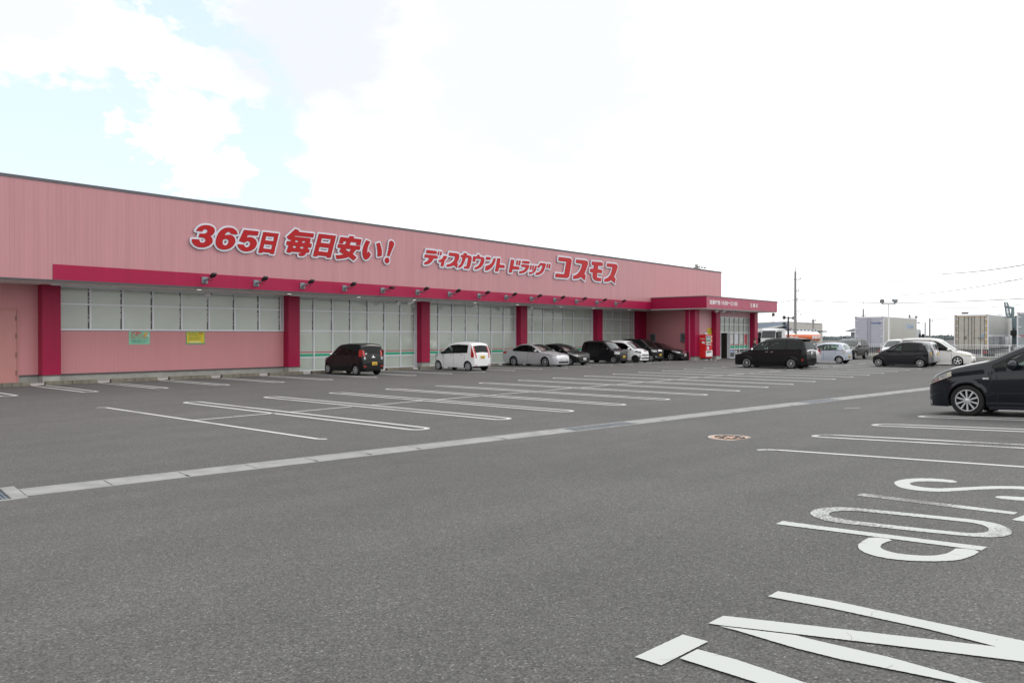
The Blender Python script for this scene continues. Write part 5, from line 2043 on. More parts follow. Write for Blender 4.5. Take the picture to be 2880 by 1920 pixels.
PREM = dict(L=4.60, W=1.695, H=1.475, WB=2.70, r=.315, tw=.195, rim='mesh', rmat='rim', rimr=.215, num='67-15', pf=.46, pr=.78,
            prof=[(0, .46), (.02, .60), (.10, .72), (.5, .82), (1.28, .98), (2.05, 1.40), (2.4, 1.465), (2.75, 1.475), (3.15, 1.43), (3.85, 1.10), (4.4, 1.06), (4.55, .98), (4.60, .62)],
            belt=[(0, .80), (1.3, .93), (3.6, 1.0), (4.6, .98)], tum=.24, wins=[(1.42, 2.30, 'clear'), (2.38, 3.25, 'tint'), (3.30, 3.62, 'tint')], ws=(1.30, 2.12), rg=(1.12, 1.41), rgmat='tint', seams=[1.36, 2.34, 3.34],
            side_lamps=[(.05, .72, (.62, .80), (.74, .88), 'head', 'headlight'), (4.2, 4.56, (.84, .80), (.98, .98), 'tail', 'taillight')], front_trim=[(.58, .73, -.40, .40, 'chrome', 'grille')],
            front_box=[(-.5, .5, .24, .36, 'black', 'air_intake')], rear_lamps=[(.80, .98, .80, 'tail', 'taillight')], handles=[(2.2, .88), (3.18, .92)], hmat=M['chrome'], mirror=(1.62, 1.02), rail=.09, rc=.08, sill=.17)
AQUA = dict(L=4.0, W=1.695, H=1.445, WB=2.55, r=.30, tw=.18, rim='eight', rmat='rim', num='41-27', pf=.44,
            prof=[(0, .46), (.02, .62), (.15, .74), (.95, .96), (1.75, 1.36), (2.2, 1.445), (2.7, 1.43), (3.45, 1.30), (3.8, 1.02), (3.96, .9), (4.0, .6)],
            belt=[(0, .8), (1.1, .93), (4.0, 1.04)], tum=.22, wins=[(1.15, 2.1, 'clear'), (2.18, 3.1, 'tint')], ws=(.98, 1.82), rg=(1.04, 1.28), seams=[1.2, 2.14],
            side_lamps=[(.06, .80, (.60, .82), (.76, .91), 'head', 'headlight')], front_box=[(-.55, .55, .24, .38, 'black', 'air_intake')], rear_lamps=[(.85, 1.02, .8, 'tail', 'taillight')],
            handles=[(2.0, .88)], mirror=(1.42, 1.0), rail=.09, rc=.09)
MRW = dict(KEI, H=1.625, WB=2.425, rim='eight', rmat='rim', rimr=.19, num='58-02', pf=.50, pfy=.0,
           prof=[(0, .52), (.02, .74), (.08, .88), (.66, 1.02), (1.16, 1.50), (1.4, 1.60), (1.9, 1.625), (2.95, 1.61), (3.18, 1.54), (3.33, 1.05), (3.38, .95), (3.395, .6)],
           belt=[(0, .93), (1, 1.0), (3.4, 1.06)], tum=.12, wins=[(.78, 1.72, 'tint'), (1.80, 2.9, 'tint')], ws=(.70, 1.26), rg=(1.1, 1.45), seams=[.9, 1.76],
           side_lamps=[(.03, .38, (.66, .70), (.90, .93), 'head', 'headlight')], front_trim=[(.74, .86, -.4, .4, 'black', 'grille')], front_box=[(-.4, .4, .30, .40, 'black', 'air_intake')],
           rear_lamps=[(.8, 1.2, .85, 'tail', 'taillight')], mirror=(.92, 1.05), rail=.13)
MOVC = dict(MOVE, rim='five', rmat='rim_dark', rimr=.21, plate='plate_w', num='23-51', pf=.46, side_lamps=[(.03, .42, (.70, .80), (.86, .94), 'head_dark', 'headlight')],
            front_trim=[(.70, .86, -.62, .62, 'chrome', 'grille')], front_box=[(-.42, .42, .54, .62, 'black', 'air_intake'), (-.5, .5, .30, .40, 'black', 'lower_intake'), (.58, .64, .32, .58, 'black', 'fog_lamp_slot'), (-.64, -.58, .32, .58, 'black', 'fog_lamp_slot')],
            mmat=WHT, wins=[(.78, 1.72, 'tint'), (1.80, 2.86, 'tint')])
TANT = dict(KEI, H=1.75, WB=2.46, rim='ten', rmat='rim', rimr=.205, num='75-30', pf=.52,
            prof=[(0, .5), (.02, .78), (.07, .93), (.55, 1.08), (1.15, 1.60), (1.4, 1.72), (1.9, 1.75), (3.1, 1.74), (3.25, 1.66), (3.36, 1.05), (3.395, .6)],
            belt=[(0, .96), (1, 1.02), (3.4, 1.05)], tum=.10, wins=[(.75, 1.72, 'tint'), (1.80, 2.95, 'tint')], ws=(.6, 1.24), rg=(1.1, 1.55), seams=[.85, 1.76],
            side_lamps=[(.03, .40, (.74, .78), (.93, .97), 'head', 'headlight')], front_trim=[(.74, .90, -.62, .62, 'chrome', 'grille')], front_box=[(-.45, .45, .28, .40, 'black', 'air_intake'), (.48, .60, .32, .44, 'chrome', 'fog_lamp'), (-.60, -.48, .32, .44, 'chrome', 'fog_lamp')],
            rear_lamps=[(.8, 1.4, .88, 'tail', 'taillight')], mirror=(.85, 1.08), rail=.13)
MERC = dict(L=4.58, W=1.77, H=1.44, WB=2.76, r=.325, tw=.225, rim='five', rmat='rim', rimr=.235, num='90-08', pf=.46,
            prof=[(0, .46), (.02, .62), (.10, .74), (.6, .84), (1.5, .97), (2.25, 1.37), (2.6, 1.435), (3.0, 1.43), (3.35, 1.36), (3.95, 1.06), (4.45, 1.02), (4.55, .95), (4.58, .6)],
            belt=[(0, .8), (1.5, .92), (4.5, 1.0)], tum=.26, wins=[(1.62, 2.45, 'tint'), (2.53, 3.35, 'tint')], ws=(1.5, 2.3), rg=(1.1, 1.36), seams=[1.55, 2.49],
            side_lamps=[(.06, .75, (.60, .76), (.74, .86), 'head', 'headlight')], front_trim=[(.54, .75, -.42, .42, 'chrome', 'grille')], front_box=[(-.65, .65, .22, .34, 'black', 'air_intake')],
            rear_lamps=[(.8, .98, .75, 'tail', 'taillight')], mirror=(1.85, .98), rail=.08, rc=.08, sill=.16)
VOXY = dict(L=4.71, W=1.735, H=1.85, WB=2.85, r=.32, tw=.20, rim='mesh', rmat='rim', rimr=.225, num='31-74', pr=.98,
            prof=[(0, .46), (.02, .76), (.10, .90), (.45, 1.02), (.95, 1.12), (1.75, 1.62), (2.1, 1.76), (2.7, 1.84), (3.5, 1.85), (4.3, 1.80), (4.47, 1.70), (4.60, 1.20), (4.66, 1.05), (4.71, .62)],
            belt=[(0, .95), (1, 1.08), (2.4, 1.14), (4.7, 1.20)], tum=.16, wins=[(1.06, 1.42, 'clear'), (1.48, 2.28, 'clear'), (2.36, 3.38, 'tint'), (3.46, 4.32, 'tint')], ws=(.98, 1.82), rg=(1.18, 1.68), seams=[1.38, 2.32, 3.42],
            side_lamps=[(.06, .55, (.80, .90), (.90, .99), 'head', 'headlight'), (4.36, 4.62, (1.20, 1.16), (1.72, 1.22), 'tint', 'smoked_taillight'), (4.38, 4.47, (.50, .50), (.61, .61), 'tail', 'reflector')],
            rear_lamps=[(1.2, 1.62, .88, 'tint', 'smoked_taillight')], rear_trim=[(1.08, 1.17, -.95, .95, 'chrome', 'chrome_bar')], handles=[(2.18, 1.02), (2.52, 1.02)], hmat=M['chrome'],
            mirror=(1.30, 1.16), mmat=M['chrome'], spoiler=(4.1, 4.62, 1.80), roof_strip=(2.0, 4.4), rail=.15, rc=.11, skirt=True, kf=.45, sill=.18)
WAG = dict(L=4.4, W=1.695, H=1.60, WB=2.6, r=.31, tw=.19, rim='eight', num='12-66', pr=.78,
           prof=[(0, .5), (.05, .7), (.3, .86), (1.1, 1.02), (1.9, 1.5), (2.3, 1.6), (3.8, 1.58), (4.05, 1.5), (4.28, 1.05), (4.36, .95), (4.4, .6)],
           belt=[(0, .88), (1.1, 1.0), (4.4, 1.06)], tum=.16, wins=[(1.35, 2.2, 'clear'), (2.28, 3.2, 'tint'), (3.28, 3.95, 'tint')], ws=(1.12, 1.95), rg=(1.08, 1.46), seams=[1.4, 2.24, 3.24],
           side_lamps=[(.06, .6, (.66, .84), (.82, .94), 'head', 'headlight'), (4.14, 4.36, (.85, .85), (1.2, 1.1), 'tail', 'taillight')], rear_lamps=[(.84, 1.25, .85, 'tail', 'taillight')], mirror=(1.5, 1.08), rail=.12)
MIRA = dict(KEI, H=1.50, WB=2.455, rim='cover', rmat='rim_grey', rimr=.195, num='36-29', pr=.52,
            prof=[(0, .48), (.02, .66), (.12, .80), (.70, .97), (1.45, 1.40), (1.8, 1.48), (2.3, 1.50), (2.9, 1.46), (3.08, 1.40), (3.28, 1.0), (3.36, .86), (3.395, .55)],
            belt=[(0, .86), (1, .93), (3.4, 1.02)], tum=.15, wins=[(.92, 1.74, 'clear'), (1.82, 2.82, 'clear')], ws=(.74, 1.5), rg=(1.0, 1.36), rgmat='screen', seams=[1.0, 1.78, 2.64],
            rear_lamps=[(.74, 1.02, .84, 'tail_clear', 'taillight')], side_lamps=[(3.12, 3.36, (.76, .74), (1.06, .92), 'tail_clear', 'taillight'), (.05, .5, (.64, .8), (.80, .92), 'head', 'headlight')],
            handles=[(1.6, .84), (2.5, .88)], mirror=(1.02, 1.0), rail=.12, kr=.25)
SUV = dict(L=4.78, W=1.91, H=1.73, WB=2.79, r=.365, tw=.24, rim='five', rmat='rim', rimr=.25, num='80-45', pf=.62, sill=.30,
           prof=[(0, .56), (.03, .86), (.12, 1.0), (.6, 1.08), (1.3, 1.15), (2.05, 1.60), (2.5, 1.71), (3.2, 1.73), (4.1, 1.67), (4.35, 1.58), (4.65, 1.12), (4.74, 1.0), (4.78, .7)],
           belt=[(0, 1.0), (1.3, 1.10), (4.78, 1.18)], tum=.18, wins=[(1.5, 2.4, 'screen'), (2.48, 3.4, 'tint'), (3.48, 4.2, 'tint')], ws=(1.32, 2.1), rg=(1.15, 1.55), seams=[1.55, 2.44, 3.44],
           side_lamps=[(.06, .75, (.78, .92), (.96, 1.04), 'head', 'headlight'), (4.45, 4.74, (.95, .95), (1.15, 1.12), 'tail', 'taillight'), ], front_trim=[(.76, .98, -.5, .5, 'chrome', 'grille')],
           front_box=[(-.55, .55, .34, .5, 'black', 'air_intake'), (.62, .80, .42, .54, 'chrome', 'fog_lamp'), (-.80, -.62, .42, .54, 'chrome', 'fog_lamp')], handles=[(2.25, 1.0), (3.25, 1.02)], mirror=(1.7, 1.15), mmat=M['black'], roof_strip=(2.4, 4.2), rsmat='chrome', rail=.12)
HAT = dict(WAG, H=1.70, num='27-11', prof=[(0, .5), (.03, .76), (.14, .92), (.75, 1.06), (1.5, 1.55), (1.9, 1.67), (2.5, 1.70), (3.8, 1.68), (4.1, 1.6), (4.3, 1.05), (4.4, .6)], ws=(.78, 1.6),
           belt=[(0, .95), (1, 1.03), (4.4, 1.08)], wins=[(1.0, 2.1, 'screen'), (2.2, 3.2, 'tint'), (3.28, 3.95, 'tint')], mirror=(1.15, 1.1), front_trim=[(.74, .86, -.4, .4, 'chrome', 'grille')])
MOCO = dict(KEI, H=1.63, WB=2.49, rim='eight', rmat='rim', rimr=.20, num='44-81', pr=.86,
            prof=[(0, .48), (.02, .68), (.10, .82), (.5, .96), (.95, 1.16), (1.45, 1.48), (1.8, 1.59), (2.2, 1.63), (2.95, 1.58), (3.10, 1.50), (3.32, 1.02), (3.38, .9), (3.395, .58)],
            belt=[(0, .88), (.8, 1.0), (3.4, 1.10)], tum=.14, wins=[(.90, 1.06, 'screen'), (1.10, 1.82, 'clear'), (1.90, 2.84, 'tint')], ws=(.64, 1.52), rg=(1.1, 1.46), seams=[1.08, 1.86, 2.66],
            rear_lamps=[(.72, 1.42, .86, 'tint', 'smoked_taillight')], side_lamps=[(3.14, 3.37, (.74, .74), (1.44, .95), 'tint', 'smoked_taillight'), (.05, .46, (.66, .82), (.80, .94), 'head_amber', 'headlight')],
            handles=[(1.7, .92), (2.6, .98)], hmat=BLK, mirror=(1.06, 1.08), rail=.13, skirt=True)
STEP = dict(L=4.63, W=1.695, H=1.84, WB=2.855, r=.315, tw=.21, rim='five', rmat='white', rimr=.24, num='19-03', pf=.42, sill=.13,
            prof=[(0, .44), (.02, .62), (.10, .74), (.5, .88), (1.0, .98), (1.85, 1.60), (2.15, 1.76), (2.6, 1.82), (3.4, 1.84), (4.3, 1.80), (4.45, 1.72), (4.56, 1.0), (4.62, .9), (4.63, .5)],
            belt=[(0, .88), (1, .98), (4.6, 1.08)], tum=.15, wins=[(1.22, 2.14, 'tint'), (2.2, 3.3, 'tint'), (3.36, 4.3, 'tint')], ws=(1.02, 1.9), rg=(1.08, 1.64), seams=[1.2, 2.17, 3.33],
            side_lamps=[(.05, .62, (.62, .70), (.74, .86), 'head_amber', 'headlight')], front_trim=[(.60, .72, -.5, .5, 'galv', 'grille')], front_box=[(-.4, .4, .20, .32, 'black', 'air_intake'), (.5, .64, .2, .3, 'black', 'fog_lamp'), (-.64, -.5, .2, .3, 'black', 'fog_lamp')],
            handles=[(2.05, .88)], mirror=(1.38, 1.08), skirt=True, spoiler=(4.1, 4.66, 1.80), rail=.14, rear_lamps=[(.9, 1.5, .88, 'tail', 'taillight')], roof_strip=(2.0, 4.4), rsmat='white', archgap=.03)
ISIS = dict(L=4.64, W=1.70, H=1.64, WB=2.785, fo=.90, r=.34, tw=.205, rim='ten', rmat='rim', rimr=.238, mscale=1.3, num='25-60', archgap=.04, smooth=3,
            prof=[(0, .42), (.015, .60), (.05, .75), (.16, .88), (.5, 1.02), (1.0, 1.13), (1.35, 1.19), (1.9, 1.46), (2.3, 1.58), (2.8, 1.64), (3.7, 1.62), (4.3, 1.52), (4.55, 1.05), (4.62, .9), (4.64, .6)],
            belt=[(0, .88), (1.2, 1.02), (2.0, 1.06), (4.6, 1.12)], tum=.20, wins=[(1.46, 1.70, 'clear'), (1.80, 2.62, 'clear'), (2.70, 3.6, 'tint'), (3.68, 4.2, 'tint')], ws=(1.38, 2.15), rg=(1.1, 1.48), seams=[1.50, 2.66, 3.64],
            side_lamps=[(.03, .62, (.665, .88), (.775, .985), 'head_amber', 'headlight'), (.10, .34, (.715, .79), (.79, .875), 'chrome', 'lamp_reflector', .0145), (.36, .52, (.81, .86), (.885, .935), 'head', 'lamp_lens', .0145), (1.24, 1.36, .80, .835, 'chrome', 'indicator')], front_box=[(-.45, .45, .22, .36, 'black', 'air_intake'), (.5, .62, .24, .34, 'chrome', 'fog_lamp'), (-.62, -.5, .24, .34, 'chrome', 'fog_lamp')],
            front_trim=[(.58, .70, -.5, .5, 'chrome', 'grille')], handles=[(2.5, .92), (3.5, .96)], mirror=(1.86, 1.10), mmat=NAVY, rail=.15, rc=.10, rf=.75, kf=.62, skirt=True, sill=.20)

# cars with their noses to the shop wall or backed up to it
make_car('small black hatchback with a yellow plate, rear towards us, nearest car along the shop wall', 'car', place(25.17, 33.05, 0, 90), LIFE, BLK)
make_car('white hatchback with tall red tail lamps and a yellow plate by the shop wall', 'car', place(32.35, 32.15, 0, 90), MOVE, WHT)
make_car('silver four door saloon facing out of its bay by the shop wall', 'car', place(40.22, 32.85, 0, -90), PREM, SIL)
make_car('low black hatchback between the silver saloon and the boxy black car', 'car', place(43.1, 32.95, 0, -90), AQUA, BLK)
make_car('boxy black car with a yellow plate, parked directly left of the dark wheeled white hatchback', 'car', place(47.9, 32.6, 0, -90), MRW, BLK2)
make_car('white hatchback with chrome grille and dark wheels, facing out between two black cars', 'car', place(50.35, 32.3, 0, -90), MOVC, WHT)
make_car('tall black box car with wide chrome grille and yellow plate beside the white one', 'car', place(53.75, 33.0, 0, -90), TANT, BLK)
make_car('black saloon with chrome grille parked last, against the pink entrance side wall', 'car', place(57.0, 33.15, 0, -90), MERC, BLK)
# cars in the island bays
make_car('large black people carrier with mesh wheels and chrome mirror, in front of the shop entrance', 'car', place(47.76, 19.7, 0, 90), VOXY, BLK)
make_car('silver estate mostly hidden behind the black people carrier', 'car', place(50.2, 20.15, 0, 90), WAG, SIL)
make_car('pale silver blue hatchback with clear tail lamps, in front of the dark off roader', 'car', place(58.4, 20.2, 0, 90), MIRA, SIL2)
make_car('dark off roader with chrome roof rails facing left by the white fence', 'car', place(70.55, 22.3, 0, 180), SUV, BRN)
make_car('white hatchback facing left behind the charcoal hatchback, in front of the lorry', 'car', place(71.3, 18.6, 0, 180), HAT, WHT)
make_car('charcoal hatchback with eight spoke wheels, rear to the right, in front of the white minivan', 'car', place(55.02, 14.1, 0, 90), MOCO, CHAR)
make_car('silver hatchback with yellow plate mostly hidden behind the charcoal hatchback', 'car', place(57.55, 14.25, 0, 90), dict(MOVE, num='', rear_lamps=[(.95, 1.12, .82, 'tail', 'taillight')], side_lamps=[]), SIL)
make_car('white lowered minivan with five spoke white wheels facing right', 'car', place(60.4, 13.2, 0, -90), STEP, PEARL)
hd = Vector((-DN.x, -DN.y, -SLOPE)).normalized()
up = Vector((0, 0, 1)) + Vector((-DN.x, -DN.y, 0)) * SLOPE
side = up.cross(hd).normalized()
up = hd.cross(side)
fw_ = Vector((19.49, 3.63, .24))
ctr = fw_ - hd * (2.785 / 2) - side * (.85 - .1)
mw = Matrix(((hd.x, side.x, up.x, ctr.x), (hd.y, side.y, up.y, ctr.y), (hd.z, side.z, up.z, near_z(ctr) + .003), (0, 0, 0, 1)))
make_car('dark blue people carrier, nearest car of all, with silver ten spoke wheels', 'car', mw, ISIS, NAVY)


# ------------------------------------------------------------------ fence, lorries and what stands beyond
FX = 75.4
box_part('kerb', M['concrete'], None, FX - .25, FX + .25, -30, 30, -.1, .22, label='low concrete kerb under the white mesh fence', cat='kerb', kind='structure')
fe = empty('mesh_fence', (FX, 5, .2), 'white wire mesh fence along the far edge of the car park', 'fence')
mb = MB()
for i in range(-12, 14):
    y = 2.0 * i + 3.1
    mb.box(FX - .035, FX + .035, y - .035, y + .035, .1, 1.32)
mb.build('fence_post', M['white'], fe)['kind'] = 'stuff'
mb = MB()
for z in (.26, 1.26):
    mb.box(FX - .05, FX - .036, -21, 29.1, z - .02, z + .02)
for z in np.arange(.36, 1.22, .15):
    mb.box(FX - .05, FX - .043, -21, 29.1, z - .006, z + .006)
y = -21
while y < 29.1:
    mb.box(FX - .044, FX - .037, y, y + .012, .26, 1.26)
    y += .16
mb.build('wire_mesh', M['white'], fe)

M['box_lilac'] = mat('lorry_rear_white', (0.45, 0.47, 0.53), .4, noise=.04)
M['box_grey'] = panel_mat('lorry_side_panel', (0.43, 0.43, 0.395), .12, 0, .93, .45, .05, .10)
M['box_rib'] = panel_mat('lorry_ribbed_panel', (0.43, 0.435, 0.42), .12, 2, .80, .4, .03, .25)
M['box_door'] = mat('lorry_door_beige', (0.47, 0.455, 0.40), .5, noise=.06)
M['mirror_steel'] = mat('polished_steel', (0.36, 0.39, 0.41), .22, .7, noise=.25, nscale=1.2, stretch=(1, 1, .5))
M['rust'] = mat('ochre_edge', (0.50, 0.33, 0.12), .7, noise=.2)
M['blue_ink'] = mat('blue_lettering', (0.02, 0.08, 0.34), .4)
M['blue_pale'] = mat('pale_blue_lettering', (0.26, 0.40, 0.58), .4)
M['chassis'] = mat('chassis_grey', (0.05, 0.05, 0.055), .7)


def truck_wheel(x, y, r, par):
    o = MB().lathe([(r * .55, -.15), (r * .6, -.16), (r * .95, -.14), (r, -.1), (r, .1), (r * .95, .14), (r * .6, .16), (r * .55, .15)], 'y', (x, y, r), 24).build('wheel', M['rubber'], par, 40)
    MB().lathe([(0, -.12), (r * .3, -.12), (r * .56, -.14), (r * .56, .14), (r * .3, .12), (0, .12)], 'y', (x, y, r), 18).build('rim', M['galv'], o, 40)


def cab(mb_par, x0, x1, y0, y1, z0, z1, m, facing=1):
    "lorry cab with its windscreen towards +x (facing 1) or -x"
    s_ = facing
    xa, xb = (x0, x1) if s_ > 0 else (x1, x0)
    prof = [(xa, z0), (xb, z0), (xb, z0 + (z1 - z0) * .45), (xb - s_ * .25, z1 - .12), (xb - s_ * .45, z1), (xa + s_ * .1, z1), (xa, z1 - .1)]
    c = MB().prism(prof, y0, y1, 'xzy').build('cab', m, mb_par)
    md = c.modifiers.new('bevel', 'BEVEL')
    md.width = .08
    md.segments = 3
    zb, zt = z0 + (z1 - z0) * .47, z1 - .2
    xw0, xw1 = xb + s_ * .008, xb - s_ * .25 * (zt - (z0 + (z1 - z0) * .45)) / (z1 - .12 - (z0 + (z1 - z0) * .45)) + s_ * .012
    MB().quad((xw0, y0 + .12, zb), (xw0, y1 - .12, zb), (xw1, y1 - .16, zt), (xw1, y0 + .16, zt)).build('windscreen', M['lorry_glass'], c)
    for y, sg in ((y0, -1), (y1, 1)):
        MB().add([(xb - s_ * .30, y + sg * .006, zb), (xb - s_ * 1.15, y + sg * .006, zb), (xb - s_ * 1.15, y + sg * .006, zt), (xb - s_ * .48, y + sg * .006, zt)], [(0, 1, 2, 3)]).build('side_window', M['lorry_glass'], c)
        mm = MB().bbox(xb - s_ * .15 - .09, xb - s_ * .15 + .09, y + sg * .16 - .12, y + sg * .16 + .12, zb + .05, zb + .62, .04)
        mm.tube([(xb - s_ * .2, y, zt), (xb - s_ * .15, y + sg * .16, zt - .05), (xb - s_ * .15, y + sg * .16, zb + .2)], .02, 6)
        mm.build('mirror', M['black'], c)
        MB().bbox(xb - .06, xb + .06, y - sg * .38 - .2, y - sg * .38 + .2, z0 + .12, z0 + .34, .03).build('headlight', M['head'], c)
    MB().box(xb - .04, xb + .035, y0 + .5, y1 - .5, z0 + .45, z0 + .75).build('grille', M['black'], c)
    return c


def box_lorry(label, x0, y0, y1, ln, zb, zt, rear, sidem, style, has_cab=True):
    r = empty('box_lorry', (x0 + ln / 2, (y0 + y1) / 2, 0), label, 'lorry', 'lorries parked beyond the white fence')
    b = MB().box(x0, x0 + ln, y0, y1, zb, zt).build('cargo_box', sidem, r)
    f = MB()
    e = .10
    f.box(x0 - .03, x0 - .001, y0, y0 + e, zb, zt)
    f.box(x0 - .03, x0 - .001, y1 - e, y1, zb, zt)
    f.box(x0 - .03, x0 - .001, y0 + e, y1 - e, zt - .12, zt)
    f.box(x0 - .001, x0 + ln + .01, y0 - .02, y0 - .001, zt - .08, zt + .01)
    f.box(x0 - .001, x0 + ln + .01, y0 - .03, y0 - .001, zb, zb + .12)
    f.box(x0 + ln - .08, x0 + ln + .01, y0 - .02, y0 - .001, zb + .12, zt - .08)
    f.build('box_frame', M['alu'], b)
    ym = (y0 + y1) / 2
    for a, c_ in ((y0 + e, ym - .01), (ym + .01, y1 - e)):
        d = MB().box(x0 - .022, x0 - .002, a, c_, zb + .02, zt - .125).build('rear_door', rear, r)
        g = MB()
        for t in ((.16, .42, .8, .96) if style == 'bars' else (.9,) if a < ym - .5 else (.1,)):
            y = a + (c_ - a) * t
            g.tube([(x0 - .05, y, zb + .05), (x0 - .05, y, zt - .13)], .022 if style == 'bars' else .014, 6)
        g.build('locking_bar', M['galv'] if style != 'bars' else mat('dark_bar', (.16, .16, .15), .5, .4), d)
        hy = y0 if a < ym - .5 else y1
        sg = 1 if hy == y0 else -1
        for z in np.linspace(zb + .3, zt - .4, 5 if style == 'bars' else 4):
            MB().box(x0 - .05, x0 - .03, min(hy, hy + sg * .32), max(hy, hy + sg * .32), z - .035, z + .035).build('hinge', M['alu'], d)
        if style == 'bars':
            k = MB()
            k.box(x0 - .026, x0 - .0225, (hy + sg * .10) if sg > 0 else hy - .20, (hy + .20) if sg > 0 else hy - .10, zb + .1, zt - .3)
            k.box(x0 - .026, x0 - .0225, a + .05, c_ - .02, zt - .22, zt - .15)
            k.build('rust_edge', M['rust'], d)
    for y in (y0 + .12, y1 - .12):
        MB().box(x0 - .04, x0 - .03, y - .09, y + .09, zt - .09, zt - .03).build('marker_lamp', mat('brown_lamp', (.22, .07, .04), .5), b)
    MB().box(x0 + .1, x0 + ln + (2.2 if has_cab else 0), ym - .45, ym + .45, .55, zb - .001).box(x0 - .02, x0 + .08, y0 + .1, y1 - .1, .45, .75).build('chassis', M['chassis'], r)
    for y in (y0 + .3, y1 - .3):
        MB().box(x0 - .05, x0 - .021, y - .22, y + .22, .55, .70).build('tail_lamp', M['tail'], r)
        for x in (x0 + 1.6, x0 + 2.8, x0 + ln + .9):
            truck_wheel(x, y - (.1 if y < ym else -.1) + 0, .48, r)
    if style == 'rear' or has_cab:
        cab(r, x0 + ln + .25, x0 + ln + 2.3, y0 + .05, y1 - .05, .6, min(zt - .7, 2.75), M['cab_grey'])
    MB().box(x0 + .3, x0 + ln - .4, y0 + .05, y0 + .08, .45, .9).build('side_guard', M['galv'], r)
    return r


M['cab_grey'] = mat('lorry_cab_grey', (.33, .35, .37), .4, coat=.3)
TX = 77.0
t1 = box_lorry('lorry with plain pale lilac rear doors and a beige side, behind the lamp post', TX, 21.26, 23.88, 11.4, .95, 3.82, M['box_lilac'], M['box_grey'], 'plain')
fr = frame((TX - .026, 22.42, 3.12), (0, -1, 0), (0, 0, 1))
text('door_lettering', 'TOHYAMA', fr, .93, .17, M['blue_ink'], t1, bold=.035)
fr = frame((84.2, 21.26 - .004, 2.72), (1, 0, 0), (0, 0, 1))
text('side_lettering', 'TOHYAMA', fr, 3.1, .52, M['blue_pale'], t1, bold=.03)
t2 = box_lorry('beige lorry with dark locking bars and a round black emblem on its doors', TX, 12.88, 15.5, 12.0, .85, 3.86, M['box_door'], M['box_rib'], 'bars', False)
sk = MB().box(TX + .02, TX + 11.9, 12.85, 12.878, .85, 1.95)
sk.build('polished_skirt', M['mirror_steel'], t2)
MB().box(TX, TX + 12, 12.83, 12.879, 1.95, 2.12).build('side_rail', M['alu'], t2)
for x in (79.2, 82.2, 84.5, 87):
    MB().box(x, x + .03, 12.84, 12.85, 1.2, 1.95).build('strap', M['black'], t2)
em = MB()
ey_, ez_ = 14.62, 1.83


def ring(mb, y, z, r0, r1, x):
    n = 28
    v = [(x, y + rr * math.cos(2 * math.pi * k / n), z + rr * math.sin(2 * math.pi * k / n)) for rr in (r0, r1) for k in range(n)]
    mb.add(v, [(k, (k + 1) % n, n + (k + 1) % n, n + k) for k in range(n)])


ring(em, ey_, ez_, .105, .135, TX - .028)
for a, b in (((.0, .11), (.0, -.02)), ((.0, -.02), (-.08, -.07)), ((.0, -.02), (.08, -.07)), ((-.07, .06), (.07, .06))):
    p, q = Vector(a), Vector(b)
    n_ = Vector((-(q - p).y, (q - p).x)).normalized() * .014
    em.add([(TX - .028, ey_ + u.x, ez_ + u.y) for u in (p + n_, q + n_, q - n_, p - n_)], [(0, 1, 2, 3)])
em.build('emblem', M['ink'], t2)
text('door_lettering', '四 八 運 送 株', frame((TX - .028, 14.02, 1.77), (0, -1, 0), (0, 0, 1)), .80, .13, M['ink'], t2, bold=.02)
text('door_lettering', 'NO 71', frame((TX - .028, 13.55, 1.62), (0, -1, 0), (0, 0, 1)), .36, .09, M['ink'], t2, bold=.03)
d = MB()
ring(d, 13.32, 2.03, 0.0, .11, TX - .028)
d.build('round_sticker', M['blue_pale'], t2)
d = MB()
ring(d, 13.08, 1.67, 0.0, .07, TX - .028)
d.build('round_sticker', M['p_orange'], t2)
for y in (14.65, 13.85):
    MB().box(TX - .03, TX - .023, y - .05, y + .05, 2.42, 2.47).build('reflector', M['orange'], t2)
t3 = box_lorry('grey green lorry box cut off by the right edge of the view', TX, 8.1, 10.82, 10.5, .85, 3.98, mat('lorry_rear_grey', (0.30, 0.345, 0.355), .5, noise=.04), mat('lorry_side_grey', (0.5, 0.53, 0.54), .5), 'plain')
text('door_lettering', '整 備', frame((TX - .028, 10.62, 1.9), (0, -1, 0), (0, 0, 1)), .34, .2, M['p_red'], t3, bold=.04)

def far_pt(px, py, Zd):
    d = ray(px, py)
    f_ = Vector((math.sin(YAW), math.cos(YAW), 0))
    return CAMP + d * (Zd / d.dot(f_))


TKP = far_pt(2226, 945, 106)

# the slewing crane post between the lorries
M['crane'] = mat('crane_grey_green', (0.17, 0.23, 0.25), .5, .2)
cr = empty('lorry_crane', (86, 12.1, 0), 'grey green crane mast with a slatted jib rising between two lorries', 'crane')
kx, ky = 86.0, 0
pc = lambda zx, zy, X=86.0: on_x(2380 + zx * .24237, 820 + zy * .24237, X)
mb = MB()
a, b = pc(1930, 300), pc(1978, 300)
mb.box(85.7, 86.3, b.y, a.y, 1.0, a.z)
a, b = pc(1925, 180), pc(1950, 180)
mb.box(85.85, 86.15, b.y, a.y, 3.0, a.z)
mb.build('mast', M['crane'], cr)
mb = MB()
q = [pc(1837, 122), pc(1872, 128), pc(1905, 290), pc(1862, 295)]
for i, (s0, s1) in enumerate(((0, 3), (1, 2))):
    mb.tube([q[s0], q[s1]], .07, 6)
for t in np.linspace(0.02, 1, 9):
    mb.tube([q[0].lerp(q[3], t), q[1].lerp(q[2], t)], .05, 6)
e0, e1 = pc(1848, 180), pc(1945, 190)
mb.tube([e0, e1], .11, 6)
mb.tube([pc(1868, 292), pc(1930, 292)], .09, 6)
mb.tube([pc(1920, 200), pc(1915, 285)], .04, 6)
mb.build('jib', M['crane'], cr)
mb = MB()
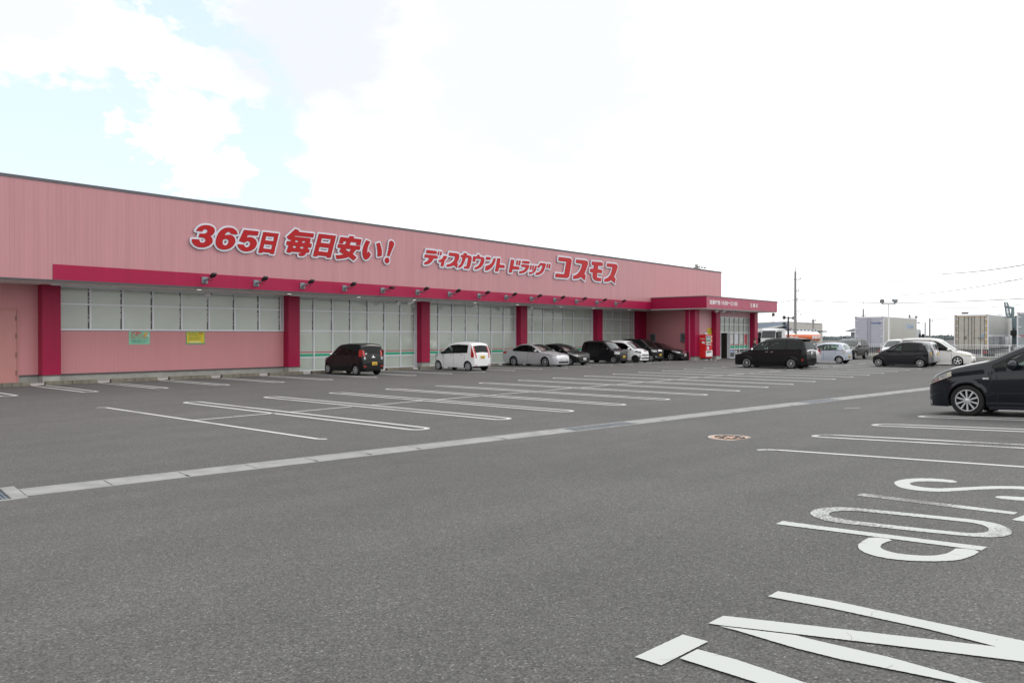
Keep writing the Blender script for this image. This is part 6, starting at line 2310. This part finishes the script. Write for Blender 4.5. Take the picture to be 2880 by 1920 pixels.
mb.box(86.4, 87.2, pc(1985, 300, 86.4).y, pc(1955, 300, 86.4).y, 1.2, pc(1960, 280, 86.4).z)
mb.build('counterweight', mat('crane_brown', (.18, .15, .14), .7), cr)
mb = MB()
pp = pc(1962, 480)
mb.bbox(85.3, 85.6, pp.y - .3, pp.y + .3, pp.z - .25, pp.z + .25, .05)
mb.tube([pc(1945, 420, 85.4), pc(1938, 470, 85.4), pc(1955, 520, 85.4)], .04, 6)
mb.build('winch', M['black'], cr)
for zx, zy, t in ((1870, 180, 'a'),):
    pass

# tanker lorry behind the entrance
tkr = empty('tank_lorry', mw=Matrix.Translation((TKP.x, TKP.y, -.1)) @ Matrix.Rotation(R(165), 4, 'Z'), label='white tank lorry with an orange stripe, seen over the roof of the black people carrier', cat='lorry')
tkW = M['white']


def loc(f):
    "build inside the tanker's own frame: +x is its front"
    f.local = True
    return f


def tanker():
    r = tkr
    n = 12
    hw_ = 1.24
    prof = [(4.0, .75), (4.95, .75), (4.98, 1.75), (4.72, 2.95), (4.55, 3.08), (3.1, 3.12), (3.0, 2.9), (3.0, .9)]
    c = loc(MB()).prism(prof, -hw_, hw_, 'xzy').build('cab', tkW, r)
    md = c.modifiers.new('bevel', 'BEVEL')
    md.width, md.segments = .14, 3
    loc(MB()).quad((4.995, -hw_ + .14, 1.85), (4.995, hw_ - .14, 1.85), (4.78, hw_ - .18, 2.82), (4.78, -hw_ + .18, 2.82)).build('windscreen', M['lorry_glass'], c)
    loc(MB()).box(4.985, 5.01, -.9, .9, 1.15, 1.5).build('grille', M['chrome'], c)
    for sg in (1, -1):
        y = sg * (hw_ + .006)
        loc(MB()).add([(4.75, y, 1.85), (3.75, y, 1.85), (3.75, y, 2.75), (4.55, y, 2.75)], [(0, 1, 2, 3)]).build('side_window', M['lorry_glass'], c)
        loc(MB()).bbox(4.9, 5.1, sg * (hw_ + .2) - .14, sg * (hw_ + .2) + .14, 1.85, 2.65, .05).tube([(4.7, sg * hw_, 2.75), (5.0, sg * (hw_ + .2), 2.7)], .03, 6).build('mirror', M['black'], c)
        loc(MB()).bbox(4.93, 5.0, sg * .85 - .2, sg * .85 + .2, .95, 1.15, .02).build('headlight', M['head'], c)
    # elliptical tank
    rows = []
    for x, k in ((2.95, .55), (2.93, .9), (2.8, 1.0), (-4.9, 1.0), (-5.05, .92), (-5.1, .6)):
        rows.append([(x, 1.2 * k * math.cos(a), 1.95 + .88 * k * math.sin(a)) for a in np.linspace(0, 2 * math.pi, 33)])
    t = loc(MB()).grid(rows)
    t.f.append(tuple(range(33)))
    t.f.append(tuple(range(33 * 5, 33 * 6)))
    t = t.build('tank', tkW, r, 40)
    w = loc(MB())
    for sg in (1, -1):
        w.box(-4.85, 2.6, sg * .62 - .05, sg * .62 + .05, 2.82, 3.02)
    w.box(-4.85, -4.75, -.57, .57, 2.82, 3.02).box(2.5, 2.6, -.57, .57, 2.82, 3.02)
    w.build('walkway', M['alu'], t)
    for k in range(9):
        x = 2.0 - k * .8
        loc(MB()).box(x - .22, x + .22, .675, .70, 2.84, 2.97).build('walkway_opening', M['black'], t)
    for sg in (1, -1):
        rows = []
        for x in (2.7, -4.8):
            rows.append([(x, sg * (1.2 * math.cos(a) + .012), 1.95 + .9 * math.sin(a)) for a in np.linspace(-.55, .42, 9)])
        s = loc(MB()).grid(rows).build('orange_stripe', M['orange_band'], t, 60)
        y = sg * 1.218
        fr = Matrix(((-sg, 0, 0, 0), (0, 0, sg, 0), (0, 1, 0, 0), (0, 0, 0, 1)))
        o1 = Matrix.Translation((-2.9 if sg > 0 else -4.6, y, 1.72)) @ fr
        text('tank_lettering', 'ENEOS', o1, 1.75, .48, M['white'], s, bold=.05, local=True)
        o1 = Matrix.Translation((2.4 if sg > 0 else -.2, y, 1.80)) @ fr
        text('tank_lettering', '安全第一 HDK', o1, 2.2, .36, M['white'], s, bold=.02, local=True)
    loc(MB()).box(-5.1, 4.6, -.45, .45, .6, 1.05).build('chassis', M['chassis'], r)
    for x in (4.0, -2.6, -3.8):
        for y in (-1.0, 1.0):
            o = loc(MB()).lathe([(.27, -.14), (.46, -.14), (.5, -.1), (.5, .1), (.46, .14), (.27, .14)], 'y', (x, y, .5), 22).build('wheel', M['rubber'], r, 40)
            loc(MB()).lathe([(0, -.1), (.27, -.13), (.27, .13), (0, .1)], 'y', (x, y, .5), 16).build('rim', M['galv'], o, 40)


M['orange_band'] = mat('orange_band', (0.68, 0.14, 0.03), .35, noise=.1, nscale=.6)
tanker()

# warehouse and house beyond
M['ware_blue'] = panel_mat('warehouse_blue', (0.30, 0.37, 0.46), .5, 1, .9, .6, .03)
M['ware_cream'] = panel_mat('warehouse_cream', (0.44, 0.43, 0.40), 2.6, 0, .75, .6, .05, .03)
M['ware_roof'] = mat('warehouse_roof', (0.33, 0.34, 0.33), .6, noise=.08)
ZW = 150.0


c0, c1, c2 = far_pt(2090, 906, 135), far_pt(2215, 907, 118), far_pt(2312, 914, 132)
wh = empty('warehouse', (c1.x, c1.y, 0), 'grey warehouse with a blue end wall and a cream side wall behind the tank lorry', 'warehouse')
zt = c1.z
mb = MB().quad((c0.x, c0.y, 0), (c1.x, c1.y, 0), (c1.x, c1.y, zt), (c0.x, c0.y, zt))
mb.build('end_wall', M['ware_blue'], wh)
solid(bpy.data.objects[wh.children[-1].name], .2)
e2 = Vector((c2.x, c2.y, 0))
back = e2 + (Vector((c0.x, c0.y, 0)) - Vector((c1.x, c1.y, 0)))
mb = MB().quad((c1.x, c1.y, 0), (e2.x, e2.y, 0), (e2.x, e2.y, zt - .1), (c1.x, c1.y, zt))
solid(mb.build('side_wall', M['ware_cream'], wh), .2)
mb = MB().add([(c0.x, c0.y, 0), (back.x, back.y, 0), (back.x, back.y, zt), (c0.x, c0.y, zt), (e2.x, e2.y, 0), (e2.x, e2.y, zt)], [(0, 1, 2, 3), (1, 4, 5, 2)])
mb.build('back_wall', M['ware_blue'], wh)
mb = MB()
mb.add([(c0.x, c0.y, zt + .05), (c1.x, c1.y, zt + .05), (e2.x, e2.y, zt - .0), (back.x, back.y, zt)], [(0, 1, 2, 3)])
solid(mb.build('roof', M['ware_roof'], wh), .25)
l0, l1, l2 = far_pt(2130, 931, 112), far_pt(2218, 921, 116), far_pt(2218, 909, 117.5)
d_ = (Vector((c0.x, c0.y, 0)) - Vector((c1.x, c1.y, 0))).normalized()
o_ = Vector((d_.y, -d_.x, 0))
if o_.dot(Vector((c1.x, c1.y, 0))) > 0:
    o_ = -o_
b0 = Vector((c1.x, c1.y, 0)) + o_ * .15
b1 = b0 + d_ * 26
ww = 6.0
mb = MB()
mb.add([tuple(b0 + Vector((0, 0, zt - .35))), tuple(b1 + Vector((0, 0, zt - 1.9))), tuple(b1 + o_ * ww + Vector((0, 0, zt - 2.6))), tuple(b0 + o_ * ww + Vector((0, 0, zt - 2.0)))], [(0, 1, 2, 3)])
solid(mb.build('lean_to_roof', M['ware_roof'], wh), .15)
mb = MB()
a_, b_ = b0 + o_ * (ww - .2), b1 + o_ * (ww - .2)
mb.quad((a_.x, a_.y, 0), (b_.x, b_.y, 0), (b_.x, b_.y, zt - 2.7), (a_.x, a_.y, zt - 2.1))
solid(mb.build('lean_to_wall', M['ware_cream'], wh), .1)
aw = far_pt(2302, 932, 130)
MB().prism([(aw.x - .6, aw.y - 1.3), (aw.x + 1.0, aw.y - 1.1), (aw.x + 1.0, aw.y + .4), (aw.x - .6, aw.y + .2)], aw.z - .1, aw.z + .1).build('awning', M['cap'], wh)

# house behind the lilac lorry
M['tile'] = panel_mat('dark_roof_tile', (0.085, 0.09, 0.10), .3, 1, .8, .6, .08)
hp = far_pt(2405, 945, 112)
hs = empty('tiled_house', (hp.x, hp.y + 2, 0), 'house with a dark tiled hipped roof peeping out left of the lilac lorry', 'house')
q0, q1 = far_pt(2393, 945, 112), far_pt(2440, 945, 111)
ez, rz = far_pt(2391, 932, 112).z, far_pt(2415, 918, 112).z
ax = (Vector((q1.x, q1.y, 0)) - Vector((q0.x, q0.y, 0))).normalized()
bx = Vector((-ax.y, ax.x, 0))
if bx.dot(Vector((q0.x, q0.y, 0))) < 0:
    bx = -bx
B0 = Vector((q0.x, q0.y, 0))


def hpnt(u, v, z):
    p = B0 + ax * u + bx * v
    return (p.x, p.y, z)


mb = MB()
mb.add([hpnt(u, v, z) for z in (0, ez - .1) for u, v in ((0, 0), (8, 0), (8, 7), (0, 7))], [(0, 1, 5, 4), (1, 2, 6, 5), (2, 3, 7, 6), (3, 0, 4, 7)])
mb.build('wall', mat('house_wall', (0.30, 0.34, 0.37), .8, noise=.05), hs)
mb = MB()
o = .9
v = [hpnt(-o, -o, ez), hpnt(8 + o, -o, ez), hpnt(8 + o, 7 + o, ez), hpnt(-o, 7 + o, ez), hpnt(2.6, 3.5, rz + .5), hpnt(5.4, 3.5, rz + .5)]
mb.add(v, [(0, 1, 5, 4), (1, 2, 5), (2, 3, 4, 5), (3, 0, 4), (0, 1, 2, 3)])
mb.build('roof', M['tile'], hs)
mb = MB()
mb.add([hpnt(1.2, -.01, ez - 1.4), hpnt(2.4, -.01, ez - 1.4), hpnt(2.4, -.01, ez - .5), hpnt(1.2, -.01, ez - .5)], [(0, 1, 2, 3)])
mb.build('window', M['lorry_glass'], hs)

# a rooftop showing over the shop roof, far behind it
rp = far_pt(1959, 760, 130)
rh = empty('tiled_roof_house', (rp.x, rp.y, 0), 'grey tiled roof with a small chimney and white birds of snow guards, just showing above the pink wall', 'house')
rh['label'] = 'grey tiled rooftop with a stubby finial just showing above the pink wall'
f2 = Vector((math.cos(YAW), -math.sin(YAW), 0))
g2 = Vector((math.sin(YAW), math.cos(YAW), 0))


def rpt(px, py, dz=0):
    p = far_pt(px, py, 130 + dz)
    return (p.x, p.y, p.z)


zb = rp.z - 2.5
mb = MB()
mb.add([rpt(1925, 768), rpt(1952, 752), rpt(1996, 764), rpt(2010, 772), rpt(1960, 752, 8), rpt(1925, 768, 16), rpt(2010, 772, 16)], [(0, 1, 4, 5), (1, 2, 3, 6, 4)])
w0, w1, w2, w3 = [Vector(rpt(px, 772, dz)) for px, dz in ((1925, 0), (2008, 0), (2008, 16), (1925, 16))]
mb.build('roof', M['tile'], rh)
mb = MB()
mb.add([(p.x, p.y, z) for z in (0, w0.z + .2) for p in (w0, w1, w2, w3)], [(0, 1, 5, 4), (1, 2, 6, 5), (2, 3, 7, 6), (3, 0, 4, 7)])
mb.build('wall', mat('plaster', (.45, .44, .42), .8), rh)
mb = MB()
p0 = Vector(rpt(1959, 753))
mb.box(p0.x - .18, p0.x + .18, p0.y - .18, p0.y + .18, p0.z - .3, p0.z + .55)
mb.build('finial', mat('stone_finial', (.30, .29, .26), .8), rh)
mb = MB()
for px, py in ((1966, 751), (1974, 752), (1982, 753.5)):
    p = Vector(rpt(px, py))
    mb.bbox(p.x - .2, p.x + .2, p.y - .15, p.y + .15, p.z - .08, p.z + .1, .04)
mb.build('ridge_tile', M['tile'], rh)

# ------------------------------------------------------------------ poles, lamps, wires
def utility_pole(px, ptop, Zd, r0, r1, label, arms=(), name='utility_pole', m='pole'):
    p = far_pt(px, ptop, Zd)
    o = empty(name, (p.x, p.y, 0), label, 'pole', 'utility poles')
    MB().tube([(p.x, p.y, 0), (p.x, p.y, p.z)], [r0, r1], 10).build('shaft', M[m], o, 40)
    rt = Vector((math.cos(YAW), -math.sin(YAW), 0))
    for dz, a, b, th in arms:
        mb = MB()
        A, Bv = p + rt * a + Vector((0, 0, -dz)), p + rt * b + Vector((0, 0, -dz))
        mb.tube([A, Bv], th, 6)
        if abs(b - a) > .5:
            mb.tube([Bv, Bv + Vector((0, 0, .25))], th * 1.2, 6)
        mb.build('crossarm', M['galv'], o)
    return p, rt


pz = 105
p1, rt = utility_pole(2237, 764, pz, .22, .13, 'tall concrete utility pole rising left of the lorries, behind the tank lorry',
                      [(1.05, -.25, .65, .05), (2.6, -.1, .45, .04), (3.7, -.1, .35, .06), (3.95, -.05, .45, .04), (5.3, -.05, .65, .03), (5.75, -.1, .8, .03)])
MB().tube([p1 + Vector((0, 0, -.2)), p1 + Vector((0, 0, .9))], [.06, .02], 6).build('lightning_spike', M['galv'], bpy.data.objects['utility_pole'])
MB().tube([p1 + rt * .8 + Vector((0, 0, -5.75)), p1 + rt * .05 + Vector((0, 0, -7.0))], .02, 5).build('stay', M['galv'], bpy.data.objects['utility_pole'])
p2, _ = utility_pole(2287, 897, 108, .15, .12, 'short grey pole in front of the warehouse side wall', [(.3, -.35, .3, .05)])
p3, _ = utility_pole(2428, 869, 125, .14, .11, 'thin pole with two short crossarms rising behind the lilac lorry', [(1.1, -.35, .4, .04), (1.8, -.25, .25, .05)])
MB().tube([p3, p3 + Vector((0, 0, 1.3))], .03, 6).build('lightning_spike', M['galv'], bpy.data.objects['utility_pole.002'])
p4, _ = utility_pole(2576, 888, 120, .15, .12, 'pole with a crossarm showing behind the beige side of the lilac lorry', [(.25, -1.0, .2, .05), (.7, -.2, .2, .06)])
p5, _ = utility_pole(2615, 895.5, 118, .13, .11, 'thin bare pole in the gap between the two big lorries', [(.4, -.1, .45, .04)])
p6, _ = utility_pole(2558, 885, 122, .14, .14, 'stub of a thick pole peeping over the roof of the lilac lorry', [])
# street lamp in the gap
p = far_pt(2602, 907, 100)
sl = empty('street_lamp', (p.x, p.y, 0), 'street lamp with a flat head pointing left in the gap between lorries', 'street lamp')
MB().tube([(p.x, p.y, 0), (p.x, p.y, p.z), tuple(p + rt * -.5 + Vector((0, 0, .05)))], [.09, .07, .04], 8).build('post', M['galv'], sl, 40)
hh = p + rt * -.85
mb = MB()
mb.ball((hh.x, hh.y, hh.z), (.42, .2, .09), 12)
mb.build('lamp_head', M['galv'], sl, 60)
# twin floodlight post in the car park
p = far_pt(2499.5, 855, 72.0)
lp = empty('lamp_post', (p.x, p.y, 0), 'slim white lamp post with two floodlights on a crossbar in front of the lilac lorry', 'lamp post')
MB().tube([(p.x, p.y, 0), (p.x, p.y, 1.6), (p.x, p.y, 1.65), (p.x, p.y, p.z)], [.10, .10, .065, .055], 10).build('post', M['white'], lp, 40)
MB().tube([tuple(p - rt * .62), tuple(p + rt * .62)], .04, 8).build('crossbar', M['galv'], lp, 40)
for sg in (-1, 1):
    c = p + rt * (.58 * sg) + Vector((0, 0, .30))
    ax_ = (rt * (.45 * sg) + g2 * -.55 + Vector((0, 0, -.25))).normalized()
    mb = MB()
    mb.tube([c - ax_ * .26, c - ax_ * .12, c + ax_ * .12, c + ax_ * .16], [.10, .15, .20, .21], 14)
    mb.tube([p + rt * (.58 * sg), c - ax_ * .1], .035, 6)
    fl_ = mb.build('floodlight', M['galv'], lp, 45)
    MB().tube([c + ax_ * .161, c + ax_ * .17], .19, 14).build('lens', mat('grey_lens', (.30, .31, .30), .2), fl_)
# loudspeaker pole
p = far_pt(2217, 890, 102)
ls = empty('loudspeaker_pole', (p.x, p.y, 0), 'pole carrying horn loudspeakers above the white tank lorry cab', 'loudspeaker pole')
MB().tube([(p.x, p.y, 0), (p.x, p.y, p.z)], [.13, .11], 8).build('shaft', M['chassis'], ls, 40)
for a, dz in ((-.4, -.15), (.4, -.2), (-.4, -1.0)):
    c = p + rt * a + Vector((0, 0, dz))
    dr_ = (rt * (1 if a > 0 else -1) * .8 + g2 * -.6).normalized()
    mb = MB()
    mb.tube([c - dr_ * .25, c, c + dr_ * .12, c + dr_ * .26], [.05, .08, .15, .27], 12, False)
    mb.tube([c - dr_ * .27, c - dr_ * .1], .08, 8)
    mb.tube([c, tuple(p + Vector((0, 0, dz - .1)))], .03, 6)
    mb.build('horn_speaker', M['galv'], ls, 50)
MB().box(p.x - .9, p.x + .3, p.y - .4, p.y + .4, far_pt(2217, 922.5, 102).z - .1, far_pt(2217, 922.5, 102).z).build('platform', M['chassis'], ls)

# wires
def wire(a, b, sag, rad, label):
    a, b = Vector(a), Vector(b)
    pts = []
    for k in range(21):
        t = k / 20
        q = a.lerp(b, t)
        q.z -= sag * 4 * t * (1 - t)
        pts.append(q)
    MB().tube(pts, rad * 1.7, 5, False).build('overhead_wire', M['wire'], None, label=label, cat='wire', group='overhead wires')


def fpz(px, py, Zd):
    return far_pt(px, py, Zd)


wire(fpz(2252, 783, 105), fpz(3300, 772, 100), .6, .014, 'uppermost wire running right from the tall utility pole')
wire(fpz(2240, 842, 105), fpz(3000, 832, 60), .5, .018, 'second wire below the top running right from the tall pole')
wire(fpz(2234, 843, 105), fpz(1950, 872, 140), .4, .020, 'wire running left from the tall pole behind the canopy')
wire(fpz(2130, 899, 130), fpz(2403, 905, 120), .5, .016, 'low wire crossing above the warehouse roof')
wire(fpz(2428, 888, 125), fpz(2250, 884, 130), .4, .014, 'thin wire reaching left from the pole behind the lilac lorry')
wire(fpz(2580, 897, 118), fpz(2960, 868, 70), .3, .016, 'wire passing just over the beige lorry')
wire(fpz(2650, 770, 60), fpz(2960, 730, 40), .15, .014, 'short steep wire at the right edge, high above the lorries')
wire(fpz(2480, 830, 70), fpz(2960, 765, 40), .35, .010, 'sloping wire at the right edge, middle height')
wire(fpz(2600, 862, 70), fpz(2960, 845, 55), .3, .010, 'faint wire just above the crane jib')
b_ = fpz(2714, 880, 75)
mb = MB().bbox(b_.x - .28, b_.x + .28, b_.y - .28, b_.y + .28, b_.z - .09, b_.z + .06, .04)
mb.build('cable_box', mat('cable_box_brown', (.10, .07, .06), .7), None, label='dark cable joint box hanging on a wire above the beige lorry', cat='cable box')

# ------------------------------------------------------------------ far ridge of trees
rng = random.Random(3)
tr_m = mat('far_foliage_hazed', (0.17, 0.20, 0.205), .9, noise=.25, nscale=.25)  # distance haze is put into this pale grey leaf colour, no air volume


def tree_line(px0, px1, Zd, top):
    V, F = [], []
    px = px0
    while px < px1:
        h = top * (.55 + .5 * rng.random()) * (1.0 if rng.random() < .8 else 1.25)
        p = far_pt(px, 945, Zd + rng.uniform(-25, 25))
        for _ in range(150):
            q = Vector((p.x + rng.gauss(0, 3), p.y + rng.gauss(0, 3), h * rng.random() ** .8))
            s = rng.uniform(.2, .55)
            n = len(V)
            a = Vector((rng.gauss(0, 1), rng.gauss(0, 1), rng.gauss(0, 1))).normalized()
            b = a.orthogonal().normalized()
            c = a.cross(b)
            V += [q + b * s, q + c * s, q - b * s, q - c * s]
            F.append((n, n + 1, n + 2, n + 3))
        px += rng.uniform(5, 10)
    return V, F


mb = MB()
for a in ((2120, 2420, 420, 1.7), (2560, 2700, 430, 2.0), (2380, 3100, 460, 2.0), (1900, 2130, 420, 3)):
    mb.add(*tree_line(*a))
mb.build('far_trees', tr_m, None, label='low line of far trees on the horizon between the lorries', cat='trees', kind='stuff')

# ------------------------------------------------------------------ the man by the entrance
def person():
    hx, hy = on_y(2122, 955, 26.9).x, 26.9
    r = empty('person', (hx, hy, 0), 'man in a black cap and dark jacket walking by the right hand entrance column', 'person')
    T = Matrix.Translation((hx, hy, 0)) @ Matrix.Rotation(R(200), 4, 'Z')       # local +y is forward
    hgt = 1.0
    J = dict(pel=(0, 0, .95), ch=(0, .01, 1.28), sh=(0, .01, 1.45), nk=(0, .02, 1.53), hd=(0, .04, 1.64), ht=(0, .03, 1.76),
             ls=(-.19, 0, 1.42), le=(-.25, -.03, 1.14), lw=(-.24, .10, .92), rs=(.19, 0, 1.42), re=(.25, -.02, 1.14), rw=(.24, .12, .92),
             lh=(-.10, 0, .90), lk=(-.11, .12, .50), lf=(-.11, .02, .09), lt=(-.11, .20, .04), rh=(.10, 0, .90), rk=(.11, .02, .49), rf=(.11, -.18, .12), rt=(.11, -.02, .04))
    RAD = dict(pel=.155, ch=.17, sh=.12, nk=.055, hd=.092, ht=.07, ls=.075, le=.055, lw=.036, rs=.075, re=.055, rw=.036, lh=.10, lk=.07, lf=.045, lt=.04, rh=.10, rk=.07, rf=.045, rt=.04)
    E = [('pel', 'ch'), ('ch', 'sh'), ('sh', 'nk'), ('nk', 'hd'), ('hd', 'ht'), ('sh', 'ls'), ('ls', 'le'), ('le', 'lw'), ('sh', 'rs'), ('rs', 're'), ('re', 'rw'),
         ('pel', 'lh'), ('lh', 'lk'), ('lk', 'lf'), ('lf', 'lt'), ('pel', 'rh'), ('rh', 'rk'), ('rk', 'rf'), ('rf', 'rt')]

    def skin(name, keys, m, grow=0.0, root='pel', extra=None, sub=2):
        J2, R2, E2 = dict(J), dict(RAD), list(E)
        if extra:
            for a, p, rad, par in extra:
                J2[a], R2[a] = p, rad
                E2.append((par, a))
                keys = keys + [a]
        me = bpy.data.meshes.new(name)
        ix = {k: i for i, k in enumerate(keys)}
        me.from_pydata([T @ Vector(J2[k]) for k in keys], [(ix[a], ix[b]) for a, b in E2 if a in ix and b in ix], [])
        o = bpy.data.objects.new(name, me)
        COL.objects.link(o)
        attach(o, r)
        md = o.modifiers.new('skin', 'SKIN')
        sd = o.modifiers.new('sub', 'SUBSURF')
        sd.levels = sd.render_levels = sub
        sl_ = me.skin_vertices[0].data
        for k, i in ix.items():
            sl_[i].radius = (R2[k] + grow, (R2[k] + grow) * (.8 if k in ('pel', 'ch') else 1))
            sl_[i].use_root = (k == root)
        me.materials.append(m)
        return o
    hands = []
    for s_, wk in ((-1, 'lw'), (1, 'rw')):
        wx, wy, wz = J[wk]
        pk = wk + 'p'
        hands.append((pk, (wx, wy + .03, wz - .08), .034, wk))
        for i in range(4):
            fx = (i - 1.5) * .018
            l = (.062, .07, .066, .052)[i]
            hands.append((f'{pk}f{i}', (wx + fx * .4, wy + .055 + fx, wz - .12), .010, pk))
            hands.append((f'{pk}g{i}', (wx + fx * .4 - s_ * .01, wy + .06 + fx * 1.1, wz - .12 - l), .008, f'{pk}f{i}'))
        hands.append((f'{pk}t', (wx - s_ * .012, wy + .085, wz - .10), .011, pk))
        hands.append((f'{pk}u', (wx - s_ * .016, wy + .105, wz - .145), .009, f'{pk}t'))
    sk_m = mat('skin', (.42, .25, .17), .6)
    skin('body', list(J), sk_m, extra=hands)
    jk = mat('jacket_black', (.018, .02, .024), .8, noise=.2, nscale=6)
    skin('jacket', ['pel', 'ch', 'sh', 'ls', 'le', 'lw', 'rs', 're', 'rw'], jk, .022)
    skin('trousers', ['pel', 'lh', 'lk', 'lf', 'rh', 'rk', 'rf'], mat('trousers_grey', (.05, .05, .06), .85), .014)
    hm = MB()
    hm.T = T
    hm.ball((0, .03, 1.745), (.098, .112, .075), 16)
    hm.ball((0, .15, 1.735), (.075, .085, .012), 12)
    hm.build('cap', mat('cap_black', (.015, .015, .018), .8), r, 60)
    fm = MB()
    fm.T = T
    fm.ball((0, .135, 1.635), (.016, .022, .026), 8)
    for s_ in (-1, 1):
        fm.ball((s_ * .094, .03, 1.64), (.014, .024, .034), 8)
    fm.build('face', sk_m, r, 60)
    em_ = MB()
    em_.T = T
    for s_ in (-1, 1):
        em_.ball((s_ * .034, .122, 1.668), (.014, .008, .008), 8)
    em_.ball((0, .12, 1.595), (.028, .008, .005), 8)
    em_.build('eyes_and_mouth', M['ink'], r, 60)
    hr = MB()
    hr.T = T
    hr.ball((0, -.005, 1.68), (.098, .10, .085), 14)
    hr.build('hair', mat('hair_grey', (.05, .05, .05), .7), r, 60)
    for k, ft in (('lt', 'lf'), ('rt', 'rf')):
        sh_ = MB()
        sh_.T = T
        x, y, z = J[k]
        sh_.ball((x, y - .09, .055), (.055, .15, .055), 12)
        sh_.build('shoe', M['black'], r, 60)


person()
bpy.context.view_layer.update()
